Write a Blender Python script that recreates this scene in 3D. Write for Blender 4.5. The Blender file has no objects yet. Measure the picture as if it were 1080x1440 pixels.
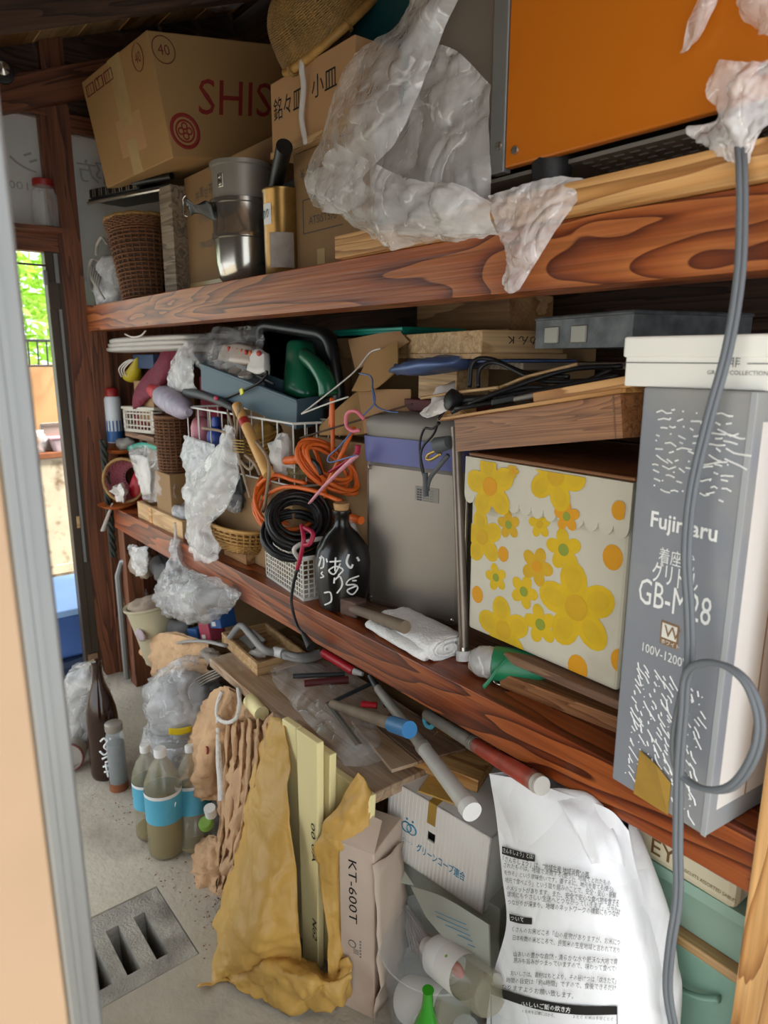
import bpy, bmesh, math, random
from mathutils import Vector, Matrix, noise as mnoise
V = Vector
random.seed(7)
SC = bpy.context.scene
COL = SC.collection
# ---------------------------------------------------------------- camera
CAMH = 1.42
F = 970.0
PITCH = math.atan(220 / F)
YAW = math.atan(796 / (F / math.cos(PITCH)))
_fh = V((-math.cos(YAW), math.sin(YAW), 0))
RT = V((math.sin(YAW), math.cos(YAW), 0))
FW = _fh * math.cos(PITCH) + V((0, 0, -math.sin(PITCH)))
UP = RT.cross(FW)
CAM = V((0, 0, CAMH))
cd = bpy.data.cameras.new('camera')
cam = bpy.data.objects.new('camera', cd)
COL.objects.link(cam)
cam.matrix_world = Matrix((RT, UP, -FW)).transposed().to_4x4()
cam.location = CAM
cd.sensor_fit = 'HORIZONTAL'
cd.sensor_width = 36
cd.lens = F / 1080 * 36
cd.clip_start = 0.02
cd.dof.use_dof = True
cd.dof.focus_distance = 1.45
cd.dof.aperture_fstop = 6.5
SC.camera = cam
# ---------------------------------------------------------------- world, sun, exposure
w = bpy.data.worlds.new('sky')
SC.world = w
w.use_nodes = True
bg = w.node_tree.nodes['Background']
bg.inputs[0].default_value = (0.86, 0.93, 1.0, 1)
bg.inputs[1].default_value = 1.0
sd = bpy.data.lights.new('sun_offscreen', 'SUN')
sun = bpy.data.objects.new('sun_offscreen', sd)
COL.objects.link(sun)
sd.energy = 5.0
sd.angle = math.radians(12)
sd.color = (1.0, 0.96, 0.88)
sun.rotation_euler = V((-0.4, -0.55, -1.0)).to_track_quat('-Z', 'Y').to_euler()
vs = SC.view_settings
vs.view_transform = 'Standard'
vs.look = 'None'
vs.gamma = 1
vs.use_curve_mapping = False
vs.exposure = 1.4

# ---------------------------------------------------------------- pixel -> point
def ray(x, y):
    return (FW * F + RT * (x - 540) + UP * (720 - y)).normalized()

def P(x, y, X=None, Y=None, Z=None):
    """point of the place seen at a pixel, its distance given by the plane it lies on"""
    d = ray(x, y)
    if X is not None: t = X / d.x
    elif Y is not None: t = Y / d.y
    else: t = (Z - CAMH) / d.z
    return CAM + d * t

def mpp(p):
    """metres per photo pixel at a point"""
    return (V(p) - CAM).dot(FW) / F

# ---------------------------------------------------------------- mesh helpers
def cr(pts, n=6, closed=False):
    pts = [V(p) for p in pts]
    out = []
    m = len(pts)
    rng = range(m if closed else m - 1)
    for i in rng:
        if closed:
            a, b, c, d = pts[i - 1], pts[i], pts[(i + 1) % m], pts[(i + 2) % m]
        else:
            b, c = pts[i], pts[i + 1]
            a = pts[i - 1] if i > 0 else b * 2 - c
            d = pts[i + 2] if i + 2 < m else c * 2 - b
        for k in range(n):
            t = k / n
            out.append(0.5 * ((2 * b) + (c - a) * t + (2 * a - 5 * b + 4 * c - d) * t * t + (3 * b - a - 3 * c + d) * t ** 3))
    if not closed: out.append(pts[-1])
    return out

def crumple(p, freq, seed, oct=3):
    s = 0; a = 1.0
    q = V(p) * freq + V((seed * 7.31, seed * 3.17, seed * 1.93))
    for _ in range(oct):
        s += a * (1 - 2 * abs(mnoise.noise(q)) * 1.6)
        q = q * 2.1 + V((3.1, 1.7, 9.2)); a *= 0.5
    return s - 0.6

class B:
    def __init__(s): s.v = []; s.f = []; s.m = []
    def add(s, vs, fs, mi=0):
        o = len(s.v)
        s.v += [V(x) for x in vs]
        s.f += [[i + o for i in q] for q in fs]
        s.m += [mi] * len(fs)
        return s
    def obox(s, O, u, v, w, mi=0):
        O, u, v, w = V(O), V(u), V(v), V(w)
        if u.cross(v).dot(w) < 0: O, u = O + u, -u
        c = [O, O + u, O + u + v, O + v, O + w, O + u + w, O + u + v + w, O + v + w]
        return s.add(c, [(0, 3, 2, 1), (4, 5, 6, 7), (0, 1, 5, 4), (1, 2, 6, 5), (2, 3, 7, 6), (3, 0, 4, 7)], mi)
    def box(s, a, b, mi=0):
        a = [min(a[i], b[i]) for i in range(3)], [max(a[i], b[i]) for i in range(3)]
        lo, hi = V(a[0]), V(a[1]); d = hi - lo
        return s.obox(lo, (d.x, 0, 0), (0, d.y, 0), (0, 0, d.z), mi)
    def tube(s, pts, r=.005, n=8, closed=False, mi=0, flat=None, caps=True):
        pts = [V(p) for p in pts]
        m = len(pts)
        rs = r if isinstance(r, (list, tuple)) else [r] * m
        if len(rs) != m: rs = [rs[min(len(rs) - 1, int(i * len(rs) / m))] if len(rs) < 2 else rs[0] + (rs[-1] - rs[0]) * i / (m - 1) for i in range(m)]
        vs = []; up = None
        for i, p in enumerate(pts):
            a = pts[i - 1] if (i or closed) else p
            b = pts[(i + 1) % m] if (i < m - 1 or closed) else p
            t = (b - a)
            t = t.normalized() if t.length > 1e-9 else V((0, 0, 1))
            if up is None:
                up = V((0, 0, 1)) if abs(t.z) < .9 else V((1, 0, 0))
            up = (up - t * up.dot(t))
            up = up.normalized() if up.length > 1e-6 else t.orthogonal().normalized()
            sd = t.cross(up)
            fl = flat or 1
            for k in range(n):
                an = 2 * math.pi * k / n
                vs.append(p + (up * math.cos(an) * fl + sd * math.sin(an)) * rs[i])
        fs = []
        for i in range(m if closed else m - 1):
            j = (i + 1) % m
            for k in range(n):
                fs.append((i * n + k, i * n + (k + 1) % n, j * n + (k + 1) % n, j * n + k))
        if not closed and caps:
            fs.append(tuple(range(n - 1, -1, -1)))
            fs.append(tuple((m - 1) * n + k for k in range(n)))
        return s.add(vs, fs, mi)
    def lathe(s, prof, n=24, M=None, mi=0, caps=True):
        M = M or Matrix()
        vs = []
        for r, z in prof:
            for k in range(n):
                a = 2 * math.pi * k / n
                vs.append(M @ V((r * math.cos(a), r * math.sin(a), z)))
        m = len(prof); fs = []
        for i in range(m - 1):
            for k in range(n):
                fs.append((i * n + k, i * n + (k + 1) % n, (i + 1) * n + (k + 1) % n, (i + 1) * n + k))
        if caps:
            if prof[0][0] > 1e-4: fs.append(tuple(range(n - 1, -1, -1)))
            if prof[-1][0] > 1e-4: fs.append(tuple((m - 1) * n + k for k in range(n)))
        return s.add(vs, fs, mi)
    def loft(s, secs, n=28, sub=4, amp=0, freq=8, seed=1, sq=1.0, mi=0, caps=True, oct=3):
        """secs: (center, a-vector, b-vector); superelliptic sections, crumpled"""
        C = cr([x[0] for x in secs], sub); A = cr([x[1] for x in secs], sub); Bv = cr([x[2] for x in secs], sub)
        vs = []
        for c, a, b in zip(C, A, Bv):
            for k in range(n):
                t = 2 * math.pi * k / n
                ct, st = math.cos(t), math.sin(t)
                e = 2 / sq if sq != 1 else 1
                if sq != 1:
                    ct = math.copysign(abs(ct) ** e, ct); st = math.copysign(abs(st) ** e, st)
                d = a * ct + b * st
                p = c + d
                if amp and d.length > 1e-6:
                    p = p + d.normalized() * crumple(p, freq, seed, oct) * amp
                vs.append(p)
        m = len(C); fs = []
        for i in range(m - 1):
            for k in range(n):
                fs.append((i * n + k, i * n + (k + 1) % n, (i + 1) * n + (k + 1) % n, (i + 1) * n + k))
        if caps:
            fs.append(tuple(range(n - 1, -1, -1))); fs.append(tuple((m - 1) * n + k for k in range(n)))
        return s.add(vs, fs, mi)
    def patch(s, grid, nu=6, nv=6, amp=0, freq=10, seed=1, mi=0, oct=3):
        rows = [cr(r, nu) for r in grid]
        m = len(rows[0])
        cols = [cr([r[i] for r in rows], nv) for i in range(m)]
        k = len(cols[0])
        vs = []
        for i in range(m):
            for j in range(k):
                p = cols[i][j]
                if amp:
                    du = cols[min(i + 1, m - 1)][j] - cols[max(i - 1, 0)][j]
                    dv = cols[i][min(j + 1, k - 1)] - cols[i][max(j - 1, 0)]
                    nn = du.cross(dv)
                    if nn.length > 1e-9: p = p + nn.normalized() * crumple(p, freq, seed, oct) * amp
                vs.append(p)
        fs = [(i * k + j, (i + 1) * k + j, (i + 1) * k + j + 1, i * k + j + 1) for i in range(m - 1) for j in range(k - 1)]
        return s.add(vs, fs, mi)
    def prism(s, pts, ext, mi=0):
        pts = [V(p) for p in pts]; n = len(pts); ext = V(ext)
        nn = V((0, 0, 0))
        for i in range(n): nn += (pts[i] - pts[0]).cross(pts[(i + 1) % n] - pts[0])
        if nn.dot(ext) > 0: pts = pts[::-1]
        vs = pts + [p + ext for p in pts]
        fs = [tuple(range(n)), tuple(range(2 * n - 1, n - 1, -1))]
        fs += [(i, n + i, n + (i + 1) % n, (i + 1) % n) for i in range(n)]
        fs = [tuple(reversed(q)) if False else q for q in fs]
        return s.add(vs, fs, mi)
    def ball(s, c, r, n=14, m=9, amp=0, freq=8, seed=1, mi=0):
        c = V(c); r = V((r, r, r)) if not hasattr(r, '__len__') else V(r)
        vs = []
        for i in range(m + 1):
            th = math.pi * i / m
            for k in range(n):
                a = 2 * math.pi * k / n
                d = V((math.sin(th) * math.cos(a), math.sin(th) * math.sin(a), math.cos(th)))
                p = c + V((d.x * r.x, d.y * r.y, d.z * r.z))
                if amp: p += d * crumple(p, freq, seed) * amp
                vs.append(p)
        fs = [(i * n + k, (i + 1) * n + k, (i + 1) * n + (k + 1) % n, i * n + (k + 1) % n) for i in range(m) for k in range(n)]
        return s.add(vs, fs, mi)

WM = {}
def link(o, parent, M):
    COL.objects.link(o)
    if parent is not None:
        o.parent = parent
        o.matrix_parent_inverse = WM[parent.name].inverted()
    o.matrix_basis = M
    WM[o.name] = M.copy()
    return o

def ob(name, b, mat, parent=None, M=None, smooth=False, bevel=0, solid=0, sub=0, local=False):
    """link a builder as ONE mesh object; builder coordinates are world unless local"""
    me = bpy.data.meshes.new(name)
    vs = b.v
    if M is None:
        lo = V([min(v[i] for v in vs) for i in range(3)]); hi = V([max(v[i] for v in vs) for i in range(3)])
        c = (lo + hi) / 2; c.z = lo.z
        M = Matrix.Translation(c)
    if not local:
        Mi = M.inverted()
        vs = [Mi @ v for v in vs]
    me.from_pydata(vs, [], b.f)
    mats = mat if isinstance(mat, (list, tuple)) else [mat]
    for q in mats: me.materials.append(MT[q] if isinstance(q, str) else q)
    if len(mats) > 1: me.polygons.foreach_set('material_index', b.m)
    me.validate()
    o = bpy.data.objects.new(name, me)
    if smooth:
        me.polygons.foreach_set('use_smooth', [True] * len(me.polygons))
        if smooth != 'all': me.set_sharp_from_angle(angle=math.radians(smooth if smooth > 1 else 40))
    link(o, parent, M)
    if bevel:
        md = o.modifiers.new('bevel', 'BEVEL'); md.width = bevel; md.segments = 2; md.limit_method = 'ANGLE'
    if solid:
        md = o.modifiers.new('solid', 'SOLIDIFY'); md.thickness = solid; md.offset = 0
    if sub:
        md = o.modifiers.new('sub', 'SUBSURF'); md.levels = sub; md.render_levels = sub
    return o

def tag(o, label, cat, group=None, kind=None):
    o['label'] = label; o['category'] = cat
    if group: o['group'] = group
    if kind: o['kind'] = kind
    return o

def T(name, label, cat, loc, group=None):
    o = bpy.data.objects.new(name, None)
    o.empty_display_size = .03
    link(o, None, Matrix.Translation(V(loc)))
    return tag(o, label, cat, group)

def ST(name, b, mat, **k):
    o = ob(name, b, mat, **k)
    if k.get('parent') is None: o['kind'] = 'structure'
    return o

def frame(O, u, v):
    """matrix with origin O, x along u, y along v"""
    u = V(u).normalized(); v = V(v); v = (v - u * v.dot(u)).normalized(); n = u.cross(v)
    return Matrix.Translation(V(O)) @ Matrix((u, v, n)).transposed().to_4x4()

def text(parent, s, O, u, v, h, mat, name='lettering', w=None, off=.0008, center=False, bold=0, shear=0, mirror=False, spacing=1):
    """flat ink letters: O lower-left corner, u reading direction, v up, h cap height (m), w optional total width"""
    c = bpy.data.curves.new('t', 'FONT'); c.body = s
    c.offset = bold; c.shear = shear; c.space_character = spacing; c.resolution_u = 2
    o = bpy.data.objects.new('t', c)
    me = bpy.data.meshes.new_from_object(o)
    bpy.data.objects.remove(o); bpy.data.curves.remove(c)
    xs = [q.co.x for q in me.vertices] or [0, 1]; ys = [q.co.y for q in me.vertices] or [0, 1]
    sy = h / (max(ys) - min(ys)); sx = (w / (max(xs) - min(xs))) if w else sy
    ox = -min(xs) - ((max(xs) - min(xs)) / 2 if center else 0)
    for q in me.vertices:
        q.co = V(((q.co.x + ox) * sx * (-1 if mirror else 1), (q.co.y - min(ys)) * sy, off))
    me.materials.clear(); me.materials.append(MT[mat])
    t = bpy.data.objects.new(name, me)
    return link(t, parent, frame(O, u, v))

def strokes(parent, lines, O, u, v, s, wd, mat, name='lettering', off=.001, flatten=.15):
    """brush strokes: polylines in unit coordinates, scaled by s, width wd"""
    M = frame(O, u, v); b = B()
    for ln in lines:
        b.tube([M @ V((x * s, y * s, off)) for x, y in ln], wd, n=6)
    o = ob(name, b, mat, parent, M=M)
    return o

# ---------------------------------------------------------------- materials
MT = {}
def nd(nt, t, **k):
    n = nt.nodes.new(t)
    for a, b in k.items():
        if a.startswith('i_'):
            n.inputs[int(a[2:]) if a[2:].isdigit() else a[2:].replace('_', ' ')].default_value = b
        else: setattr(n, a, b)
    return n

def newmat(name):
    m = bpy.data.materials.new(name); m.use_nodes = True
    MT[name] = m
    nt = m.node_tree
    return m, nt, nt.nodes['Principled BSDF'], nt.links

def c4(c, k=1): return (min(c[0] * k, 1), min(c[1] * k, 1), min(c[2] * k, 1), 1)
def hx(h):
    f = lambda v: (v / 12.92 if v <= .04045 else ((v + .055) / 1.055) ** 2.4)
    return tuple(f(int(h[i:i + 2], 16) / 255) for i in (0, 2, 4))

def creases(nt, L, tc, p, strength, scale):
    """sharp fold lines of crumpled paper or film: ridged noise at two sizes"""
    hs = []
    for k, (sc, am) in enumerate(((scale, 1.0), (scale * 2.7, .3))):
        n = nd(nt, 'ShaderNodeTexNoise'); n.inputs['Scale'].default_value = sc; n.inputs['Detail'].default_value = 1.5; n.inputs['Distortion'].default_value = .9
        L.new(tc.outputs['Object'], n.inputs['Vector'])
        a = nd(nt, 'ShaderNodeMath', operation='SUBTRACT', i_1=.5); L.new(n.outputs['Fac'], a.inputs[0])
        b = nd(nt, 'ShaderNodeMath', operation='ABSOLUTE'); L.new(a.outputs[0], b.inputs[0])
        c = nd(nt, 'ShaderNodeMath', operation='MULTIPLY', i_1=am); L.new(b.outputs[0], c.inputs[0]); hs.append(c)
    s = nd(nt, 'ShaderNodeMath', operation='ADD'); L.new(hs[0].outputs[0], s.inputs[0]); L.new(hs[1].outputs[0], s.inputs[1])
    bp = nd(nt, 'ShaderNodeBump'); bp.inputs['Strength'].default_value = strength; bp.inputs['Distance'].default_value = .05
    L.new(s.outputs[0], bp.inputs['Height']); L.new(bp.outputs['Normal'], p.inputs['Normal'])
    return s

def mat(name, c, rough=.6, metal=0, var=.25, vs=9, bump=.0, bs=40, dirt=None, ds=5, trans=0, ior=1.45, coat=0, crease=0, cs=9):
    """plain procedural surface: tinted noise, optional dirt patches, optional relief"""
    if isinstance(c, str): c = hx(c)
    m, nt, p, L = newmat(name)
    tc = nd(nt, 'ShaderNodeTexCoord')
    n = nd(nt, 'ShaderNodeTexNoise'); n.inputs['Scale'].default_value = vs; n.inputs['Detail'].default_value = 5
    L.new(tc.outputs['Object'], n.inputs['Vector'])
    r = nd(nt, 'ShaderNodeValToRGB')
    r.color_ramp.elements[0].position = .3; r.color_ramp.elements[0].color = c4(c, 1 - var)
    r.color_ramp.elements[1].position = .7; r.color_ramp.elements[1].color = c4(c, 1 + var * .5)
    L.new(n.outputs['Fac'], r.inputs['Fac'])
    out = r.outputs['Color']
    if dirt:
        dc = hx(dirt) if isinstance(dirt, str) else dirt
        n2 = nd(nt, 'ShaderNodeTexNoise'); n2.inputs['Scale'].default_value = ds; n2.inputs['Detail'].default_value = 8
        L.new(tc.outputs['Object'], n2.inputs['Vector'])
        r2 = nd(nt, 'ShaderNodeValToRGB'); r2.color_ramp.elements[0].position = .52; r2.color_ramp.elements[1].position = .72
        L.new(n2.outputs['Fac'], r2.inputs['Fac'])
        mx = nd(nt, 'ShaderNodeMix', data_type='RGBA'); mx.inputs[7].default_value = c4(dc)
        L.new(r2.outputs['Color'], mx.inputs[0]); L.new(out, mx.inputs[6]); out = mx.outputs[2]
    L.new(out, p.inputs['Base Color'])
    p.inputs['Roughness'].default_value = rough; p.inputs['Metallic'].default_value = metal
    p.inputs['Transmission Weight'].default_value = trans; p.inputs['IOR'].default_value = ior
    p.inputs['Coat Weight'].default_value = coat
    if crease: creases(nt, L, tc, p, crease, cs)
    elif bump:
        nb = nd(nt, 'ShaderNodeTexNoise'); nb.inputs['Scale'].default_value = bs; nb.inputs['Detail'].default_value = 6
        L.new(tc.outputs['Object'], nb.inputs['Vector'])
        bp = nd(nt, 'ShaderNodeBump'); bp.inputs['Strength'].default_value = bump; bp.inputs['Distance'].default_value = .01
        L.new(nb.outputs['Fac'], bp.inputs['Height']); L.new(bp.outputs['Normal'], p.inputs['Normal'])
    return m

def wood(name, light, mid, dark, rings=8, st=(.7, 7, 7), rough=.55, grain=.3, saw=True, gs=(3, 140, 140), dirt=None):
    """sawn timber, long axis = object X: saw-tooth growth rings plus fine grain"""
    light, mid, dark = [hx(q) if isinstance(q, str) else q for q in (light, mid, dark)]
    m, nt, p, L = newmat(name)
    tc = nd(nt, 'ShaderNodeTexCoord')
    mp = nd(nt, 'ShaderNodeMapping'); mp.inputs['Scale'].default_value = st
    L.new(tc.outputs['Object'], mp.inputs['Vector'])
    oi = nd(nt, 'ShaderNodeObjectInfo')
    vm = nd(nt, 'ShaderNodeVectorMath', operation='MULTIPLY_ADD'); vm.inputs[1].default_value = (1, 1, 1)
    L.new(mp.outputs['Vector'], vm.inputs[0])
    sc = nd(nt, 'ShaderNodeMath', operation='MULTIPLY', i_1=17.0); L.new(oi.outputs['Random'], sc.inputs[0])
    L.new(sc.outputs[0], vm.inputs[2])
    n = nd(nt, 'ShaderNodeTexNoise'); n.inputs['Scale'].default_value = 1.0; n.inputs['Detail'].default_value = 3; n.inputs['Roughness'].default_value = .42; n.inputs['Distortion'].default_value = .5
    L.new(vm.outputs[0], n.inputs['Vector'])
    k = nd(nt, 'ShaderNodeMath', operation='MULTIPLY', i_1=float(rings)); L.new(n.outputs['Fac'], k.inputs[0])
    fr = nd(nt, 'ShaderNodeMath', operation='FRACT' if saw else 'PINGPONG'); 
    if not saw: fr.inputs[1].default_value = .5
    L.new(k.outputs[0], fr.inputs[0])
    r = nd(nt, 'ShaderNodeValToRGB'); e = r.color_ramp.elements
    e[0].position = 0; e[0].color = c4(light)
    e[1].position = .96 if saw else .5; e[1].color = c4(dark)
    q = e.new(.62 if saw else .3); q.color = c4(mid)
    if saw: q = e.new(1.0); q.color = c4(light)
    L.new(fr.outputs[0], r.inputs['Fac'])
    m2 = nd(nt, 'ShaderNodeMapping'); m2.inputs['Scale'].default_value = gs; L.new(tc.outputs['Object'], m2.inputs['Vector'])
    g = nd(nt, 'ShaderNodeTexNoise'); g.inputs['Scale'].default_value = 1; g.inputs['Detail'].default_value = 4; L.new(m2.outputs['Vector'], g.inputs['Vector'])
    gr = nd(nt, 'ShaderNodeMapRange'); gr.inputs[1].default_value = .3; gr.inputs[2].default_value = .7; gr.inputs[3].default_value = 1 - grain; gr.inputs[4].default_value = 1 + grain * .4
    L.new(g.outputs['Fac'], gr.inputs[0])
    mx = nd(nt, 'ShaderNodeMix', data_type='RGBA', blend_type='MULTIPLY'); mx.inputs[0].default_value = 1
    L.new(r.outputs['Color'], mx.inputs[6]); L.new(gr.outputs[0], mx.inputs[7])
    out = mx.outputs[2]
    if dirt:
        n2 = nd(nt, 'ShaderNodeTexNoise'); n2.inputs['Scale'].default_value = 6; n2.inputs['Detail'].default_value = 8
        L.new(tc.outputs['Object'], n2.inputs['Vector'])
        r2 = nd(nt, 'ShaderNodeValToRGB'); r2.color_ramp.elements[0].position = .45; r2.color_ramp.elements[1].position = .8
        L.new(n2.outputs['Fac'], r2.inputs['Fac'])
        mz = nd(nt, 'ShaderNodeMix', data_type='RGBA'); mz.inputs[7].default_value = c4(hx(dirt))
        L.new(r2.outputs['Color'], mz.inputs[0]); L.new(out, mz.inputs[6]); out = mz.outputs[2]
    L.new(out, p.inputs['Base Color']); p.inputs['Roughness'].default_value = rough
    bp = nd(nt, 'ShaderNodeBump'); bp.inputs['Strength'].default_value = .25; bp.inputs['Distance'].default_value = .004
    L.new(g.outputs['Fac'], bp.inputs['Height']); L.new(bp.outputs['Normal'], p.inputs['Normal'])
    return m

def film(name, c=(.9, .9, .9), lo=.15, hi=.6, rough=.25, scale=12):
    """thin plastic film: part see-through, milky where it creases"""
    m, nt, p, L = newmat(name)
    p.inputs['Base Color'].default_value = c4(c); p.inputs['Roughness'].default_value = rough
    p.inputs['Specular IOR Level'].default_value = .7
    tc = nd(nt, 'ShaderNodeTexCoord')
    n = nd(nt, 'ShaderNodeTexNoise'); n.inputs['Scale'].default_value = scale; n.inputs['Detail'].default_value = 6; n.inputs['Distortion'].default_value = 1.2
    L.new(tc.outputs['Object'], n.inputs['Vector'])
    mr = nd(nt, 'ShaderNodeMapRange'); mr.inputs[1].default_value = .35; mr.inputs[2].default_value = .65; mr.inputs[3].default_value = lo; mr.inputs[4].default_value = hi
    L.new(n.outputs['Fac'], mr.inputs[0])
    s = creases(nt, L, tc, p, .5, scale * 1.1)
    m2 = nd(nt, 'ShaderNodeMapRange'); m2.inputs[1].default_value = .0; m2.inputs[2].default_value = .05; m2.inputs[3].default_value = min(hi + .25, .95); m2.inputs[4].default_value = 0
    L.new(s.outputs[0], m2.inputs[0])
    mxx = nd(nt, 'ShaderNodeMath', operation='MAXIMUM'); L.new(mr.outputs[0], mxx.inputs[0]); L.new(m2.outputs[0], mxx.inputs[1]); L.new(mxx.outputs[0], p.inputs['Alpha'])
    return m

def glass(name, c=(.9, .95, .95), rough=.05, alpha=.3):
    m, nt, p, L = newmat(name)
    p.inputs['Base Color'].default_value = c4(c); p.inputs['Roughness'].default_value = rough; p.inputs['Alpha'].default_value = alpha
    p.inputs['Specular IOR Level'].default_value = .8
    n = nd(nt, 'ShaderNodeTexNoise'); n.inputs['Scale'].default_value = 30
    mr = nd(nt, 'ShaderNodeMapRange'); mr.inputs[3].default_value = rough; mr.inputs[4].default_value = rough + .12
    L.new(n.outputs['Fac'], mr.inputs[0]); L.new(mr.outputs[0], p.inputs['Roughness'])
    return m

wood('fir', 'ad6634', '914a20', '55220b', rings=15, st=(1.0, 9, 9), rough=.42)
wood('fir_grey', 'a98b66', '937350', '5f442b', rings=9, st=(1.0, 8, 8), rough=.6)
wood('fir_red', '9c5226', '7d3815', '431707', rings=10, st=(1.0, 9, 9), rough=.33)
wood('shelfboard', '8a6547', '74513a', '4d3322', rings=10, st=(1, 20, 20), rough=.7, dirt='8d7c6c')
wood('pine', 'd0a066', 'c08c50', '94602e', rings=10, st=(.9, 14, 14), rough=.55)
wood('pine_pale', 'caa678', 'c09a6a', 'ad8656', rings=5, st=(1.5, 16, 16), rough=.6)
wood('plywood', 'b98d5d', 'a67848', '855a30', rings=5, st=(1, 7, 7), rough=.6)
wood('oak_veneer', 'a27048', '8f5e38', '6d4224', rings=16, st=(1.2, 26, 26), rough=.5)
wood('oldwood', '8d6b50', '7d5d46', '664a38', rings=6, st=(1.5, 16, 16), rough=.75)
wood('darkwood', '553a28', '46301f', '2c1c11', rings=8, st=(1, 14, 14), rough=.75)
wood('redwood', '7d4a2c', '6b3b20', '452312', rings=8, st=(1, 14, 14), rough=.6)
wood('weathered', '9b8c78', '8a7a66', '675a4a', rings=6, st=(2, 20, 20), rough=.8)
mat('concrete', 'b9b09f', .9, var=.2, vs=4, bump=.35, bs=60, dirt='94897a', ds=3)
mat('concrete_block', 'a6a196', .95, var=.3, vs=14, bump=.6, bs=160, dirt='6f6a62', ds=9)
mat('ground', 'a8a193', .95, var=.3, vs=2, bump=.3, bs=20)
mat('aluminium', '858582', .45, .55, var=.1, vs=3)
mat('bronze_alu', '4a4036', .45, .5, var=.15, vs=6)
mat('tan_panel', 'b89878', .6, var=.08, vs=4)
mat('tarp_white', 'bab6ae', .8, var=.1, vs=3)
mat('ink_grey', '6a6866', .8, var=.1)
mat('ink_black', '161412', .7, var=.1)
mat('ink_soft', '4c4a48', .8, var=.1)
mat('ink_white', 'eeeeea', .7, var=.05)
mat('ink_red', '8e2a22', .7, var=.15, vs=30)
mat('ink_red_dark', '6b2420', .7, var=.15, vs=30)
mat('black_plastic', '121212', .4, var=.2)
mat('black_rubber', '1b1a19', .55, var=.2, bump=.1, bs=200)
mat('leaf_a', '9fd040', .5, var=.3, vs=3)
mat('leaf_b', 'cdec72', .5, var=.3, vs=3)
mat('bark', '4d4030', .9, var=.3)
# ================================================================ the setting
D = .88
ZT0, ZT1 = 1.518, 1.614     # top beam
ZM0, ZM1 = .712, .80        # middle beam
XE = -3.05                  # end wall
YB = 1.62                   # back wall
RX = 1.2                    # shed end beyond the camera's right

def board(name, a, b, m, parent=None, bevel=.002, structure=True):
    """axis-aligned timber from corner a to b with its long axis as object X"""
    a, b = V(a), V(b); d = [abs(b[i] - a[i]) for i in range(3)]
    k = d.index(max(d))
    ax = [V((1, 0, 0)), V((0, 1, 0)), V((0, 0, 1))]
    x = ax[k]; y = ax[(k + 1) % 3]
    M = frame((a + b) / 2, x, y)
    o = ob(name, B().box(a, b), m, parent, M=M, bevel=bevel)
    if structure and parent is None: o['kind'] = 'structure'
    return o

BX0, BX1, BY0, BY1 = -1.655, -1.374, .135, .525      # pit that takes the concrete block
fl = ST('floor', B().box((XE - .02, -1.6, -.06), (BX0, YB + .05, 0)).box((BX1, -1.6, -.06), (RX, YB + .05, 0)).box((BX0, -1.6, -.06), (BX1, BY0, 0)).box((BX0, BY1, -.06), (BX1, YB + .05, 0)).box((BX0 - .1, BY0 - .1, -.16), (BX1 + .1, BY1 + .1, -.13)), 'concrete')
# roof boards rise towards the back wall
roof = ST('ceiling', B().box((XE - .1, -.5, 2.42 - .44 + .002), (XE - .09, -.49, 2.0)), 'darkwood')
SL = .38
def rz(y): return 2.50 + SL * (y - .66)
ny = 16; y0 = -.85; wy = (YB + .15 - y0) / ny  # unseen front overhang, drawn longer to cut light on the top shelf
for i in range(ny):
    a = y0 + i * wy; b_ = a + wy - .004
    M = frame(((XE + .4) / 2, (a + b_) / 2, rz((a + b_) / 2) + .01), (1, 0, 0), (0, 1, SL))
    L_ = (.6 - XE + .35); W_ = (b_ - a) * math.sqrt(1 + SL * SL)
    ob('roof_board', B().obox((-L_ / 2, -W_ / 2, 0), (L_, 0, 0), (0, W_, 0), (0, 0, .015)), 'pine_pale' if i % 3 else 'plywood', roof, M=M, local=True, bevel=.001)
# back wall boards
wb = ST('wall_back', B().box((XE - .1, YB + .015, -.06), (RX, YB + .04, 3.0)), 'darkwood')
zz = 0; i = 0
while zz < 2.95:
    o = board('wall_board', (XE - .1, YB, zz + .002), (RX, YB + .015, zz + .148), 'darkwood', wb, bevel=.001)
    zz += .15
# end wall: posts, rails, window glass
we = ST('wall_end', B().box((XE - .06, .80, -.05), (XE, .885, 2.9)), 'redwood', M=frame((XE, .84, 1.4), (0, 0, 1), (0, 1, 0)))
board('post_strip', (XE - .03, .884, 0), (XE + .009, .955, 1.62), 'redwood', we)
board('end_boarding', (XE - .045, .955, -.05), (XE - .03, YB, 1.60), 'redwood', we, bevel=.001)
board('lintel', (XE - .05, -.45, 1.815), (XE, .80, 1.895), 'redwood', we)
board('head_rail', (XE - .05, -.45, 2.305), (XE + .01, .80, 2.345), 'redwood', we)
board('head_rail', (XE - .05, .885, 2.265), (XE + .0, YB, 2.33), 'redwood', we)
board('window_stile', (XE - .04, .772, 1.895), (XE + .006, .80, 2.305), 'redwood', we)
board('jamb', (XE - .06, -.45, 0), (XE, -.35, 2.9), 'redwood', we)
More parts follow.
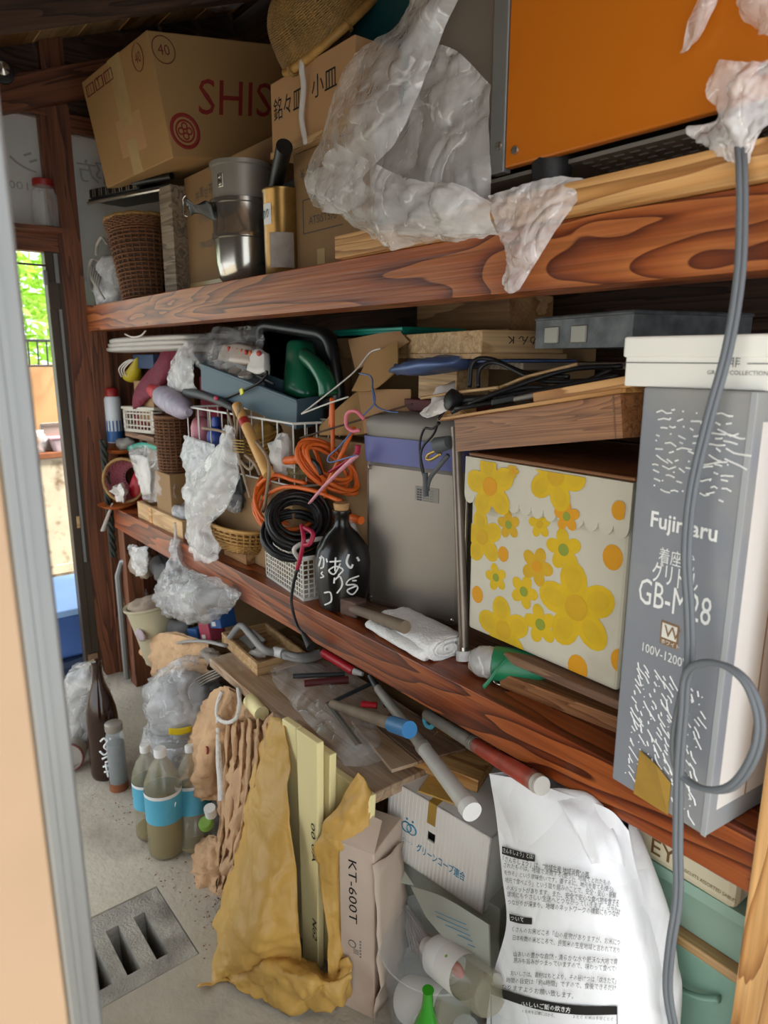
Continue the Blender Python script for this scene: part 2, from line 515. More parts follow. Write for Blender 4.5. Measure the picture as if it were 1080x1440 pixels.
# sloped rafter against the end wall
M = frame((XE + .02, .6, 2.375), (0, 1, SL), (1, 0, 0))
ob('rafter', B().obox((-1.1, -.02, 0), (2.2, 0, 0), (0, .06, 0), (0, 0, .11)), 'redwood', roof, M=M, local=True, bevel=.003)
M = frame((XE + .0, .6, 2.51), (0, 1, SL + .02), (1, 0, 0))
for xr in (-2.15, -1.3, -.45):
    M = frame((xr, .6, 2.372), (0, 1, SL), (1, 0, 0))
    ob('rafter', B().obox((-1.5, -.02, 0), (2.6, 0, 0), (0, .045, 0), (0, 0, .10)), 'darkwood', roof, M=M, local=True, bevel=.003)
glass('window_glass', (.85, .88, .86), .08, .18)
for k, (ya, yb, za, zb) in enumerate([(-.35, .772, 1.895, 2.305), (.885, YB, 1.60, 2.27)]):
    ST('window_%d' % (k + 1), B().box((XE - .03, ya, za), (XE - .026, yb, zb)), 'window_glass')
# white printed sheeting hung outside behind the glass
sh = tag(ob('tarpaulin', B().patch([[V((XE - .10 - .01 * math.sin(j * 2 + i), -.4 + .31 * i, 2.34 - .47 * (j / 3))) for i in range(5)] for j in range(4)], 4, 4, amp=.004, freq=5, seed=3), 'tarp_white', smooth='all'),
         'white printed waterproof sheeting hung behind the window over the end door', 'tarpaulin')
sh2 = tag(ob('tarpaulin', B().patch([[V((XE - .10 - .01 * math.sin(j * 2 + i), .885 + .25 * i, 2.32 - .76 * (j / 3))) for i in range(4)] for j in range(4)], 4, 4, amp=.004, freq=5, seed=5), 'tarp_white', smooth='all'),
          'white sheeting hung behind the glass above the top shelf end', 'tarpaulin')
u = V((0, 1, 0)); 
text(sh, '防水シート', (XE - .082, 1.03, 2.11), u, (0, 0, 1), .085, 'ink_grey', w=.60, mirror=True, off=0)
text(sh, '日本1004号適合品', (XE - .082, .84, 2.045), u, (0, 0, 1), .038, 'ink_grey', w=.42, mirror=True, off=0)
board('header', (XE - .055, .885, 2.33), (XE - .03, YB, 2.9), 'darkwood', we, bevel=.001)
board('header', (XE - .055, -.45, 2.345), (XE - .03, .80, 2.75), 'darkwood', we, bevel=.001)
# end door: dark sash edge, bright track, lock plate
d1 = ST('door_1', B().box((XE - .045, .742, .02), (XE + .005, .772, 1.815)), 'bronze_alu', bevel=.002)
ob('sash_track', B().box((XE + .004, .776, .55), (XE + .012, .785, 1.60)), 'aluminium', d1)
ob('sash_track', B().box((XE + .004, .774, 1.70), (XE + .012, .788, 1.81)), 'aluminium', d1)
ob('side_frame', B().box((XE - .045, .772, .02), (XE + .003, .80, 1.815)), 'bronze_alu', d1)
ob('corner_plate', B().box((XE + .005, .742, 1.60), (XE + .010, .785, 1.705)), 'bronze_alu', d1, bevel=.002)
ob('strike_plate', B().box((XE + .012, .76, .705), (XE + .016, .772, .755)), 'pine_pale', d1)
ob('foot_plate', B().box((XE + .005, .752, .02), (XE + .011, .792, .125)), 'oldwood', d1)
ob('latch', B().box((XE + .0, .728, 1.69), (XE + .02, .745, 1.745)), 'aluminium', d1, bevel=.004)
b = B(); b.tube([(XE + .01, .745, 1.762), (XE + .0, .3, 1.77), (XE, -.3, 1.772)], .004)
ob('closer_rod', b, 'bronze_alu', d1)
b = B(); b.ball((XE + .03, .60, 1.80), .026, amp=.004, freq=30); b.tube([(XE + .03, .60, 1.80), (XE + .03, .52, 1.785), (XE + .03, .35, 1.78)], .011)
ob('closer_knob', b, 'black_plastic', d1, smooth=40)
# front doorway jamb close to the camera
d2 = ST('door_2', B().box((-.60, .095, 0), (-.572, .122, 2.3)), 'aluminium', bevel=.003)
ob('jamb', B().box((-.615, .03, 0), (-.578, .0955, 2.3)), 'tan_panel', d2, bevel=.003)
ob('groove', B().box((-.5725, .104, 0), (-.570, .109, 2.3)), 'aluminium', d2)
wf = ST('wall_front_added', B().box((-1.45, -.02, 0), (-.616, .03, 2.35)), 'darkwood')  # unseen wall, added to keep daylight off the left side
ob('added_lintel_panel', B().box((XE, -.02, 1.62), (-1.45, .03, 2.35)), 'darkwood', wf)  # unseen panel, added to dim the upper left; floor stays lit below it
# shelf timbers
top_beam = board('trim_1', (XE + .01, D, ZT0), (RX, D + .09, ZT1), 'fir')
mid_beam = board('trim_2', (XE + .13, D, ZM0), (RX, D + .09, ZM1), 'fir_red')
for k, (ya, yb) in enumerate(((.971, 1.18), (1.182, 1.39), (1.392, YB))):
    board('shelf_board', (XE + .13, ya, ZM1 - .022), (RX, yb, ZM1), 'shelfboard', mid_beam)
    board('shelf_board', (XE, ya, ZT1 - .024), (RX, yb, ZT1 - .004), 'shelfboard', top_beam)
board('trim_3', (-.309, D - .012, 0), (-.20, D + .1, ZM1 + .6), 'pine')
board('trim_4', (XE + .13, D + .01, 0), (XE + .20, D + .08, ZM0), 'redwood')
board('trim_5', (-1.75, YB - .09, 0), (-1.66, YB, 2.6), 'darkwood')
# grey steel conduit along the far shelf foot
b = B(); b.tube([V((XE + .13, .875, .02)), V((XE + .13, .875, .50)), V((XE + .15, .89, .56)), V((XE + .22, .96, .585)), V((XE + .5, .98, .585))], .014)
o = ob('trim_6', b, 'aluminium', smooth=40); o['kind'] = 'structure'
# outdoors beyond the end door
o = ST('ground', B().box((-9, -5, -.16), (XE - .02, 6, -.10)), 'ground')
o = ST('forecourt', B().box((XE - .02, -6, -.12), (4, -1.6, -.06)), 'ground')
def foliage(name, c, r, n, label, seed, ms=('leaf_a', 'leaf_b')):
    rnd = random.Random(seed); b = B(); c = V(c)
    for i in range(n):
        d = V((rnd.gauss(0, 1), rnd.gauss(0, 1), rnd.gauss(0, 1))).normalized()
        q = rnd.random() ** .4
        p = c + V((d.x * r[0] * q, d.y * r[1] * q, d.z * r[2] * q))
        a = V((rnd.uniform(-1, 1), rnd.uniform(-1, 1), rnd.uniform(-.6, .6))).normalized() * rnd.uniform(.05, .10)
        t = a.orthogonal().normalized() * a.length * .28
        b.add([p - a, p + t + a * .1, p + a, p - t + a * .1], [(0, 1, 2, 3)], rnd.random() < .5)
    t = T(name, label, 'shrub', (c.x, c.y, -.1))
    f = ob('foliage', b, list(ms), t); f['kind'] = 'stuff'
    b = B(); b.tube([(c.x, c.y, -.12), (c.x + .1, c.y, c.z * .6), (c.x - .05, c.y + .1, c.z)], [.05, .02])
    ob('trunk', b, 'bark', t)
foliage('garden_shrub', (-7.0, .9, 1.9), (1.0, 1.5, 1.6), 8000, 'sunlit green garden shrub beyond the end door', 3)
foliage('garden_shrub', (-7.6, -2.1, 2.0), (.9, 1.2, 1.6), 1200, 'pale green garden shrub beside the bigger sunlit one outside', 4)
# ================================================================ shared builders for things
def hd(deg, z=0):
    a = math.radians(deg); return V((math.cos(a), math.sin(a), z))

def along(P0, d, px, py):
    """length along direction d from P0 whose picture comes nearest to a photo pixel"""
    P0 = V(P0); d = V(d).normalized(); r = ray(px, py)
    w0 = P0 - CAM; b = d.dot(r); den = 1 - b * b
    return (b * r.dot(w0) - d.dot(w0)) / den

class Bx:
    """box frame: origin lower-left-front, u width, v up, w depth"""
    def __init__(s, O, u, v, w, W, H, Dp):
        s.O, s.u, s.v, s.w = V(O), V(u).normalized(), V(v).normalized(), V(w).normalized()
        s.W, s.H, s.D = W, H, Dp
    def p(s, a, b, c): return s.O + s.u * a * s.W + s.v * b * s.H + s.w * c * s.D
    def M(s): return frame(s.O, s.u, s.v)
    def solid(s, name, m, parent, bevel=.003, **k):
        return ob(name, B().obox(s.O, s.u * s.W, s.v * s.H, s.w * s.D), m, parent, M=frame(s.p(.5, .5, .5), s.u, s.v), bevel=bevel, **k)
    def open(s, name, m, parent, t=.004, bevel=0, floor=True):
        b = B(); W, H, Dp, u, v, w = s.W, s.H, s.D, s.u, s.v, s.w
        b.obox(s.O, u * W, v * H, w * t); b.obox(s.p(0, 0, 1) - w * t, u * W, v * H, w * t)
        b.obox(s.O + w * t, u * t, v * H, w * (Dp - 2 * t)); b.obox(s.p(1, 0, 0) - u * t + w * t, u * t, v * H, w * (Dp - 2 * t))
        if floor: b.obox(s.O + w * t + u * t, u * (W - 2 * t), v * t, w * (Dp - 2 * t))
        return ob(name, b, m, parent, M=frame(s.p(.5, .5, .5), u, v), bevel=bevel)
    def front(s, a, b): return s.p(a, b, 0)
    def text(s, parent, t, a, b, h, m, face='f', **k):
        if face == 'f': O, u, v = s.p(a, b, 0), s.u, s.v
        elif face == 'r': O, u, v = s.p(1, b, a), s.w, s.v
        elif face == 't': O, u, v = s.p(a, 1, b), s.u, s.w
        if frame(O, u, v).col[2].xyz.dot((s.p(.5, .5, .5) - O)) > 0: pass
        return text(parent, t, O, u, v, h, m, **k)
    def decal(s, parent, name, m, a0, a1, b0, b1, face='f', t=.0012):
        """thin printed sheet or tape lying on a face, drawn in fractions of the face"""
        if face == 'f': O, u, v = s.p(a0, b0, 0), s.u * s.W * (a1 - a0), s.v * s.H * (b1 - b0)
        elif face == 'r': O, u, v = s.p(1, b0, a0), s.w * s.D * (a1 - a0), s.v * s.H * (b1 - b0)
        elif face == 't': O, u, v = s.p(a0, 1, b0), s.u * s.W * (a1 - a0), s.w * s.D * (b1 - b0)
        n = u.cross(v).normalized()
        if n.dot(s.p(.5, .5, .5) - O) > 0: n = -n
        return ob(name, B().obox(O - n * .0004, u, v, n * t), m, parent, M=frame(O, u, v))

def ring(parent, name, m, O, u, v, r, wd, n=24):
    M = frame(O, u, v); b = B()
    b.tube([M @ V((r * math.cos(2 * math.pi * k / n), r * math.sin(2 * math.pi * k / n), .0006)) for k in range(n)], wd, n=4, closed=True, flat=.3)
    return ob(name, b, m, parent, M=M)

def zaxis(d, at=(0, 0, 0)):
    """matrix whose z axis points along d"""
    d = V(d).normalized(); x = d.orthogonal().normalized()
    return Matrix.Translation(V(at)) @ Matrix((x, d.cross(x), d)).transposed().to_4x4()

def weave(prof, M, nst=24, rows=14, r=.003, rs=.0035, bulge=.004, n=None):
    """woven basket wall around a profile [(r,z)..]: stakes plus wavy weavers"""
    b = B(); pr = cr([V((q[0], 0, q[1])) for q in prof], 8); n = n or nst * 2
    for k in range(nst):
        a = 2 * math.pi * k / nst
        b.tube([M @ V((q.x * math.cos(a), q.x * math.sin(a), q.z)) for q in pr[::2]], rs, n=4)
    for j in range(rows):
        t = (j + .5) / rows * (len(pr) - 1); i = int(t); f = t - i
        q = pr[i].lerp(pr[min(i + 1, len(pr) - 1)], f)
        pts = []
        for k in range(n):
            a = 2 * math.pi * k / n
            rr = q.x + bulge * math.cos(math.pi * k + math.pi * j) * (1 if n == nst * 2 else 1)
            pts.append(M @ V((rr * math.cos(a), rr * math.sin(a), q.z)))
        b.tube(pts, r, n=4, closed=True)
    return b

def coil(c, nrm, R, turns, wob=.1, pitch=.004, seed=1, n=22, sq=1):
    """loose coil of cord, points of one continuous line"""
    rnd = random.Random(seed); M = zaxis(nrm, c); pts = []
    ph = [rnd.uniform(0, 6.28) for _ in range(4)]
    for i in range(turns * n + 1):
        t = i / n; a = 2 * math.pi * t
        rr = R * (1 + wob * math.sin(t * 1.7 + ph[0]) + wob * .5 * math.sin(t * 4.1 + ph[1]))
        z = pitch * (t - turns / 2) + .3 * R * wob * math.sin(a + ph[2] + t)
        pts.append(M @ V((rr * math.cos(a) * sq + wob * R * .6 * math.sin(t * 2.3 + ph[3]), rr * math.sin(a), z)))
    return pts

def cyl(p0, p1, r0, r1=None, n=20, extra=()):
    """round bar between two points, optional extra (t, r) stations"""
    p0, p1 = V(p0), V(p1); r1 = r0 if r1 is None else r1
    L = (p1 - p0).length
    prof = [(r0, 0)] + [(r, t * L) for t, r in extra] + [(r1, L)]
    return B().lathe(prof, n, zaxis(p1 - p0, p0))

def lathe_ob(name, prof, m, parent, M, n=28, sm=50, caps=True, **k):
    return ob(name, B().lathe(prof, n, M, caps=caps), m, parent, smooth=sm, **k)

def twist(p0, p1, k): return p0.lerp(p1, k)

mat('cardboard', 'a6804f', .8, var=.12, vs=3, bump=.05, bs=60)
mat('cardboard_b', '8f6f49', .8, var=.15, vs=3)
mat('cardboard_c', 'b88e62', .8, var=.12, vs=3)
mat('tape_clear', 'b79a68', .25, var=.1, vs=20)
mat('tape_brown', 'a8843c', .3, var=.15, vs=20)
mat('paper_white', 'cfcac2', .75, var=.08, vs=6)
mat('paper_grey', '9a958c', .8, var=.15, vs=6)
mat('label_paper', 'a3978c', .75, var=.2, vs=30)
mat('steel', 'b5aea2', .2, .85, var=.08, vs=6)
mat('steel_brushed', '8f867b', .38, .6, var=.12, vs=3)
mat('steel_dull', '9c958a', .42, .45, var=.15, vs=6)
mat('tin_gold', '9c7a45', .3, .7, var=.2, vs=40)
mat('orange_paint', 'b86512', .38, var=.06, vs=2, dirt='a4560e', ds=4)
mat('teal_paint', '1c5158', .45, var=.08, vs=3)
mat('wicker_tan', '8f6c38', .6, var=.3, vs=30)
mat('wicker_brown', '6d4526', .65, var=.3, vs=30)
mat('wicker_gold', 'b18544', .5, var=.3, vs=30)
mat('cord_white', 'cfc8be', .6, var=.1)
film('film_clear', (.74, .72, .69), .08, .35, .2, 8)
film('film_milky', (.80, .78, .75), .28, .6, .25, 8)
film('film_pink', (.88, .83, .81), .4, .7, .25, 12)
film('film_thin', (.85, .85, .84), .10, .42, .2, 14)
film('film_grey', (.66, .66, .65), .45, .85, .3, 12)
glass('green_glass', (.45, .6, .42), .06, .5)
glass('clear_glass', (.85, .9, .88), .05, .22)
mat('red_lid', '8f2320', .4, var=.1)
mat('red_plastic', 'b3212a', .35, var=.1)
# ================================================================ top shelf
Z1 = ZT1 - .004
# leaning carton
l = V((-.998, -.06, 0)); r0 = V((-.06, .998, 0)); an = math.radians(10)
a_ = V((0, 0, 1)) * math.cos(an) - r0 * math.sin(an); r_ = r0 * math.cos(an) + V((0, 0, 1)) * math.sin(an)
E0 = P(243, 222, Y=.93)
Wc = along(E0, l, 150, 265); Hc = along(E0, a_, 200, 42); Dc = .50
bx = Bx(E0 + l * Wc, -l, a_, r_, Wc, Hc, Dc)
t = T('cardboard_carton', 'big tan carton with red lettering tipped forward on the top shelf', 'box', E0)
bx.solid('body', 'cardboard', t, bevel=.004)
bx.decal(t, 'tape', 'tape_clear', .44, .62, .42, 1, 'f'); bx.decal(t, 'tape', 'tape_clear', .46, .60, 0, .30, 'f')
bx.decal(t, 'shipping_label', 'cardboard_c', .36, .72, .18, .50, 'f', t=.0008)
for k in range(3):
    q0 = .05 + .15 * k
    for (aa, ab, ba, bb) in ((q0, q0 + .13, .84, .85), (q0, q0 + .13, .93, .94), (q0, q0 + .012, .84, .94), (q0 + .118, q0 + .13, .84, .94)):
        bx.decal(t, 'print_mark', 'ink_red_dark', aa, ab, ba, bb)
    bx.text(t, '11', q0 + .035, .86, .028, 'ink_red_dark') if k != 1 else bx.text(t, 'Y', q0 + .03, .86, .03, 'ink_red_dark', bold=.02)
for fc, aa in (('f', .84), ('r', .085)):
    uu = bx.u if fc == 'f' else bx.w
    O = bx.p(aa, .86, 0) if fc == 'f' else bx.p(1, .86, aa)
    ring(t, 'print_ring', 'ink_red_dark', O, uu, bx.v, .036, .0016)
    text(t, '40', O - bx.v * .014, uu, bx.v, .028, 'ink_red_dark', center=True)
text(t, 'SHISEIDO', bx.p(1, .36, .24), bx.w, bx.v, .10, 'ink_red', w=.62, shear=.25, off=.001)
O = bx.p(1, .22, .12)
ring(t, 'print_ring', 'ink_red', O, bx.w, bx.v, .045, .006); ring(t, 'print_ring', 'ink_red', O, bx.w, bx.v, .030, .003)
for k in range(4):
    an = k * math.pi / 2
    ring(t, 'print_ring', 'ink_red', O + bx.w * .014 * math.cos(an) + bx.v * .014 * math.sin(an), bx.w, bx.v, .009, .0025, 10)
# carton that carries it
bx = Bx((-2.42, 1.06, Z1), (1, 0, 0), (0, 0, 1), (0, 1, 0), .62, .40, .40)
t = T('cardboard_carton', 'faded brown carton with pencil writing behind the steamer pot', 'box', bx.p(.5, 0, .5))
bx.solid('body', 'cardboard_b', t)
for k, s_ in enumerate(('丼', '重', '甘', '茶', '木')):
    bx.text(t, s_, .14 + .055 * k, .78 + .02 * (k % 2), .03, 'ink_soft')
bx.text(t, '小物', .16, .60, .04, 'ink_grey'); bx.text(t, '700-SSSH', .16, .40, .022, 'ink_grey'); bx.decal(t, 'tape', 'tape_clear', .0, .45, .0, .14)
# upright weathered board beside it
bx = Bx((-2.50, 1.0, Z1), (1, .1, 0), (0, 0, 1), (-.1, 1, 0), .085, .375, .30)
tag(bx.solid('panel', 'weathered', None, bevel=.002), 'grey weathered board standing on edge beside a wicker basket', 'board')
# wicker waste basket
c0 = P(208, 416, Y=.985); c0.z = Z1
Mb = zaxis(V((-.12, 0, 1)), c0)
t = T('wicker_basket', 'tall dark brown wicker basket leaning on the top shelf', 'basket', c0)
pr = [(.085, .006), (.095, .12), (.11, .24), (.118, .285)]
lathe_ob('lining', [(r - .004, z) for r, z in pr], 'darkwood', t, Mb); o = ob('weave', weave(pr, Mb, 26, 24, .0045, .003, .004), 'wicker_brown', t, smooth='all'); o['kind'] = 'stuff'
b = B(); b.tube([Mb @ V((.119 * math.cos(k * .2618), .119 * math.sin(k * .2618), .287 + .003 * math.sin(k * 3))) for k in range(24)], .007, n=6, closed=True)
ob('rim', b, 'wicker_tan', t, smooth='all')
# white paper in it
tag(ob('paper_wad', B().ball(Mb @ V((.02, 0, .27)), (.07, .07, .05), amp=.02, freq=14, seed=5), 'paper_white', smooth=30), 'crumpled white paper sticking out of the dark wicker basket', 'paper')
# grill rack with steel bar
A = P(124, 286, Y=.89); q = P(240, 264, Y=1.02); u = (q - A); Lg = u.length; u.normalize(); wv = V((.3, .95, 0)); wv = (wv - u * wv.dot(u)).normalized(); vv = u.cross(wv); vv = vv if vv.z > 0 else -vv
t = T('grill_rack', 'black fish grill rack with shiny steel edge under the leaning carton', 'grill', A)
ob('front_bar', B().tube([A, A + u * Lg], .006, n=8), 'steel', t, smooth=40)
ob('tray', B().obox(A + vv * .008, u * Lg, vv * .006, wv * .16), 'black_plastic', t, bevel=.002)
ob('housing', B().obox(A + vv * .015 + u * .01, u * (Lg * .62), vv * .034, wv * .14), 'black_plastic', t, bevel=.006)
for k in range(7):
    for e in (0, .022):
        ob('grate_rod', B().tube([A + u * (.045 + k * Lg * .085 + e * .6) + vv * .018 - wv * .004, A + u * (.045 + k * Lg * .085 + e * .6) + vv * .044 - wv * .004], .003, n=6), 'steel', t)
ob('handle', cyl(A + u * (Lg * .6) + vv * .04, A + u * (Lg * 1.02) + vv * .035, .015, .011), 'black_plastic', t, smooth=40)
# bag of folded goods with white strap and pressed glass dish
c0 = P(158, 420, Y=.95); c0.z = Z1
t = T('plastic_bag', 'grey striped plastic bag with white strap handles beside the wicker basket', 'bag', c0)
b = B(); b.loft([(c0 + V((0, 0, .002)), V((.085, 0, 0)), V((0, .05, 0))), (c0 + V((0, 0, .06)), V((.10, 0, 0)), V((0, .06, 0))), (c0 + V((.01, 0, .15)), V((.085, 0, .02)), V((0, .05, 0))), (c0 + V((.02, 0, .19)), V((.03, 0, 0)), V((0, .02, 0)))], amp=.012, freq=16, seed=4)
ob('film', b, 'film_grey', t, smooth='all')
b = B()
for k in range(5): b.tube(cr([c0 + V((-.03 + .02 * k, -.055, .155 - .012 * k)), c0 + V((.0 + .02 * k, -.075, .11 - .012 * k)), c0 + V((.03 + .02 * k, -.065, .06 - .01 * k))], 4), .004, n=5)
o = ob('printed_stripe', b, 'paper_grey', t, smooth='all'); o['kind'] = 'stuff'
ob('strap', B().tube(cr([c0 + V((-.02, -.03, .17)), c0 + V((-.12, -.03, .19)), c0 + V((-.175, -.03, .14)), c0 + V((-.165, -.03, .08)), c0 + V((-.11, -.03, .06))], 6), .006, n=6, flat=.4), 'cord_white', t, smooth='all')
ob('strap', B().tube(cr([c0 + V((-.06, -.03, .20)), c0 + V((-.07, -.02, .24)), c0 + V((.0, -.02, .26)), c0 + V((.05, -.02, .23))], 6), .006, n=6, flat=.5), 'cord_white', t, smooth='all')
c1 = P(119, 428, Y=.905); c1.z = Z1
t = T('glass_dish', 'thick green edged glass dish standing at the end of the top shelf', 'dish', c1)
b = B(); b.loft([(c1 + V((0, 0, .001)), V((.02, 0, 0)), V((0, .045, 0))), (c1 + V((0, 0, .02)), V((.035, 0, 0)), V((0, .06, 0))), (c1 + V((0, 0, .11)), V((.035, 0, 0)), V((0, .06, 0))), (c1 + V((0, 0, .12)), V((.02, 0, 0)), V((0, .05, 0)))], sq=4)
ob('body', b, 'green_glass', t, smooth='all')
# steamer pot
c0 = P(346, 396, Y=.995); c0.z = Z1
t = T('steamer_pot', 'stainless steamer pot with black side handles on the top shelf', 'pot', c0)
Mp = Matrix.Translation(c0) @ Matrix.Diagonal((1.02, 1.02, 1.28, 1))
k = .00205 * 1.0
lathe_ob('pan', [(.02, 0), (.055, .004), (.072, .02), (.080, .05), (.082, .10), (.087, .102), (.087, .112), (.083, .116), (.084, .17), (.089, .172), (.089, .18), (.083, .181)], 'steel', t, Mp, 36)
lathe_ob('steam_ring', [(.080, .178), (.080, .245), (.086, .247), (.086, .255), (.079, .256)], 'steel_dull', t, Mp, 36)
lathe_ob('lid', [(.079, .255), (.05, .262), (.001, .266)], 'steel_dull', t, Mp, 36)
hdir = (P(270, 300, Y=.92) - (c0 + V((0, 0, .15)))); hdir.z = 0; hdir.normalize()
e1 = c0 + hdir * .083 + V((0, 0, .155))
n_ = V((-hdir.y, hdir.x, 0))
f_ = V((0, -1, 0))
s0 = c0 + V((-.035, -.08, .20))
b = B(); b.loft([(s0 + V((.035, -.005, -.02)), V((0, -.01, .035)), V((.01, 0, 0))), (s0, V((0, -.016, .03)), V((.016, 0, .0))), (s0 + V((-.035, -.02, .01)), V((0, -.012, .012)), V((.008, 0, .0))), (s0 + V((-.07, -.03, .025)), V((0, -.012, .02)), V((.012, 0, 0))), (s0 + V((-.085, -.03, .022)), V((0, -.006, .022)), V((.006, 0, 0)))], n=14)
h = ob('side_handle', b, 'black_plastic', t, smooth='all')
ob('handle_rim', B().tube(cr([s0 + V((-.062, -.045, .05)), s0 + V((-.088, -.043, .04)), s0 + V((-.085, -.043, .005)), s0 + V((-.065, -.042, -.005))], 5), .003, n=6), 'steel', h, smooth='all')
b = B(); b.loft([(c0 + V((.03, -.078, .19)), V((0, 0, .025)), V((.012, 0, 0))), (c0 + V((.045, -.09, .215)), V((0, 0, .02)), V((.016, 0, 0))), (c0 + V((.06, -.10, .27)), V((0, .0, .016)), V((.016, 0, 0))), (c0 + V((.078, -.11, .295)), V((0, 0.01, .012)), V((.013, 0, 0)))], n=14)
for k in (0, .018): ob('rivet', B().ball(c0 + V((.024, -.079, .265 + k)), (.006, .004, .006), 10, 6), 'steel', t, smooth='all')
ob('rivet_plate', B().obox(c0 + V((.012, -.081, .256)), (.022, .004, 0), (0, 0, .036), (0, .004, 0)), 'steel', t, bevel=.002)
# black handled pan behind
c2 = c0 + V((.075, .03, .155))
t = T('frying_pan', 'upright black frying pan with thick black handle behind the steamer pot', 'pan', c2)
pc = c2 + V((.06, .07, .02)); Mq = zaxis(V((.55, -.8, .1)), pc)
lathe_ob('pan', [(.001, -.02), (.075, -.02), (.105, .01), (.108, .01), (.078, -.024), (.001, -.024)], 'black_plastic', t, Mq, 32)
ob('handle', cyl(pc + V((-.05, -.06, .03)), P(400, 206, Y=.93), .017, .02), 'black_plastic', t, smooth=40)
# round tin
c0 = P(399, 386, Y=.985); c0.z = Z1
t = T('tea_tin', 'tall gold speckled tin with pale label beside the steamer pot', 'tin', c0)
Mt = Matrix.Translation(c0)
lathe_ob('body', [(.045, 0), (.047, .002), (.047, .215), (.049, .217), (.049, .222), (.045, .224)], 'tin_gold', t, Mt, 36)
def curved(c, r, a0, a1, z0, z1, n=10):
    b = B(); vs = []
    for k in range(n + 1):
        a = math.radians(a0 + (a1 - a0) * k / n)
        for z in (z0, z1): vs.append(V(c) + V((r * math.cos(a), r * math.sin(a), z)))
    return b.add(vs, [(2 * k, 2 * k + 2, 2 * k + 3, 2 * k + 1) for k in range(n)])
ob('label', curved(c0, .0478, -75, 5, .03, .115), 'label_paper', t, smooth='all')
ob('badge', curved(c0, .0478, -105, -65, .135, .185), 'ink_white', t, smooth='all')
text(t, 'のり', c0 + V((-.012, -.0492, .148)), (1, -.15, 0), (0, 0, 1), .022, 'teal_paint', bold=.02)
# stacked dish cartons
bx = Bx((P(414, 300, Y=1.0).x, 1.0, Z1), (1, 0, 0), (0, 0, 1), (0, 1, 0), .34, .30, .115)
t = T('cardboard_carton', 'brown carton carrying the small handwritten dish box', 'box', bx.p(.5, 0, .5))
bx.solid('body', 'cardboard_b', t); bx.text(t, '¥ 制皿', .10, .78, .03, 'ink_soft')
for q in ((.12, .62, .62, .628), (.12, .62, .36, .368), (.12, .127, .36, .628)): bx.decal(t, 'print_line', 'ink_soft', *q)
bx.text(t, 'BOX', .32, .54, .028, 'ink_soft'); bx.text(t, 'ATSIST5ん', .2, .42, .022, 'ink_soft'); bx.decal(t, 'tape', 'tape_clear', .3, .4, 0, .22)
A = P(383, 213, Y=.985)
bx = Bx((A.x, .985, Z1 + .302), (1, 0, 0), (0, 0, 1), (0, 1, 0), .36, .175, .13)
t = T('dish_box', 'tan dish box with handwritten characters tied with white string', 'box', bx.p(.5, 0, .5))
bx.solid('body', 'cardboard_c', t); bx.decal(t, 'lid_edge', 'pine_pale', 0, 1, 0, .09, t=.006)
bx.text(t, '銘々皿', .04, .48, .052, 'ink_black', w=.135); bx.text(t, '小皿', .53, .52, .048, 'ink_black')
b = B(); xs = bx.p(.47, 0, 0)
b.tube(cr([xs + V((0, -.006, 0)), xs + V((-.01, -.010, .06)), xs + V((.002, -.01, .12)), xs + V((.004, -.007, .18)), xs + V((.01, .1, .182))], 5), .007, n=8)
ob('string', b, 'cord_white', t, smooth='all')
# round bamboo colander
pc = P(458, 40, Y=1.06)
ax = (RT * .55 - UP * .6 + FW * .55).normalized()
Mz = zaxis(ax, pc - ax * .06)
t = T('bamboo_colander', 'round woven bamboo colander tipped on its rim above the dish box', 'basket', P(440, 110, Y=1.05))
pr = [(.02, -.065), (.075, -.05), (.112, -.015), (.128, .035), (.133, .072)]
lathe_ob('lining', [(r - .005, z) for r, z in pr], 'wicker_brown', t, Mz)
o = ob('weave', weave(pr, Mz, 44, 46, .0026, .0028, .003), 'wicker_tan', t, smooth='all'); o['kind'] = 'stuff'
b = B(); b.tube([Mz @ V((.135 * math.cos(k * .2618), .135 * math.sin(k * .2618), .074)) for k in range(24)], .010, n=8, closed=True)
rm = ob('rim', b, 'wicker_gold', t, smooth='all')
for k in (2, 7, 12, 17, 22):
    a = k * .2618; ob('binding', B().tube([Mz @ V(((.135 + .013 * math.cos(q)) * math.cos(a), (.135 + .013 * math.cos(q)) * math.sin(a), .074 + .013 * math.sin(q))) for q in [z * .785 for z in range(8)]], .004, n=5, closed=True), 'wicker_tan', rm)
# teal metal case
bx = Bx((P(491, 60, Y=1.12).x, 1.12, Z1), (1, 0, 0), (0, 0, 1), (0, 1, 0), .30, .78, .38)
t = T('metal_case', 'tall teal painted metal case behind the plastic sheeting', 'case', bx.p(.5, 0, .5))
bx.solid('body', 'teal_paint', t, bevel=.006); bx.decal(t, 'door_edge', 'steel_dull', .96, .985, .02, .98)
# plank under the machine
o = board('plank', (-1.24, .862, ZT1 + .001), (.25, 1.30, ZT1 + .045), 'pine', structure=False)
tag(o, 'pale knotty plank lying on the top beam beneath the orange machine', 'plank')
A = P(472, 362, Z=ZT1 + .002)
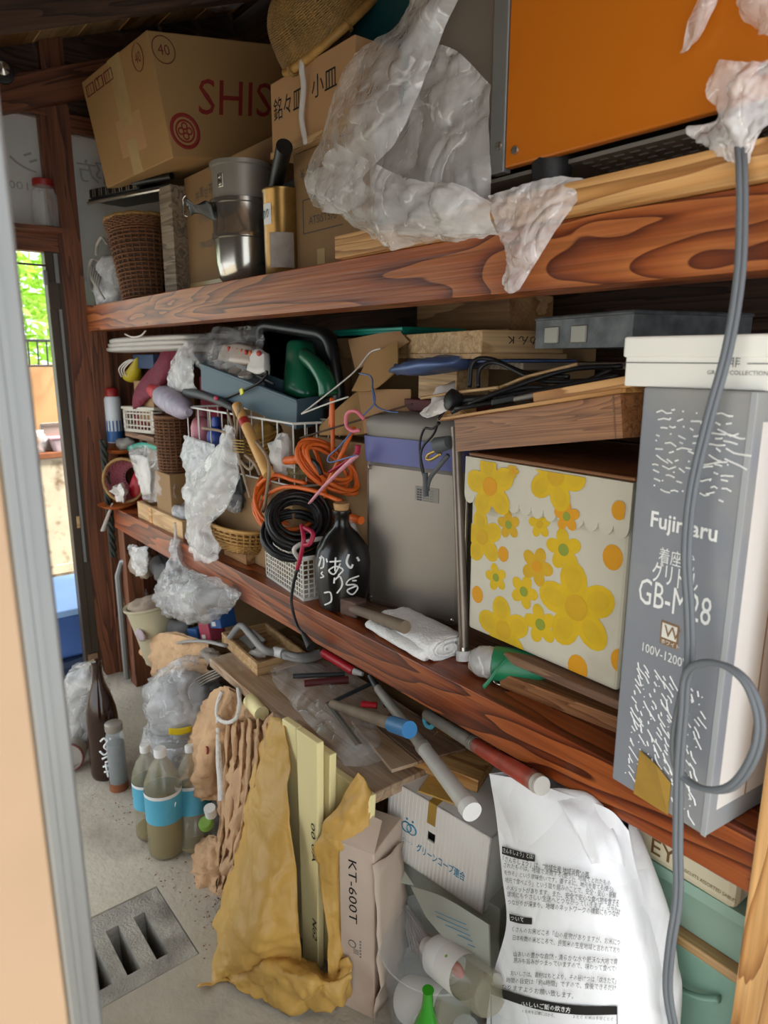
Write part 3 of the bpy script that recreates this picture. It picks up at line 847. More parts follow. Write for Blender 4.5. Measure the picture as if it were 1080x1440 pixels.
# orange machine
zb = 1.712; x0 = -1.06; x1 = -.815; x2 = .12
t = T('orange_machine', 'bright orange metal appliance on black rubber feet on the top shelf', 'appliance', (-.4, 1.1, ZT1 + .045))
ob('casing', B().box((x0 + .01, .915, zb + .06), (x2, 1.32, 2.35)).box((x0 + .01, .915, zb - .002), (x0 + .016, 1.32, zb + .06)).box((x0 + .016, 1.314, zb - .002), (x2, 1.32, zb + .06)).box((x2 - .006, .915, zb - .002), (x2, 1.314, zb + .06)), 'steel_dull', t, bevel=.004)
ob('front_panel', B().box((x1, .899, zb), (x2, .915, 2.36)), 'orange_paint', t, bevel=.003)
ob('edge_strip', B().box((x1 - .032, .897, zb - .005), (x1 - .001, .916, 2.36)), 'aluminium', t, bevel=.002)
ob('steel_panel', B().box((x0, .905, zb), (x1 - .033, .915, 2.36)), 'steel_brushed', t, bevel=.002)
for x, z in ((x1 + .022, zb + .022), (x1 - .012, zb + .035), (-.42, zb + .03)):
    ob('screw', B().lathe([(.007, 0), (.006, .003), (.001, .004)], 12, zaxis((0, -1, 0), (x, .898, z))), 'steel', t, smooth=40)
ob('base_plate', B().box((x0 + .02, 1.075, zb - .008), (x2, 1.30, zb - .002)).box((x0 + .02, .93, zb - .008), (-.702, 1.075, zb - .002)).box((-.026, .93, zb - .008), (x2, 1.075, zb - .002)).box((-.702, .93, zb - .008), (-.026, .945, zb - .002)), 'steel_dull', t)
b = B()
for j in range(6): b.box((-.702, .953 + j * .022, zb - .008), (-.026, .967 + j * .022 if j < 5 else 1.075, zb - .002))
for j in range(6):
    for k in range(27): b.box((-.710 + k * .026, .945 + j * .022, zb - .008), (-.700 + k * .026, .953 + j * .022, zb - .002))
o = ob('vent_grille', b, 'steel_dull', t); o['kind'] = 'stuff'
for x in (-.745, -.33, .05):
    for y in (.93, 1.26):
        ob('rubber_foot', B().lathe([(.026, 0), (.031, .045), (.031, .060)], 20, Matrix.Translation((x, y, ZT1 + .044))), 'black_rubber', t, smooth=40)
# plastic sheet draped over its left end
def PY(lst): return [P(x, y, Y=Y) for x, y, Y in lst]
t = T('plastic_sheet', 'large clear plastic sheet draped over the left end of the orange machine', 'plastic sheet', P(560, 350, Y=.86))
b = B(); b.patch([[V((-.93, 1.05, 2.365)), V((-.90, 1.05, 2.37)), V((-.86, 1.05, 2.365))], [V((-.95, .905, 2.362)), V((-.91, .90, 2.362)), V((-.87, .905, 2.362))], PY([(628, -180, .893), (664, -180, .885), (694, -180, .893)]), PY([(600, -60, .893), (640, -60, .88), (672, -60, .89)]), PY([(558, 30, .90), (585, 40, .87), (628, 30, .89)]), PY([(496, 82, .90), (540, 100, .85), (606, 90, .885)]), PY([(462, 150, .89), (520, 170, .83), (585, 140, .88)]), PY([(446, 205, .88), (480, 220, .84), (552, 205, .87)]), PY([(427, 258, .87), (470, 262, .84), (510, 250, .86)]), PY([(440, 290, .86), (480, 300, .84), (530, 268, .86)])], 12, 12, amp=.006, freq=9, seed=2, oct=4)
ob('front_flap', b, 'film_milky', t, smooth='all')
b = B(); b.patch([PY([(480, 205, .845), (560, 245, .83), (640, 262, .845), (694, 290, .865)]), PY([(450, 232, .84), (540, 268, .82), (630, 285, .835), (690, 305, .855)]), PY([(430, 258, .85), (500, 300, .82), (600, 312, .83), (696, 322, .85)]), PY([(470, 298, .85), (530, 325, .825), (610, 330, .83), (700, 332, .85)]), PY([(520, 335, .855), (565, 348, .845), (620, 342, .85), (690, 334, .855)])], 14, 12, amp=.008, freq=12, seed=6, oct=4)
ob('lower_fold', b, 'film_milky', t, smooth='all')
b = B(); b.patch([PY([(600, 60, .897), (640, 70, .892), (690, 120, .894)]), PY([(560, 150, .89), (630, 160, .875), (690, 200, .89)]), PY([(520, 250, .875), (620, 260, .862), (692, 280, .88)]), PY([(560, 330, .86), (630, 335, .85), (720, 325, .86)])], 14, 14, amp=.006, freq=12, seed=9, oct=4)
ob('inner_layer', b, 'film_milky', t, smooth='all')
b = B(); b.patch([PY([(685, 275, .862), (720, 265, .857), (770, 250, .86), (832, 249, .868)]), PY([(690, 300, .857), (725, 300, .85), (765, 285, .852), (815, 275, .86)]), PY([(700, 325, .855), (728, 330, .848), (765, 320, .85), (795, 305, .858)]), PY([(712, 362, .86), (725, 365, .85), (748, 355, .852), (768, 345, .86)]), PY([(704, 400, .865), (712, 410, .857), (722, 412, .857), (735, 400, .86)])], 12, 12, amp=.006, freq=16, seed=12, oct=4)
tag(ob('plastic_scrap', b, 'film_pink', smooth='all'), 'torn white plastic scrap hanging over the plank and top beam', 'plastic sheet')
b = B(); b.patch([PY([(1018, 88, .87), (1045, 85, .85), (1078, 82, .86), (1110, 80, .87)]), PY([(1002, 130, .87), (1035, 132, .84), (1070, 130, .85), (1100, 130, .87)]), PY([(1005, 165, .87), (1030, 172, .845), (1060, 165, .85), (1090, 170, .86)]), PY([(970, 185, .87), (1010, 200, .85), (1045, 205, .845), (1070, 190, .86)]), PY([(1000, 215, .865), (1022, 225, .855), (1042, 235, .85), (1055, 228, .855)])], 12, 12, amp=.007, freq=18, seed=15, oct=4)
tag(ob('plastic_scrap', b, 'film_pink', smooth='all'), 'crumpled white plastic knotted round the grey power cord', 'plastic sheet')
b = B(); b.patch([[V((-.50, 1.0, 2.365)), V((-.48, 1.0, 2.368)), V((-.46, 1.0, 2.365))], [V((-.50, .893, 2.362)), V((-.48, .89, 2.362)), V((-.46, .893, 2.362))], PY([(1000, -120, .888), (1016, -120, .884), (1030, -120, .888)]), PY([(988, -30, .885), (1000, -30, .88), (1015, -30, .885)]), PY([(972, 30, .885), (985, 35, .875), (1000, 25, .885)]), PY([(956, 75, .888), (962, 74, .885), (968, 72, .888)])], 6, 6, amp=.003, freq=18, seed=17)
tag(ob('plastic_scrap', b, 'film_pink', smooth='all'), 'thin torn strip of plastic hanging down the orange panel', 'plastic sheet')
b = B(); b.patch([[V((-.42, 1.0, 2.365)), V((-.34, 1.0, 2.368)), V((-.26, 1.0, 2.365))], [V((-.42, .893, 2.362)), V((-.34, .888, 2.362)), V((-.26, .893, 2.362))], PY([(1046, -160, .888), (1085, -160, .875), (1125, -160, .885)]), PY([(1040, -20, .88), (1070, -20, .86), (1110, -20, .87)]), PY([(1043, 10, .88), (1075, 15, .855), (1110, 20, .87)]), PY([(1062, 48, .88), (1080, 50, .86), (1110, 60, .87)])], 6, 6, amp=.006, freq=16, seed=19)
tag(ob('plastic_scrap', b, 'film_pink', smooth='all'), 'creased plastic sheet stuck at the upper corner of the orange panel', 'plastic sheet')
# dark bag up under the roof
c0 = P(300, -25, Y=1.2)
b = B(); b.loft([(c0 + V((0, 0, .25)), V((.04, 0, 0)), V((0, .04, 0))), (c0 + V((0, 0, .1)), V((.12, 0, 0)), V((0, .08, 0))), (c0 + V((.02, 0, -.02)), V((.13, 0, 0)), V((0, .09, 0))), (c0 + V((.05, 0, -.09)), V((.03, 0, 0)), V((0, .03, 0)))], amp=.03, freq=8, seed=8)
tag(ob('plastic_bag', b, 'film_grey', smooth='all'), 'dusty grey plastic bag hanging under the roof above the leaning carton', 'bag')
# jar with red lid on the end window rail
c0 = P(68, 318, X=XE + .005); c0 = V((XE - .012, c0.y - .01, 1.897))
c0.x = XE + .03
board('window_ledge', (XE, .55, 1.88), (XE + .09, .80, 1.896), 'redwood', we)
t = T('glass_jar', 'empty glass jar with red lid on the end window ledge', 'jar', c0)
lathe_ob('glass', [(.034, 0), (.043, .006), (.045, .06), (.044, .12), (.034, .14), (.033, .15)], 'clear_glass', t, Matrix.Translation(c0))
lathe_ob('lid', [(.037, .15), (.038, .152), (.038, .172), (.034, .175), (.001, .175)], 'red_lid', t, Matrix.Translation(c0))
# round metal knob fixed to the rafter
c0 = P(4, 100, X=XE + .09)
t = T('ceiling_lamp', 'dark round lamp socket with shiny bulb fixed to the end rafter', 'lamp', c0)
lathe_ob('socket', [(.001, -.05), (.03, -.048), (.036, -.02), (.038, 0), (.03, .002)], 'black_plastic', t, zaxis((1, -.2, 0), c0))
lathe_ob('bulb', [(.016, 0), (.024, .015), (.022, .03), (.001, .04)], 'steel', t, zaxis((1, -.2, 0), c0))
# ================================================================ middle shelf, right half
Z2 = ZM1
mat('box_grey', '84878d', .75, var=.10, vs=5, dirt='9a9890', ds=4)
mat('box_grey_light', 'a5a7a8', .75, var=.08, vs=5)
mat('box_white', 'dcd6cf', .6, var=.05, vs=5)
mat('box_cream', 'e6e4da', .5, var=.05, vs=4)
mat('sticker_brown', '8c6a48', .6, var=.1)
mat('cloth_floral', 'cfc9b6', .7, var=.08, vs=6, dirt='a2937c', ds=3)
mat('flower_yellow', 'dcb512', .65, var=.12, vs=20)
mat('flower_ochre', 'd3a618', .65, var=.12, vs=20)
mat('flower_inner', 'd6b01a', .65, var=.12, vs=20)
mat('flower_orange', 'dd9a10', .65, var=.1, vs=20)
mat('flower_green', '8f9c35', .65, var=.1, vs=20)
mat('flower_line', 'e8dc8a', .65, var=.1, vs=20)
mat('bin_grey', '8e897f', .5, var=.08, vs=4)
mat('bin_blue', '5b5f97', .4, var=.08, vs=4)
mat('towel', 'f2f1ee', .95, var=.06, vs=30, bump=.5, bs=160)
mat('pipe_brown', '7d7166', .35, .6, var=.2, vs=14)
mat('hammer_iron', '6f584c', .7, .3, var=.35, vs=25, bump=.4, bs=60)
mat('handle_wood', '7b6a58', .7, var=.25, vs=14)
mat('jug_black', '161514', .28, var=.1, coat=.3)
mat('cork', 'b88d5c', .8, var=.3, vs=60)
mat('basket_white', 'd2cec3', .5, var=.06, vs=5)
mat('cord_black', '1a1a1b', .42, var=.2, vs=10)
mat('cord_orange', 'd9641e', .42, var=.1, vs=10)
mat('cord_grey', '63676b', .45, var=.08, vs=10)
mat('pink_plastic', 'd9707f', .35, var=.08)
mat('pink_light', 'e09aa4', .35, var=.08)
mat('crimson', 'a81f3f', .4, var=.1)
mat('zinc', '6a6c6d', .5, .35, var=.5, vs=24, dirt='3f4142', ds=16)
mat('green_plastic', '1f7a52', .35, var=.1)
mat('mint_plastic', '5f9a80', .45, var=.08)
mat('aqua_plastic', '1b8f78', .35, var=.1)
mat('wire_blue', '5c6f99', .4, .3, var=.1)
mat('wire_white', 'd6d2c8', .45, var=.06)
mat('dust_paper', 'b9b2a4', .85, var=.2, vs=20)
mat('dark_grey', '38393a', .5, var=.15)
mat('maroon', '5d2220', .6, var=.15)
mat('cable_grey', '55585a', .5, var=.1)
mat('brass', 'b99d5a', .35, .7, var=.1)
# tall grey appliance box, turned a little and overhanging the beam
A = P(860, 1095, Z=Z2); Bp = P(992, 1178, Z=Z2)
u = (Bp - A).normalized(); w_ = V((-u.y, u.x, 0))
W = (Bp - A).length; H = along(Bp, (0, 0, 1), 1047, 552)
bx = Bx(A + V((0, 0, .0006)), u, (0, 0, 1), w_, W, H, .40)
t = T('appliance_box', 'tall grey griddle box with white lettering and squiggles on the middle beam', 'box', bx.p(.5, 0, .5))
bx.solid('body', 'box_grey', t, bevel=.003)
bx.decal(t, 'side_panel', 'box_white', .045, 1, .06, .94, 'r'); bx.decal(t, 'edge_band', 'box_grey_light', .955, 1.0, 0, 1, 'f')
bx.decal(t, 'side_line', 'sticker_brown', .20, .206, .06, .94, 'r', t=.0018)
ob('tape', B().add([bx.p(.27, 0, 0) - w_ * .002, bx.p(.64, 0, 0) - w_ * .002, bx.p(.64, .085, 0) - w_ * .003, bx.p(.5, .115, 0) - w_ * .007, bx.p(.30, .125, 0) - w_ * .003], [(0, 1, 2, 3, 4)]), 'tape_brown', t, solid=.001)
bx.decal(t, 'tape', 'tape_brown', .72, 1, 0, .12, 'r', t=.003)
bx.text(t, 'Fujimaru', .19, .672, .029, 'ink_white', w=W * .62, bold=.02)
bx.text(t, '着座式', .30, .607, .021, 'ink_white', w=W * .34); bx.text(t, 'グリドル', .25, .557, .03, 'ink_white', w=W * .44, bold=.01)
bx.text(t, 'GB-M28', .13, .495, .037, 'ink_white', w=W * .70)
bx.decal(t, 'sticker', 'sticker_brown', .385, .56, .415, .472, t=.001); bx.decal(t, 'sticker_field', 'box_cream', .40, .545, .432, .467, t=.0016)
bx.text(t, 'W', .425, .437, .016, 'sticker_brown', off=.0022); bx.text(t, 'ホワイト', .405, .418, .006, 'ink_white', off=.002)
bx.text(t, '100V-1200W', .22, .378, .013, 'ink_white', w=W * .5)
rnd = random.Random(5)
def squiggles(a0, a1, b0, b1, rows, cols, slant):
    b = B()
    for j in range(rows):
        for i in range(cols):
            a = a0 + (a1 - a0) * (i + rnd.uniform(.1, .7)) / cols; q = b0 + (b1 - b0) * (j + rnd.uniform(.2, .8)) / rows
            p0 = bx.p(a, q, 0) - w_ * .0008
            n = rnd.choice((1, 1, 2, 3)); L = rnd.uniform(.004, .011); dirv = (bx.u * math.cos(slant) - bx.v * math.sin(slant))
            pts = [p0]
            for k in range(n):
                e = rnd.uniform(-.5, .5); pts.append(pts[-1] + (dirv + (bx.v if abs(slant) < .5 else bx.u) * e) * L)
            if rnd.random() < .25: pts = [p0, p0 + dirv * .0015]
            b.tube(pts, .0011, n=4)
    o = ob('printed_squiggles', b, 'ink_white', t); o['kind'] = 'stuff'
squiggles(.14, .86, .77, .96, 11, 7, .05); squiggles(.14, .86, .03, .35, 21, 8, .85)
# white gift box on top
zt = Z2 + H + .0012
A = P(877, 545, Z=zt); A.y = .845
bx = Bx((P(877, 545, Y=.845).x, .845, zt), (1, 0, 0), (0, 0, 1), (0, 1, 0), .42, .063, .34)
t = T('gift_box', 'flat white lidded box lying on the tall grey box', 'box', bx.p(.5, 0, .5))
bx.solid('base', 'box_cream', t, bevel=.002)
lid = Bx(bx.p(0, .60, 0) - V((.003, .003, 0)), bx.u, bx.v, bx.w, bx.W + .006, bx.H * .42, bx.D + .006); lid.solid('lid', 'box_cream', t, bevel=.003)
bx.decal(t, 'printed_line', 'ink_grey', 0, .31, .48, .50); bx.decal(t, 'printed_line', 'ink_grey', .38, 1, .48, .50)
bx.text(t, '非', .33, .42, .013, 'ink_grey'); bx.text(t, 'GRAND COLLECTION', .27, .28, .005, 'ink_grey')
# floral storage box
A = P(658, 882, Z=.872); Bp = P(867, 973, Z=.872); u = (Bp - A); u.z = 0; W = u.length; u.normalize(); w_ = V((-u.y, u.x, 0))
H = along(A, (0, 0, 1), 647, 641)
fb = Bx(A, u, (0, 0, 1), w_, W, H, .34)
t = T('floral_box', 'cloth storage box printed with yellow flowers and scalloped flap', 'storage box', fb.p(.5, 0, .5))
fb.solid('body', 'cloth_floral', t, bevel=.006)
top = Bx(fb.p(0, 1, 0) - u * .006 - w_ * .006, u, (0, 0, 1), w_, W + .012, .008, .352); top.solid('lid_top', 'oak_veneer', t, bevel=.003)
def fcd(x, y):
    a = .5
    for _ in range(3):
        xl = 105 + 25 * (y - 48) / 540; xr = 655 - 55 * (y - 125) / 670
        a = (x - xl) / (xr - xl)
    yt = 48 + 77 * a; yb = 590 + 205 * a
    return a, 1 - (y - yt) / (yb - yt)
fl0 = .258   # flap depth as fraction
flap = B(); n = 13
q = lambda a, b, off=.012: fb.p(a, b, 0) - w_ * off
vs = [q(-.02, 1.0), q(1.02, 1.0)]
edge = []
for k in range(n):
    for j in range(9):
        an = math.pi * j / 8
        edge.append(q(-.02 + 1.04 * (k + .5 - .5 * math.cos(an)) / n, .80 - .055 * math.sin(an) - 0, .013))
allv = [vs[0]] + edge + [vs[1]]
flap.prism(allv, w_ * .004)
fo = ob('flap', flap, 'cloth_floral', t)
sf = B(); e2 = []
for k in range(6):
    for j in range(7):
        an = math.pi * j / 6; e2.append(fb.p(0, .80 - .05 * math.sin(an), (k + .5 - .5 * math.cos(an)) / 6) - u * .008)
sf.prism([fb.p(0, 1, 0) - u * .008] + e2 + [fb.p(0, 1, 1) - u * .008], u * .002); ob('flap', sf, 'cloth_floral', t)
def disc(b, c, ra, rb, ang, off, n=14):
    cu = u * math.cos(ang) + V((0, 0, 1)) * math.sin(ang); cv = V((0, 0, 1)) * math.cos(ang) - u * math.sin(ang)
    c = c - w_ * off
    b.add([c + cu * ra * math.cos(2 * math.pi * k / n) + cv * rb * math.sin(2 * math.pi * k / n) for k in range(n)], [tuple(range(n))])
lim_lo = lambda p: p
def clipb(b):
    """keep print inside the cloth front"""
    for i, v in enumerate(b.v):
        a = (v - fb.O).dot(u); z = (v - fb.O).z
        d = (v - fb.O).dot(w_)
        a = min(max(a, .002), W - .002); z = min(max(z, .003), H - .003)
        b.v[i] = fb.O + u * a + V((0, 0, z)) + w_ * d
    return b
def flower(cx, cy, r, n, m, mc, off=.0006, rot=0, fat=.36):
    a, b_ = fcd(cx, cy); c = fb.p(a, b_, 0); s = W / 500 * .88; R = r * s
    b = B(); bi = B()
    for k in range(n):
        an = rot + 2 * math.pi * k / n
        d = u * math.cos(an) + V((0, 0, 1)) * math.sin(an)
        disc(b, c + d * R * .60, R * .44, R * fat, an, off + .00003 * k)
        if r > 60: disc(bi, c + d * R * .62, R * .30, R * fat * .62, an, off + .0003 + .00003 * k)
    o = ob('printed_flower', clipb(b), m, t); 
    if r > 60:
        g = ob('petal_print', clipb(bi), 'flower_inner' if m == 'flower_yellow' else 'flower_yellow', o)
    b = B(); disc(b, c, R * .30, R * .30, 0, off + .0006); ob('flower_centre', clipb(b), mc, o)
for f in ((165, 300, 85, 5, 'flower_yellow', 'flower_ochre'), (265, 262, 44, 5, 'flower_ochre', 'flower_green'), (375, 262, 40, 5, 'flower_yellow', 'flower_ochre'), (455, 340, 60, 5, 'flower_yellow', 'flower_green'), (370, 395, 58, 5, 'flower_ochre', 'flower_orange'), (495, 525, 128, 5, 'flower_yellow', 'flower_ochre'), (228, 430, 44, 5, 'flower_yellow', 'flower_green'), (330, 477, 52, 5, 'flower_yellow', 'flower_green'), (265, 605, 105, 5, 'flower_yellow', 'flower_ochre'), (388, 585, 60, 5, 'flower_yellow', 'flower_green')):
    flower(*f, rot=(f[0] * 7 % 10) / 10)
for x, y, r in ((250, 355, 19), (160, 483, 22), (597, 358, 27), (500, 725, 30), (612, 690, 26)):
    a, b_ = fcd(x, y); b = B(); disc(b, fb.p(a, b_, 0), r * W / 500, r * W / 500 * 1.15, 0, .0006); ob('printed_dot', clipb(b), 'flower_orange', t)
for f in ((205, 140, 98, 5, 'flower_yellow', 'flower_orange'), (440, 110, 95, 5, 'flower_yellow', 'flower_ochre'), (478, 232, 42, 5, 'flower_orange', 'flower_green'), (290, 95, 22, 5, 'flower_ochre', 'flower_orange')):
    flower(*f, off=.0142, rot=(f[0] * 3 % 10) / 10)
a, b_ = fcd(637, 210); b = B(); disc(b, fb.p(.965, b_, 0), .014, .016, 0, .0142); ob('printed_dot', clipb(b), 'flower_orange', t)
# boards under it
A = P(702, 966, Z=Z2); Bp = P(868, 1032, Z=Z2); u2 = (Bp - A).normalized()
bx = Bx(A, u2, (0, 0, 1), V((-u2.y, u2.x, 0)), .295, .030, .30); o = bx.solid('plank', 'oak_veneer', None, bevel=.002)
tag(o, 'reddish wooden board lying flat on the shelf under the floral box', 'board')
bx = Bx(bx.p(0, 1, 0) + V((.0, .008, .022)), (.99, .02, 0), (0, 0, 1), (-.02, .99, 0), .295, .016, .30); o = bx.solid('plank', 'oldwood', None, bevel=.002)
tag(o, 'dark grey-brown board stacked directly beneath the floral box', 'board')
bs = Bx(bx.p(0, 0, 0) + V((.02, .06, -.022)), (1, 0, 0), (0, 0, 1), (0, 1, 0), .26, .022, .22); o = bs.solid('batten', 'darkwood', None, bevel=.002)
tag(o, 'dark batten spacing the two boards under the floral box', 'board')
# green bottle with key tag under the floral box
c0 = P(690, 935, Z=Z2 + .035); c0.y += .01; c0.z = Z2 + .036
t = T('green_bottle', 'green squeeze bottle with clear cap lying beside the flower box', 'bottle', c0)
d = V((.8, .5, 0)).normalized()
ob('cap', B().lathe([(.001, -.02), (.018, -.018), (.030, 0), (.032, .02), (.030, .03)], 20, zaxis(d, c0 - d * .03)), 'film_milky', t, smooth=50)
ob('body', B().lathe([(.030, .028), (.034, .03), (.034, .12), (.02, .135), (.001, .136)], 20, zaxis(d, c0 - d * .03)), 'green_plastic', t, smooth=50)
k0 = P(697, 945, Z=Z2 + .012)
t = T('key_tag', 'green plastic key tag with small metal ring on the shelf edge', 'key tag', k0)
b = B(); b.tube(cr([P(712, 925, Y=.93), P(700, 940, Y=.915), P(688, 957, Y=.905), P(680, 966, Y=.902)], 5), [.003, .006], n=8, flat=.5); ob('tag', b, 'green_plastic', t, smooth='all')
b = B(); kc = P(702, 958, Z=Z2 + .006); b.tube([kc + V((.011 * math.cos(a * .5), .011 * math.sin(a * .5), .002 * math.sin(a))) for a in range(13)], .0022, n=6, closed=True); ob('ring', b, 'steel', t, smooth='all')
# steel bin
A = P(514, 847, Z=Z2); Bp = P(645, 886, Z=Z2); u = (Bp - A).normalized(); w_ = V((-u.y, u.x, 0)); W = (Bp - A).length
zb = along(A, (0, 0, 1), 507, 645); zl = along(A, (0, 0, 1), 503, 612)
bn = Bx(A, u, (0, 0, 1), w_, W, zb, .30)
t = T('rice_bin', 'stainless rice bin with grey lid and blue rim', 'bin', bn.p(.5, 0, .5))
c = bn.p(.5, 0, .5)
hw, hdp = W / 2, .15
ob('body', B().obox(bn.O, u * W, V((0, 0, zb)), w_ * .30), 'steel_brushed', t, bevel=.014)
b = B(); b.loft([(c + V((0, 0, zb - .004)), u * (hw + .006), w_ * (hdp + .006)), (c + V((0, 0, zl)), u * (hw + .008), w_ * (hdp + .008))], n=64, sub=2, sq=14); ob('rim_band', b, 'bin_blue', t, smooth=35)
b = B(); b.loft([(c + V((0, 0, zl)), u * (hw + .006), w_ * (hdp + .006)), (c + V((0, 0, zl + .03)), u * (hw + .008), w_ * (hdp + .008)), (c + V((0, 0, zl + .045)), u * (hw - .0), w_ * hdp), (c + V((0, 0, zl + .055)), u * (hw - .02), w_ * (hdp - .02)), (c + V((0, 0, zl + .058)), u * (hw - .05), w_ * (hdp - .05))], n=64, sub=3, sq=9); ob('lid', b, 'bin_grey', t, smooth='all')
for a, q in ((.06, .05), (.94, .05), (.06, .95), (.94, .95)): ob('bolt', B().lathe([(.006, 0), (.006, .003), (.003, .005), (.001, .0055)], 12, zaxis(-w_, bn.p(a, q, 0))), 'steel', t, smooth=40)
lb = bn.decal(t, 'label', 'paper_grey', .55, .78, .78, .87, t=.0015)
for k in range(5): bn.text(lb, 'SAMPLE RICE' if False else '■■ ▪▪▪▪ ▪▪', .57, .845 - .016 * k, .0035, 'ink_soft', w=.045, off=.0018)
ob('side_post', B().tube([bn.p(1.0, .02, .06), bn.p(1.0, 1, .06)], .006, n=10), 'steel', t, smooth=40)
# grey and brown steel pipe leaning in front
p0 = P(652, 928, Z=Z2); p1 = P(641, 600, Y=p0.y + .03)
t = T('steel_pipe', 'brownish steel pipe standing upright between bin and flower box', 'pipe', p0)
ob('tube', cyl(p0 + V((0, 0, .03)), p1, .0105), 'pipe_brown', t, smooth=40)
ob('end_sleeve', cyl(p0, p0 + (p1 - p0).normalized() * .05, .013, .012), 'steel', t, smooth=40)
ob('taped_end', cyl(p0 + V((.001, -.001, 0)), p0 + (p1 - p0).normalized() * .02, .016, .015), 'towel', t, smooth=40)
# rolled towel
e0 = P(626, 908, Z=Z2 + .026); e1 = P(556, 868, Z=Z2 + .022)
e0.z = e1.z = Z2 + .024
d = (e0 - e1).normalized(); sdv = V((-d.y, d.x, 0))
t = T('towel', 'folded white towel on the shelf in front of the steel bin', 'towel', (e0 + e1) / 2)
b = B(); b.loft([(e1 - d * .02, sdv * .03, V((0, 0, .010))), (e1, sdv * .045, V((0, 0, .018))), (e1.lerp(e0, .5), sdv * .05, V((0, 0, .023))), (e0, sdv * .052, V((0, 0, .024))), (e0 + d * .008, sdv * .046, V((0, 0, .020)))], n=32, amp=.0035, freq=24, seed=3, sq=2.6)
ob('roll', b, 'towel', t, smooth='all')
sp = [e0 + d * .012 + sdv * (.046 - .0016 * k) * math.cos(k * .42) + V((0, 0, (.021 - .0007 * k) * math.sin(k * .42))) for k in range(26)]
ob('spiral_edge', B().tube(sp, .0035, n=6), 'towel', t, smooth='all')
b = B(); b.loft([(e1 + sdv * -.045 + V((-.01, -.01, -.008)), sdv * .02, V((0, 0, .010))), (e1.lerp(e0, .5) - sdv * .055 + V((0, 0, -.008)), sdv * .02, V((0, 0, .012))), (e0 - sdv * .045 - V((0, 0, .008)), sdv * .02, V((0, 0, .012)))], n=20, amp=.002, freq=30); ob('fold', b, 'towel', t, smooth='all')
# club hammer
h0 = P(486, 865, Z=Z2); h1 = P(524, 862, Z=Z2)
d = V((.86, .5, 0)).normalized(); d2 = V((-d.y, d.x, 0))
t = T('club_hammer', 'rusty club hammer with worn wooden handle lying beside the black jug', 'hammer', h0)
c = P(489, 867, Z=Z2 + .005); c.z = Z2
hb = Bx(c - V((.035, 0, 0)), (.98, .2, 0), (0, 0, 1), (-.2, .98, 0), .055, .042, .042)
hb.solid('head', 'hammer_iron', t, bevel=.006)
ha = hb.p(.6, .5, 0) + V((0, .01, 0)); he = P(570, 882, Z=Z2 + .05)
ob('handle', cyl(ha, he, .011, .0145, extra=((.5, .0125),)), 'handle_wood', t, smooth=50)
# black calligraphy jug
c0 = P(480, 864, Z=Z2); c0 += _fh * .066; c0.z = Z2
t = T('sake_jug', 'black ceramic jug with white brush lettering and cork stopper', 'jug', c0)
JS = 1.14; Mj = Matrix.Translation(c0) @ Matrix.Scale(JS, 4)
lathe_ob('body', [(.045, 0), (.052, .004), (.060, .06), (.062, .105), (.056, .135), (.036, .165), (.020, .180), (.016, .192), (.0175, .207), (.021, .210), (.021, .218), (.016, .219)], 'jug_black', t, Mj, 40)
lathe_ob('cork', [(.0155, .216), (.018, .232), (.017, .234), (.001, .2345)], 'cork', t, Mj, 20)
tocam = (CAM - c0); tocam.z = 0; tocam.normalize(); sx = V((-tocam.y, tocam.x, 0))
def onjug(x, z):
    pr = [(0, .054), (.06, .0605), (.105, .0625), (.135, .0565), (.165, .037)]
    r = .06
    for (z0, r0), (z1, r1) in zip(pr, pr[1:]):
        if z0 <= z <= z1: r = r0 + (r1 - r0) * (z - z0) / (z1 - z0)
    a = x / r
    return c0 + (tocam * math.cos(a) * (r + .0003) + sx * math.sin(a) * (r + .0003) + V((0, 0, z))) * JS
def jugink(lines, ox, oz, sc, wd=.0022):
    for ln in lines:
        b = B(); b.tube([onjug(ox + p.x * sc, oz + p.y * sc) for p in cr([V((x, y, 0)) for x, y in ln], 6)], wd, n=6); ob('brush_stroke', b, 'ink_white', t, smooth='all')
jugink([[(-.2, 1), (-.35, .5), (-.1, .15), (.05, .35)], [(.35, .75), (.5, .5)]], .021, .100, .034, .003)
jugink([[(.5, 1), (-.2, .85), (-.4, .5), (.1, .45), (.4, .15), (0, -.25), (-.35, .1), (.35, .35)], [(0, .75), (.3, .7)]], .021, .052, .032)
jugink([[(-.4, .75), (.35, .85)], [(0, 1.05), (-.05, .2)], [(.3, .7), (-.1, 0), (-.45, .2), (0, .5), (.45, .3), (.15, -.1)]], -.014, .092, .034)
jugink([[(-.15, .9), (-.2, .5)], [(-.2, .7), (.2, 1), (.35, .4), (0, -.2)]], -.012, .055, .032)
jugink([[(-.4, .8), (.1, .9), (.1, .2), (-.2, 0)], [(-.1, 1.05), (-.45, .1)], [(.4, .9), (.5, .6)]], -.046, .100, .026)
jugink([[(.1, .9), (-.1, .7), (.2, .5), (-.2, .3)]], -.048, .07, .026, .0018); jugink([[(-.2, .8), (.25, .9), (.3, .3), (-.2, -.05)]], -.036, .018, .034)
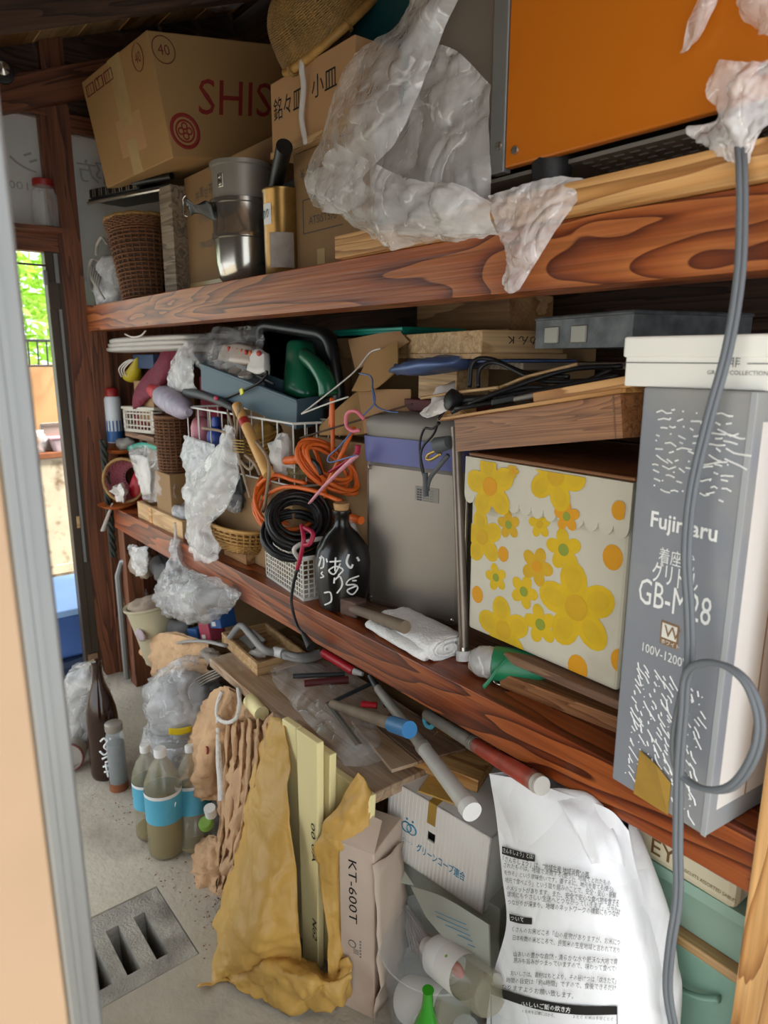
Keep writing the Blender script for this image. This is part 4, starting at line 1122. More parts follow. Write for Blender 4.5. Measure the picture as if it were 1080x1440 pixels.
# white perforated basket
cc = P(427, 846, Z=Z2); cc.z = Z2
du = V((-1, .12, 0)).normalized(); dw = V((.12, 1, 0)).normalized()
Lb = along(cc, du, 378, 806)
t = T('perforated_basket', 'white perforated plastic basket under the black cord coil', 'basket', cc)
hB = .115
def punched(b, O, a, bb, na, nb, fr=.28, th=.002):
    """panel with square holes, built from bars"""
    n = a.cross(bb).normalized() * th
    for i in range(na + 1): b.obox(O + a * (i / na) - a.normalized() * .0016, a.normalized() * .0032, bb, n)
    for j in range(nb + 1): b.obox(O + bb * (j / nb) - bb.normalized() * .0016, a, bb.normalized() * .0032, n)
q = [cc, cc + du * Lb, cc + du * Lb + dw * .13, cc + dw * .13]
upv = V((0, 0, hB)); 
for i in range(4):
    b = B(); a = q[i]; e = q[(i + 1) % 4]; punched(b, a + V((0, 0, .006)), e - a, V((0, 0, hB - .012)), 16 if i % 2 == 0 else 8, 8); ob('side_grid', b, 'basket_white', t)
b = B(); b.tube([x + upv for x in q], .005, n=6, closed=True); ob('rim', b, 'basket_white', t, smooth=40)
b = B(); b.prism(q, (0, 0, .006)); ob('base', b, 'basket_white', t)
b = B(); m0 = cc + upv; b.tube(cr([m0 + du * .01 + V((0, 0, -.01)), m0 + V((-.01, -.015, .03)), m0 + dw * .06 + V((.0, 0, .045)), m0 + dw * .12 + V((0, 0, .01))], 6), .006, n=8); ob('handle', b, 'basket_white', t, smooth='all')
# black cord coil on the basket
cb = cc + du * .09 + dw * .03 + V((0, 0, .195))
t = T('cord_coil', 'thick coil of black power cable with red lead on the perforated basket', 'cable', cb)
vdir = (CAM - cb).normalized(); nrm = (vdir + V((.1, .1, .5))).normalized()
ob('coil', B().tube(coil(cb, nrm, .068, 15, .16, .0036, 3), .0060, n=7), 'cord_black', t, smooth='all')
ob('coil', B().tube(coil(cb + V((-.015, 0, -.045)), (nrm + V((0, 0, .5))).normalized(), .078, 5, .08, .004, 8), .0062, n=7), 'cord_black', t, smooth='all')
rl = [P(424, 738, Y=.885), P(427, 760, Y=.87), P(422, 785, Y=.868), P(418, 800, Y=.866)]
ob('red_lead', B().tube(cr(rl, 6), .0055, n=8), 'crimson', t, smooth='all')
ob('red_lead', B().tube(cr([P(428, 742, Y=.885), P(440, 750, Y=.885), P(436, 764, Y=.875), P(428, 766, Y=.87)], 6), .006, n=8), 'crimson', t, smooth='all')
pl = [rl[-1], P(412, 825, Y=.862), P(410, 850, Y=.86), P(418, 880, Y=.855), P(427, 892, Y=.85)]
ob('lead', B().tube(cr(pl, 6), .0042, n=8), 'cord_black', t, smooth='all')
ob('plug', cyl(pl[-1], P(438, 910, Y=.845), .006, .013), 'black_rubber', t, smooth=50)
# orange extension cord heap behind
co = P(432, 640, Y=1.04)
t = T('extension_cord', 'orange extension cord heaped in loops behind the black cable coil', 'cable', co)
ob('loops', B().tube(coil(P(462, 655, Y=1.0), (vdir + V((.3, .2, .2))).normalized(), .085, 6, .2, .006, 11, sq=.5), .0058, n=7), 'cord_orange', t, smooth='all')
ob('loops', B().tube(coil(P(412, 705, Y=.99), (vdir + V((0, 0, .6))).normalized(), .10, 5, .18, .006, 13), .0058, n=7), 'cord_orange', t, smooth='all')
for ln in ([(358, 715, .93), (362, 685, .92), (385, 668, .93), (410, 675, .95), (430, 680, .96)], [(362, 722, .93), (372, 700, .92), (400, 685, .93), (440, 690, .95), (480, 705, .97)], [(465, 600, 1.0), (467, 560, 1.0), (468, 640, 1.0)], [(440, 625, 1.0), (452, 660, .98), (458, 700, .97)], [(455, 690, .96), (480, 640, .97), (498, 600, 1.0)], [(358, 715, .93), (368, 732, .92), (380, 738, .92)]):
    ob('loose_strand', B().tube(cr([P(x, y, Y=Y) for x, y, Y in ln], 6), .0058, n=7), 'cord_orange', t, smooth='all')
ob('connector', cyl(P(402, 648, Y=.95), P(432, 644, Y=.95), .011, .010, extra=((.45, .012), (.5, .009), (.55, .012))), 'cord_orange', t, smooth=40)
ob('lead', B().tube(cr([P(432, 644, Y=.95), P(445, 652, Y=.95), P(452, 668, Y=.955)], 5), .006, n=7), 'cord_black', t, smooth='all')
ob('plug', cyl(P(492, 728, Y=1.0), P(508, 732, Y=1.0), .012, .010), 'cord_orange', t, smooth=40)
# pink and blue clothes hangers
pk = PY([(512, 590, .98), (500, 578, .97), (488, 582, .97), (487, 598, .97), (496, 606, .97), (506, 605, .975)])
t = T('pink_hanger', 'pink plastic clothes hanger stuck in the orange cord', 'hanger', P(470, 650, Y=.97))
ob('hook', B().tube(cr(pk, 6), .0045, n=8), 'pink_plastic', t, smooth='all')
ob('arm', B().tube(cr(PY([(502, 640, .97), (480, 660, .955), (455, 685, .94), (435, 708, .925)]), 6), [.011, .006], n=8, flat=.5), 'pink_light', t, smooth='all')
ob('arm', B().tube(cr(PY([(504, 626, .975), (500, 640, .972), (478, 655, .96), (463, 664, .955)]), 6), [.009, .005], n=8, flat=.5), 'crimson', t, smooth='all')
def wire(name, label, m, lines, r=.0022, cat='hanger'):
    t = T(name, label, cat, P(*lines[0][0][:2], Y=lines[0][0][2]))
    for k, ln in enumerate(lines): ob('wire', B().tube(cr([P(x, y, Y=Y) for x, y, Y in ln], 5), r, n=6), m, t, smooth='all')
    return t
wire('wire_hanger', 'blue coated wire hanger bent across the cartons above the cords', 'wire_blue', [[(505, 525, 1.03), (522, 530, 1.03), (524, 550, 1.02), (528, 570, 1.02), (545, 578, 1.02), (560, 580, 1.03)], [(524, 545, 1.02), (527, 565, 1.01), (515, 580, 1.0), (508, 586, 1.0)], [(497, 605, .98), (475, 630, .96), (462, 642, .95), (465, 650, .95), (500, 640, .96)]])
wire('wire_hanger', 'white coated wire hanger lying against the green plastic can', 'wire_white', [[(535, 490, 1.1), (520, 496, 1.1), (505, 515, 1.08), (490, 530, 1.05), (455, 558, 1.0), (424, 582, .96)], [(424, 582, .96), (460, 568, .98), (490, 558, 1.0)]])
tag(ob('bamboo_stick', cyl(P(422, 616, Y=.96), P(580, 568, Y=1.06), .0025), 'darkwood', smooth=40), 'thin dark stick lying across the orange cord and cartons', 'stick')
# glass vial and trowel behind the jug
v0 = P(488, 728, Y=.99); v1 = P(510, 776, Y=.99)
tag(ob('glass_vial', cyl(v0, v1, .012, .010, extra=((.1, .013), (.9, .012))), 'clear_glass', smooth=40), 'clear glass tube leaning behind the black jug', 'tube')
# padlock cable on the bin lid
t = T('bicycle_lock', 'grey cable lock with brass ring hanging over the bin edge', 'lock', P(610, 690, Y=1.0))
yl = 1.005
ob('cable', B().tube(cr(PY([(618, 595, .99), (608, 603, yl), (597, 603, yl), (591, 620, yl), (591, 640, yl), (596, 665, yl), (598, 678, yl)]), 6), .0028, n=7), 'cord_black', t, smooth='all')
ob('cable', B().tube(cr(PY([(617, 590, .99), (610, 610, yl), (594, 630, yl), (592, 655, yl), (603, 690, yl)]), 6), .0028, n=7), 'cord_black', t, smooth='all')
ob('strap', B().tube(cr(PY([(630, 640, .99), (618, 655, .99), (605, 672, .99), (600, 690, .992)]), 6), .005, n=7), 'cable_grey', t, smooth='all')
ob('lock_body', cyl(P(615, 626, Y=.985), P(632, 622, Y=.985), .017, .014), 'cable_grey', t, smooth=40)
ob('lock_ring', B().tube(cr(PY([(617, 633, .98), (604, 638, .98), (600, 645, .98), (607, 646, .98), (620, 638, .98)]), 5), .0035, n=7), 'brass', t, smooth='all')
ob('key_tab', B().tube([P(598, 665, Y=.985), P(599, 698, Y=.985)], .008, n=8, flat=.4), 'cable_grey', t, smooth=40)
# wooden drawer resting on the floral box
u = -ray(6, 687); Al = P(642, 638, Y=.945)
Al.z = max(Al.z, fb.p(0, 1, 0).z + .009)
w_ = V((-u.y, u.x, 0)).normalized(); v_ = w_.cross(u); v_ = -v_ if v_.z < 0 else v_
Wd = along(Al, u, 876, 620); Hd = along(Al, v_, 636, 590)
dr = Bx(Al, u, v_, w_, Wd, Hd, .36)
t = T('oak_tray', 'shallow oak veneer tray tilted on top of the floral box', 'tray', dr.p(.5, 0, .5))
dr.open('carcass', 'oak_veneer', t, t=.012); dr.decal(t, 'joint_line', 'oldwood', .965, .97, 0, 1)
# thin board with cables on the drawer
bd = Bx(dr.p(-.10, 1, 0) + v_ * .0006 - w_ * .012, u, v_, w_, Wd * 1.13, .006, .30)
o = bd.solid('panel', 'pine', None, bevel=.001); tag(o, 'thin wooden panel lying on the oak tray under black cables', 'board')
b2 = Bx(bd.p(.60, 1, .0) + w_ * .004, u, v_, w_, Wd * .52, .016, .05); o = b2.solid('batten', 'pine', None, bevel=.001); tag(o, 'short orange-brown batten on the thin panel over the oak tray', 'board')
b3 = Bx(bd.p(.02, 1, .02), u, v_, w_, .06, .014, .04); o = b3.solid('batten', 'pine', None, bevel=.001); tag(o, 'small wooden block on the thin panel beside the black plug', 'board')
up = v_
def on(a, c, hgt): return bd.p(a, 1, c) + v_ * hgt
t = T('cable_bundle', 'tangle of black audio cables on the thin wooden panel', 'cable', on(.5, .3, .01))
for k, ln in enumerate([[(635, 580, .93), (680, 560, .95), (740, 545, .97), (800, 545, .98), (860, 520, 1.0)], [(660, 545, .97), (665, 510, .98), (690, 505, .99), (740, 525, 1.0), (800, 530, 1.0)], [(672, 545, .97), (675, 518, .98), (700, 510, .99), (760, 535, .99), (850, 535, 1.0)], [(640, 575, .93), (700, 565, .95), (780, 545, .97), (870, 528, .99)], [(655, 570, .94), (720, 545, .96), (800, 520, 1.0), (875, 515, 1.02)], [(690, 578, .93), (740, 570, .94), (770, 565, .95)], [(700, 560, .96), (760, 550, .97), (850, 540, 1.0)]]):
    ob('cable', B().tube(cr([P(x, y, Y=Y) for x, y, Y in ln], 6), .0045 if k < 5 else .006, n=7), 'cord_black', t, smooth='all')
t = T('plug_adapter', 'round black power plug with lead on the thin panel', 'plug', on(.08, .1, 0))
pc = P(637, 563, Y=.945)
ob('disc', B().lathe([(.001, -.012), (.018, -.012), (.021, -.006), (.021, .008), (.016, .012), (.001, .012)], 24, zaxis((-.3, -.9, .3), pc)), 'black_plastic', t, smooth=40)
ob('stem', cyl(pc + V((.01, .01, 0)), P(690, 560, Y=.96), .010, .007), 'black_plastic', t, smooth=40)
ob('lead', B().tube(cr(PY([(625, 578, .94), (617, 590, .94), (622, 575, .95)]), 5), .002, n=6), 'cord_black', t, smooth='all')
a0 = P(690, 572, Y=.94); a1 = P(752, 560, Y=.95)
t = T('slide_switch', 'black and silver remote handset lying among the cables', 'handset', a0)
dd = (a1 - a0); ln_ = dd.length; dd.normalize(); ob('grip', B().obox(a0, dd * ln_ * .55, V((0, 0, .014)), V((0, .022, 0))), 'black_plastic', t, bevel=.003)
ob('silver_end', B().obox(a0 + dd * ln_ * .5, dd * ln_ * .5, V((0, 0, .010)), V((0, .02, 0))), 'steel_dull', t, bevel=.003)
for k, ln in enumerate([[(592, 560, .95), (640, 552, .95), (700, 545, .96)], [(690, 550, .97), (740, 530, .98), (812, 512, 1.0)]]):
    tag(ob('chopstick', B().tube([P(x, y, Y=Y) for x, y, Y in ln], .003, n=6), 'pine_pale', smooth=40), ('pale wooden chopstick poking out beside the round plug', 'pale bamboo rod lying above the black cables')[k], 'stick')
b = B(); b.patch([PY([(598, 580, .93), (615, 545, .97), (640, 535, 1.0)]), PY([(590, 582, .93), (620, 570, .94), (640, 560, .97)]), PY([(600, 588, .93), (618, 585, .93), (632, 580, .94)])], 5, 5, amp=.006, freq=25, seed=21)
tag(ob('paper_wad', b, 'paper_white', smooth=30, solid=.001), 'crumpled white tissue beside the round plug', 'paper')
# flat wooden boxes on the cable pile
uL = ray(133, 551); uL.z = 0; uL.normalize(); uR = V((uL.y, -uL.x, 0)); uR = uR if uR.dot(RT) > 0 else -uR
C = P(677, 497, Y=1.05)
Lw = along(C, uL, 540, 512); hw_ = .047
wbx = Bx(C, uR, (0, 0, 1), uL, .20, hw_, Lw)
t = T('wooden_box', 'flat pale wooden box with brushed writing on its end', 'box', C)
wbx.solid('box', 'pine_pale', t, bevel=.002)
lower = Bx(C - uR * .003 - uL * .004 - V((0, 0, .011)), uR, (0, 0, 1), uL, .21, .011, Lw * 1.02); lower.solid('lid', 'pine_pale', t, bevel=.001)
text(t, 'そうめん K', wbx.p(.95, .75, 0), -uR, V((0, 0, -1)), .018, 'ink_black', w=.13)
mag = Bx(C - V((0, 0, .0185)) + uR * .02, uR, (0, 0, 1), uL, .22, .0065, Lw * .8); o = mag.solid('magazine', 'wire_blue', None); tag(o, 'blue edged magazine under the flat wooden box', 'magazine')
m3 = Bx(C + V((.02, .03, -.034)) + uR * .06, uR, (0, 0, 1), uL, .36, .015, .34); o = m3.solid('panel', 'weathered', None, bevel=.001); tag(o, 'grey dusty board beneath the zinc tray', 'board')
bb = Bx(P(586, 472, Y=1.41), (1, 0, 0), (0, 0, 1), (0, 1, 0), .36, .10, .18)
t = T('wooden_box', 'dark grained wooden box at the back above the flat pale box', 'box', bb.p(.5, 0, .5)); bb.solid('box', 'plywood', t, bevel=.002)
bb2 = Bx((bb.O.x - .0, 1.41, Z2), (1, 0, 0), (0, 0, 1), (0, 1, 0), .5, bb.O.z - Z2 - .001, .19); o = bb2.solid('cardboard_carton', 'cardboard_b', None); tag(o, 'plain carton at the back of the shelf behind the steel bin', 'box')
sb = Bx(P(588, 556, Y=1.12), (1, .1, 0), (0, 0, 1), (-.1, 1, 0), .12, .07, .12); sb.O.z = C.z - .019 - .07 - .016
o = sb.solid('wooden_box', 'pine_pale', None, bevel=.002)
tag(o, 'small pale wooden box propping the flat box above the bin', 'box')
lt = Z2 + zl + .059; mh = max(sb.O.z - lt - .001, .01)
o = Bx(V((sb.O.x - .03, sb.O.y - .02, lt)), (1, 0, 0), (0, 0, 1), (0, 1, 0), .20, mh, .15).solid('book', 'maroon', None); tag(o, 'dark red book lying on the bin lid at the back', 'book')
b = B(); q0 = P(556, 520, Y=1.08); q1 = P(660, 508, Y=1.1)
b.loft([(q0, V((0, .02, 0)), V((0, 0, .012))), (q0.lerp(q1, .4), V((0, .05, 0)), V((0, 0, .020))), (q1, V((0, .05, 0)), V((0, 0, .012)))], amp=.006, freq=25, seed=4); tag(ob('plastic_bag', b, 'wire_blue', smooth='all'), 'blue crumpled plastic bag squeezed under the flat wooden box', 'bag')
# zinc tray
C = P(888, 488, Y=1.02); C.z = max(C.z, m3.p(0, 1, 0).z + .001)
Lw = along(C, uL, 752, 496); zt_ = along(C, (0, 0, 1), 886, 432)
t = T('zinc_tray', 'mottled grey galvanised metal tray with clip plates', 'tray', C)
zx = Bx(C, uR, (0, 0, 1), uL, .26, zt_ * .92, Lw); zx.open('tray', 'zinc', t, t=.004)
cap = Bx(zx.p(0, .9, 0) - uR * .003 - uL * .003, uR, (0, 0, 1), uL, .266, zt_ * .12, Lw + .006); cap.solid('lid', 'zinc', t, bevel=.004)
for q in (.42, .72): ob('clip_plate', B().obox(zx.p(0, .15, q) - uR * .003, uL * Lw * .16, V((0, 0, zt_ * .5)), uR * .004), 'steel_dull', t, bevel=.002)
# grey power cord from the machine, looped in front of the shelf
t = T('power_cord', 'thick grey power cord hanging from the orange machine with a knot', 'cable', P(1040, 240, Y=.84))
ly = .78
ln = PY([(1036, 195, .86), (1039, 230, .845), (1040, 300, .835), (1036, 390, .82), (1020, 490, .81), (993, 590, .80), (970, 690, .79), (962, 780, .785), (966, 860, .782), (966, 930, .78), (952, 1000, .776), (946, 1045, .775), (953, 1085, .775), (985, 1108, .77), (1025, 1105, .765), (1055, 1065, .76), (1065, 1015, .758), (1050, 965, .76), (1020, 937, .762), (985, 932, .765), (963, 950, .768), (958, 1000, .77), (952, 1080, .772), (950, 1180, .775), (950, 1260, .775), (940, 1330, .77), (936, 1390, .77), (946, 1450, .77), (960, 1500, .765)]) + [V((-.42, .76, .10)), V((-.44, .74, .02)), V((-.52, .66, .006)), V((-.46, .56, .006))]
ob('cord', B().tube(cr(ln, 7), .0040, n=8), 'cord_grey', t, smooth='all')
ob('cord', B().tube(cr([p + V((.0052, .002, 0)) for p in ln], 7), .0038, n=8), 'cord_grey', t, smooth='all')
# ================================================================ middle shelf, left half
mat('sheet_white', 'b9b3aa', .8, var=.08, vs=8)
mat('box_darkblue', '1b3350', .6, var=.15)
mat('red_cloth', '7a1428', .85, var=.25, vs=12)
mat('red_net', '6c1029', .7, var=.35, vs=60)
mat('yellow_toy', 'a89414', .5, var=.15)
mat('lilac_label', '9c93a0', .5, var=.25, vs=40)
mat('can_white', 'c6c9cc', .4, var=.05)
mat('can_blue', '1d4f86', .4, var=.1)
mat('basket_cream', 'bdb5a5', .55, var=.06)
mat('pink_bottle', 'c0737e', .4, var=.2, vs=10)
mat('blue_bottle', '1f3a86', .35, var=.1)
mat('crate_slate', '445a63', .5, var=.08, vs=4)
mat('can_green', '0f5a3e', .3, var=.1, coat=.2)
mat('twine', 'a37a35', .8, var=.35, vs=40)
mat('raffia', '8e7a62', .75, var=.25, vs=20)
mat('bat_wood', 'cf9d5c', .5, var=.12, vs=14)
mat('red_band', 'a32a20', .5, var=.1)
mat('snack_pack', 'b7a89a', .45, var=.2, vs=20)
mat('orange_dish', 'b8622c', .5, var=.1)
mat('yellow_tag', 'd6cf2c', .5, var=.05)
mat('green_cord', '2b2e25', .7, var=.4, vs=60)
mat('straw', '8f8058', .9, var=.35, vs=60, bump=.4, bs=90)
def stack(name, label, a, b, m='cardboard_b'):
    o = ob(name, B().box(a, b), m, bevel=.003); return tag(o, label, 'box')
stack('cardboard_carton', 'plain brown carton at the back behind the red net bag', (-2.85, 1.22, Z2), (-2.45, 1.58, 1.16))
stack('cardboard_carton', 'plain brown carton at the back behind the slate blue crate', (-2.35, 1.16, Z2), (-1.92, 1.58, 1.26))
stack('cardboard_carton', 'plain brown carton under the open boxes behind the orange cord', (-1.86, 1.16, Z2), (-1.50, 1.40, 1.17), 'cardboard_b')
# folded white sheet at the top left
A = P(122, 500, Y=.93); z0 = A.z
t = T('folded_sheet', 'folded greyish white sheet tucked under the top beam', 'sheet', A)
for k in range(3):
    b = B(); zz = z0 + .004 + .016 * k
    b.loft([(V((-2.99 + .02 * k, .99, zz + .02)), V((0, .06, 0)), V((0, 0, .012))), (V((-2.80, 1.03, zz + .022)), V((0, .11, 0)), V((0, 0, .014))), (V((-2.42, 1.10, zz + .026)), V((0, .14, 0)), V((0, 0, .014))), (V((-2.30, 1.10, zz + .026)), V((0, .12, 0)), V((0, 0, .010)))], n=24, amp=.003, freq=12, seed=k, sq=3)
    ob('fold', b, 'sheet_white', t, smooth='all')
ob('tie_cord', B().tube(cr(PY([(176, 470, .93), (186, 474, .92), (198, 472, .92), (205, 465, .93)]), 6), .003, n=6), 'cord_white', t, smooth='all')
# carriers for it
bk = Bx((-2.86, .99, z0 - .05), (1, 0, 0), (0, 0, 1), (0, 1, 0), .22, .054, .24); o = bk.solid('book', 'box_darkblue', None, bevel=.003); tag(o, 'dark blue flat case below the folded white sheet', 'case')
bk = Bx((-2.89, 1.0, Z2), (1, 0, 0), (0, 0, 1), (0, 1, 0), .035, z0 - .051 - Z2, .18); o = bk.solid('plank', 'darkwood', None); tag(o, 'dark upright plank at the far end of the middle shelf', 'board')
bk = Bx((-2.50, 1.12, Z2), (1, 0, 0), (0, 0, 1), (0, 1, 0), .04, z0 - .051 - Z2, .09); o = bk.solid('plank', 'darkwood', None); tag(o, 'dark upright plank behind the red net bag', 'board')
# red cloth box and red net bag, yellow toy
b = B(); b.box((-2.44, 1.08, Z2 + .40), (-2.28, 1.30, Z2 + .545)); tag(ob('fabric_box', b, 'red_cloth', bevel=.006), 'dark red fabric box under the white sheet', 'box')
stack('cardboard_carton', 'brown carton holding up the dark red fabric box', (-2.44, 1.08, Z2), (-2.28, 1.155, Z2 + .399))
b = B(); p0 = P(252, 488, Y=1.06); p1 = P(196, 568, Y=.96)
b.loft([(p0 + V((0, 0, .02)), V((.08, 0, 0)), V((0, .05, .02))), (p0.lerp(p1, .3), V((.12, 0, 0)), V((0, .06, .03))), (p0.lerp(p1, .7), V((.12, 0, 0)), V((0, .05, .03))), (p1, V((.04, 0, 0)), V((0, .02, .02)))], amp=.010, freq=14, seed=3)
tag(ob('net_bag', b, 'red_net', smooth='all'), 'crimson net bag sagging above the cream perforated basket', 'bag')
c0 = P(185, 530, Y=.99)
t = T('toy_boat', 'yellow moulded toy with pale cords beside the red net bag', 'toy', c0)
b = B(); b.loft([(c0 + V((-.05, 0, .0)), V((0, .012, 0)), V((0, 0, .008))), (c0 + V((-.02, 0, 0)), V((0, .03, 0)), V((0, 0, .02))), (c0 + V((.03, 0, .01)), V((0, .035, 0)), V((0, 0, .03))), (c0 + V((.07, 0, .04)), V((0, .02, 0)), V((0, 0, .03))), (c0 + V((.09, 0, .07)), V((0, .01, 0)), V((0, 0, .01)))], n=16); ob('hull', b, 'yellow_toy', t, smooth='all')
for k in range(3): ob('cord', B().tube(cr([c0 + V((-.03 + .03 * k, -.03, .0)), c0 + V((-.01 + .03 * k, -.045, .03)), c0 + V((.01 + .03 * k, -.03, .055)), c0 + V((.04 + .02 * k, -.01, .07))], 5), .003, n=5), 'cord_white', t, smooth='all')
stack('cardboard_carton', 'small brown carton below the yellow toy', (-2.80, .965, 1.165), (-2.60, 1.13, c0.z - .012))
# blue and white spray can with red cap
c0 = P(163, 622, Y=.95); c0.z -= .0
t = T('spray_can', 'white and blue tin can with red cap at the shelf end', 'can', c0)
Mc = Matrix.Translation(c0)
lathe_ob('can', [(.030, 0), (.033, .003), (.033, .185), (.028, .195)], 'can_white', t, Mc); lathe_ob('cap', [(.026, .195), (.026, .225), (.02, .232), (.001, .232)], 'red_lid', t, Mc)
lathe_ob('blue_band', [(.0334, .004), (.0334, .05)], 'can_blue', t, Mc, caps=False)
for k in range(14):
    a = k * 2 * math.pi / 14; ob('stripe', B().obox(c0 + V((.0334 * math.cos(a), .0334 * math.sin(a), .05)) - V((-math.sin(a), math.cos(a), 0)) * .003, V((-math.sin(a), math.cos(a), 0)) * .006, V((0, 0, .045)), V((math.cos(a), math.sin(a), 0)) * .0006), 'can_blue', t)
# cream perforated basket
cc = P(176, 606, Y=.94)
t = T('perforated_basket', 'cream plastic basket with oval holes on the left of the shelf', 'basket', cc)
def slotted(O, a, b_, nx, ny, m, parent, tap=.9):
    bb = B(); n = a.cross(b_).normalized() * .003
    for j in range(ny + 1):
        hgt = .012 if j in (0, ny) else .005
        bb.obox(O + b_ * (j / ny) - b_.normalized() * (hgt if j == ny else 0), a, b_.normalized() * hgt, n)
    for i in range(nx + 1):
        wd = .02 if i in (0, nx) else .006
        bb.obox(O + a * (i / nx) - a.normalized() * (wd if i == nx else 0), a.normalized() * wd, b_, n)
    return ob('side_grid', bb, m, parent)
a = V((.28, .02, .01)); dpt = V((0, .14, 0)); upv = V((0, 0, .095))
slotted(cc, a, upv, 9, 4, 'basket_cream', t); slotted(cc + dpt, a, upv, 9, 4, 'basket_cream', t); slotted(cc, dpt, upv, 6, 4, 'basket_cream', t); slotted(cc + a, dpt, upv, 6, 4, 'basket_cream', t)
ob('rim', B().tube([cc + upv - a * .04, cc + a * 1.04 + upv, cc + a * 1.04 + upv + dpt, cc + upv + dpt - a * .04], .006, n=6, closed=True), 'basket_cream', t, smooth=40)
ob('base', B().obox(cc, a, dpt, V((0, 0, .004))), 'basket_cream', t)
c1 = cc + V((.09, .07, .05)); tag(ob('cloth_bundle', B().ball(c1, (.07, .055, .06), amp=.015, freq=16, seed=4), 'red_cloth', smooth='all'), 'dark red cloth stuffed in the cream basket', 'cloth')
o = board('plank', (cc.x - .02, .945, cc.z - .022), (cc.x + .30, 1.12, cc.z - .001), 'oldwood', structure=False); tag(o, 'brown wooden slab under the cream perforated basket', 'board')
stack('cardboard_carton', 'low brown carton under the wooden slab at left', (cc.x + .0, 1.02, Z2), (cc.x + .20, 1.14, cc.z - .023))
# lotion bottle with red cap
p0 = P(214, 548, Y=.94); p1 = P(266, 580, Y=.92); d = (p1 - p0).normalized(); L = (p1 - p0).length
t = T('lotion_bottle', 'lilac labelled bottle with bright red cap lying on the wicker hamper', 'bottle', p0)
Mx = zaxis(d, p0)
lathe_ob('bottle', [(.026, L * .22), (.040, L * .34), (.042, L * .6), (.036, L * .85), (.012, L), (.001, L)], 'lilac_label', t, Mx); lathe_ob('cap', [(.001, 0), (.022, .002), (.029, L * .18), (.03, L * .24)], 'red_plastic', t, Mx)
# brown wicker hamper
c0 = P(248, 662, Y=.97); hh = along(c0, (0, 0, 1), 248, 585)
t = T('wicker_hamper', 'narrow dark wicker hamper in the middle of the left clutter', 'basket', c0)
pr = [(.055, 0), (.06, hh * .5), (.062, hh)]; Mh = Matrix.Translation(c0)
lathe_ob('lining', [(r - .004, z) for r, z in pr], 'darkwood', t, Mh); o = ob('weave', weave(pr, Mh, 20, 18, .004, .003, .004), 'wicker_brown', t, smooth='all'); o['kind'] = 'stuff'
ob('rim', B().tube([Mh @ V((.064 * math.cos(k * .314), .064 * math.sin(k * .314), hh)) for k in range(20)], .006, n=6, closed=True), 'wicker_brown', t, smooth='all')
stack('cardboard_carton', 'small carton carrying the narrow wicker hamper', (c0.x - .07, .915, Z2), (c0.x + .07, 1.05, c0.z - .001))
# zip bag with teal seal
def pil(name, label, m, pts, dep, amp=.006, seed=1, freq=16, cat='bag', parent=None, pname='film'):
    """pillow bag: front outline rows (px) at depth Y, bulging both ways"""
    t = T(name, label, cat, P(*pts[-1][0][:2], Y=pts[-1][0][2])) if name else parent
    rows = [PY(r) for r in pts]; m0 = len(rows[0])
    fr = []; bk = []
    for i, r in enumerate(rows):
        a = []; c = []
        for j, p in enumerate(r):
            e = math.sin(math.pi * j / (m0 - 1)) * math.sin(math.pi * (i + .35) / (len(rows) - .3))
            a.append(p - V((0, dep * e, 0))); c.append(p + V((0, dep * e + .002, 0)))
        fr.append(a); bk.append(c)
    b = B(); b.patch(fr, 11, 11, amp, freq, seed, oct=4); b.patch(bk, 7, 7, amp, freq, seed + 1)
    o = ob(pname, b, m, t, smooth='all'); return t, o
t, o = pil('zip_bag', 'clear zip bag with teal seal standing on the left of the shelf', 'film_clear', [[(180, 628, .93), (200, 625, .93), (226, 630, .93)], [(186, 655, .93), (208, 655, .93), (232, 655, .93)], [(195, 680, .93), (215, 680, .93), (244, 678, .93)], [(202, 702, .925), (220, 706, .925), (245, 700, .925)]], .03, seed=4)
ob('seal', B().patch([PY([(179, 628, .929), (200, 622, .925), (228, 630, .929)]), PY([(180, 634, .929), (200, 629, .925), (228, 637, .929)])], 5, 2), 'aqua_plastic', t, smooth='all', solid=.002)
b = B(); b.patch([PY([(184, 640, .935), (198, 640, .928), (208, 645, .935)]), PY([(192, 668, .935), (203, 668, .922), (212, 668, .935)]), PY([(201, 696, .93), (206, 696, .925), (212, 694, .93)])], 5, 5, amp=.004, freq=20, seed=5)
ob('inner_pack', b, 'paper_white', t, smooth='all', solid=.004); text(t, 'nova', P(186, 650, Y=.918), (1, 0, 0), (0, 0, 1), .014, 'ink_soft')
ob('inner_item', B().ball(P(226, 680, Y=.945), (.03, .018, .04), amp=.006, freq=20), 'straw', t, smooth='all')
# bamboo basket on its side with tissue, orange dish, red cloth
c0 = P(176, 676, Y=.925); ax = (V((.7, -.7, .05))).normalized(); Mk = zaxis(ax, c0 + V((-.03, .03, 0)))
t = T('bamboo_basket', 'round bamboo basket lying on its side with tissue inside', 'basket', c0 + V((0, 0, -.09)))
pr = [(.05, -.05), (.075, -.03), (.083, .02), (.088, .05)]
lathe_ob('lining', [(r - .004, z) for r, z in pr], 'pink_bottle', t, Mk, caps=False); o = ob('weave', weave(pr, Mk, 24, 10, .004, .003, .003), 'wicker_brown', t, smooth='all'); o['kind'] = 'stuff'
ob('rim', B().tube([Mk @ V((.09 * math.cos(k * .2618), .09 * math.sin(k * .2618), .052)) for k in range(24)], .007, n=6, closed=True), 'wicker_tan', t, smooth='all')
tag(ob('paper_wad', B().ball(P(168, 692, Y=.895), (.045, .03, .03), amp=.02, freq=22, seed=6), 'paper_white', smooth=35), 'white tissue wad in the mouth of the bamboo basket', 'paper')
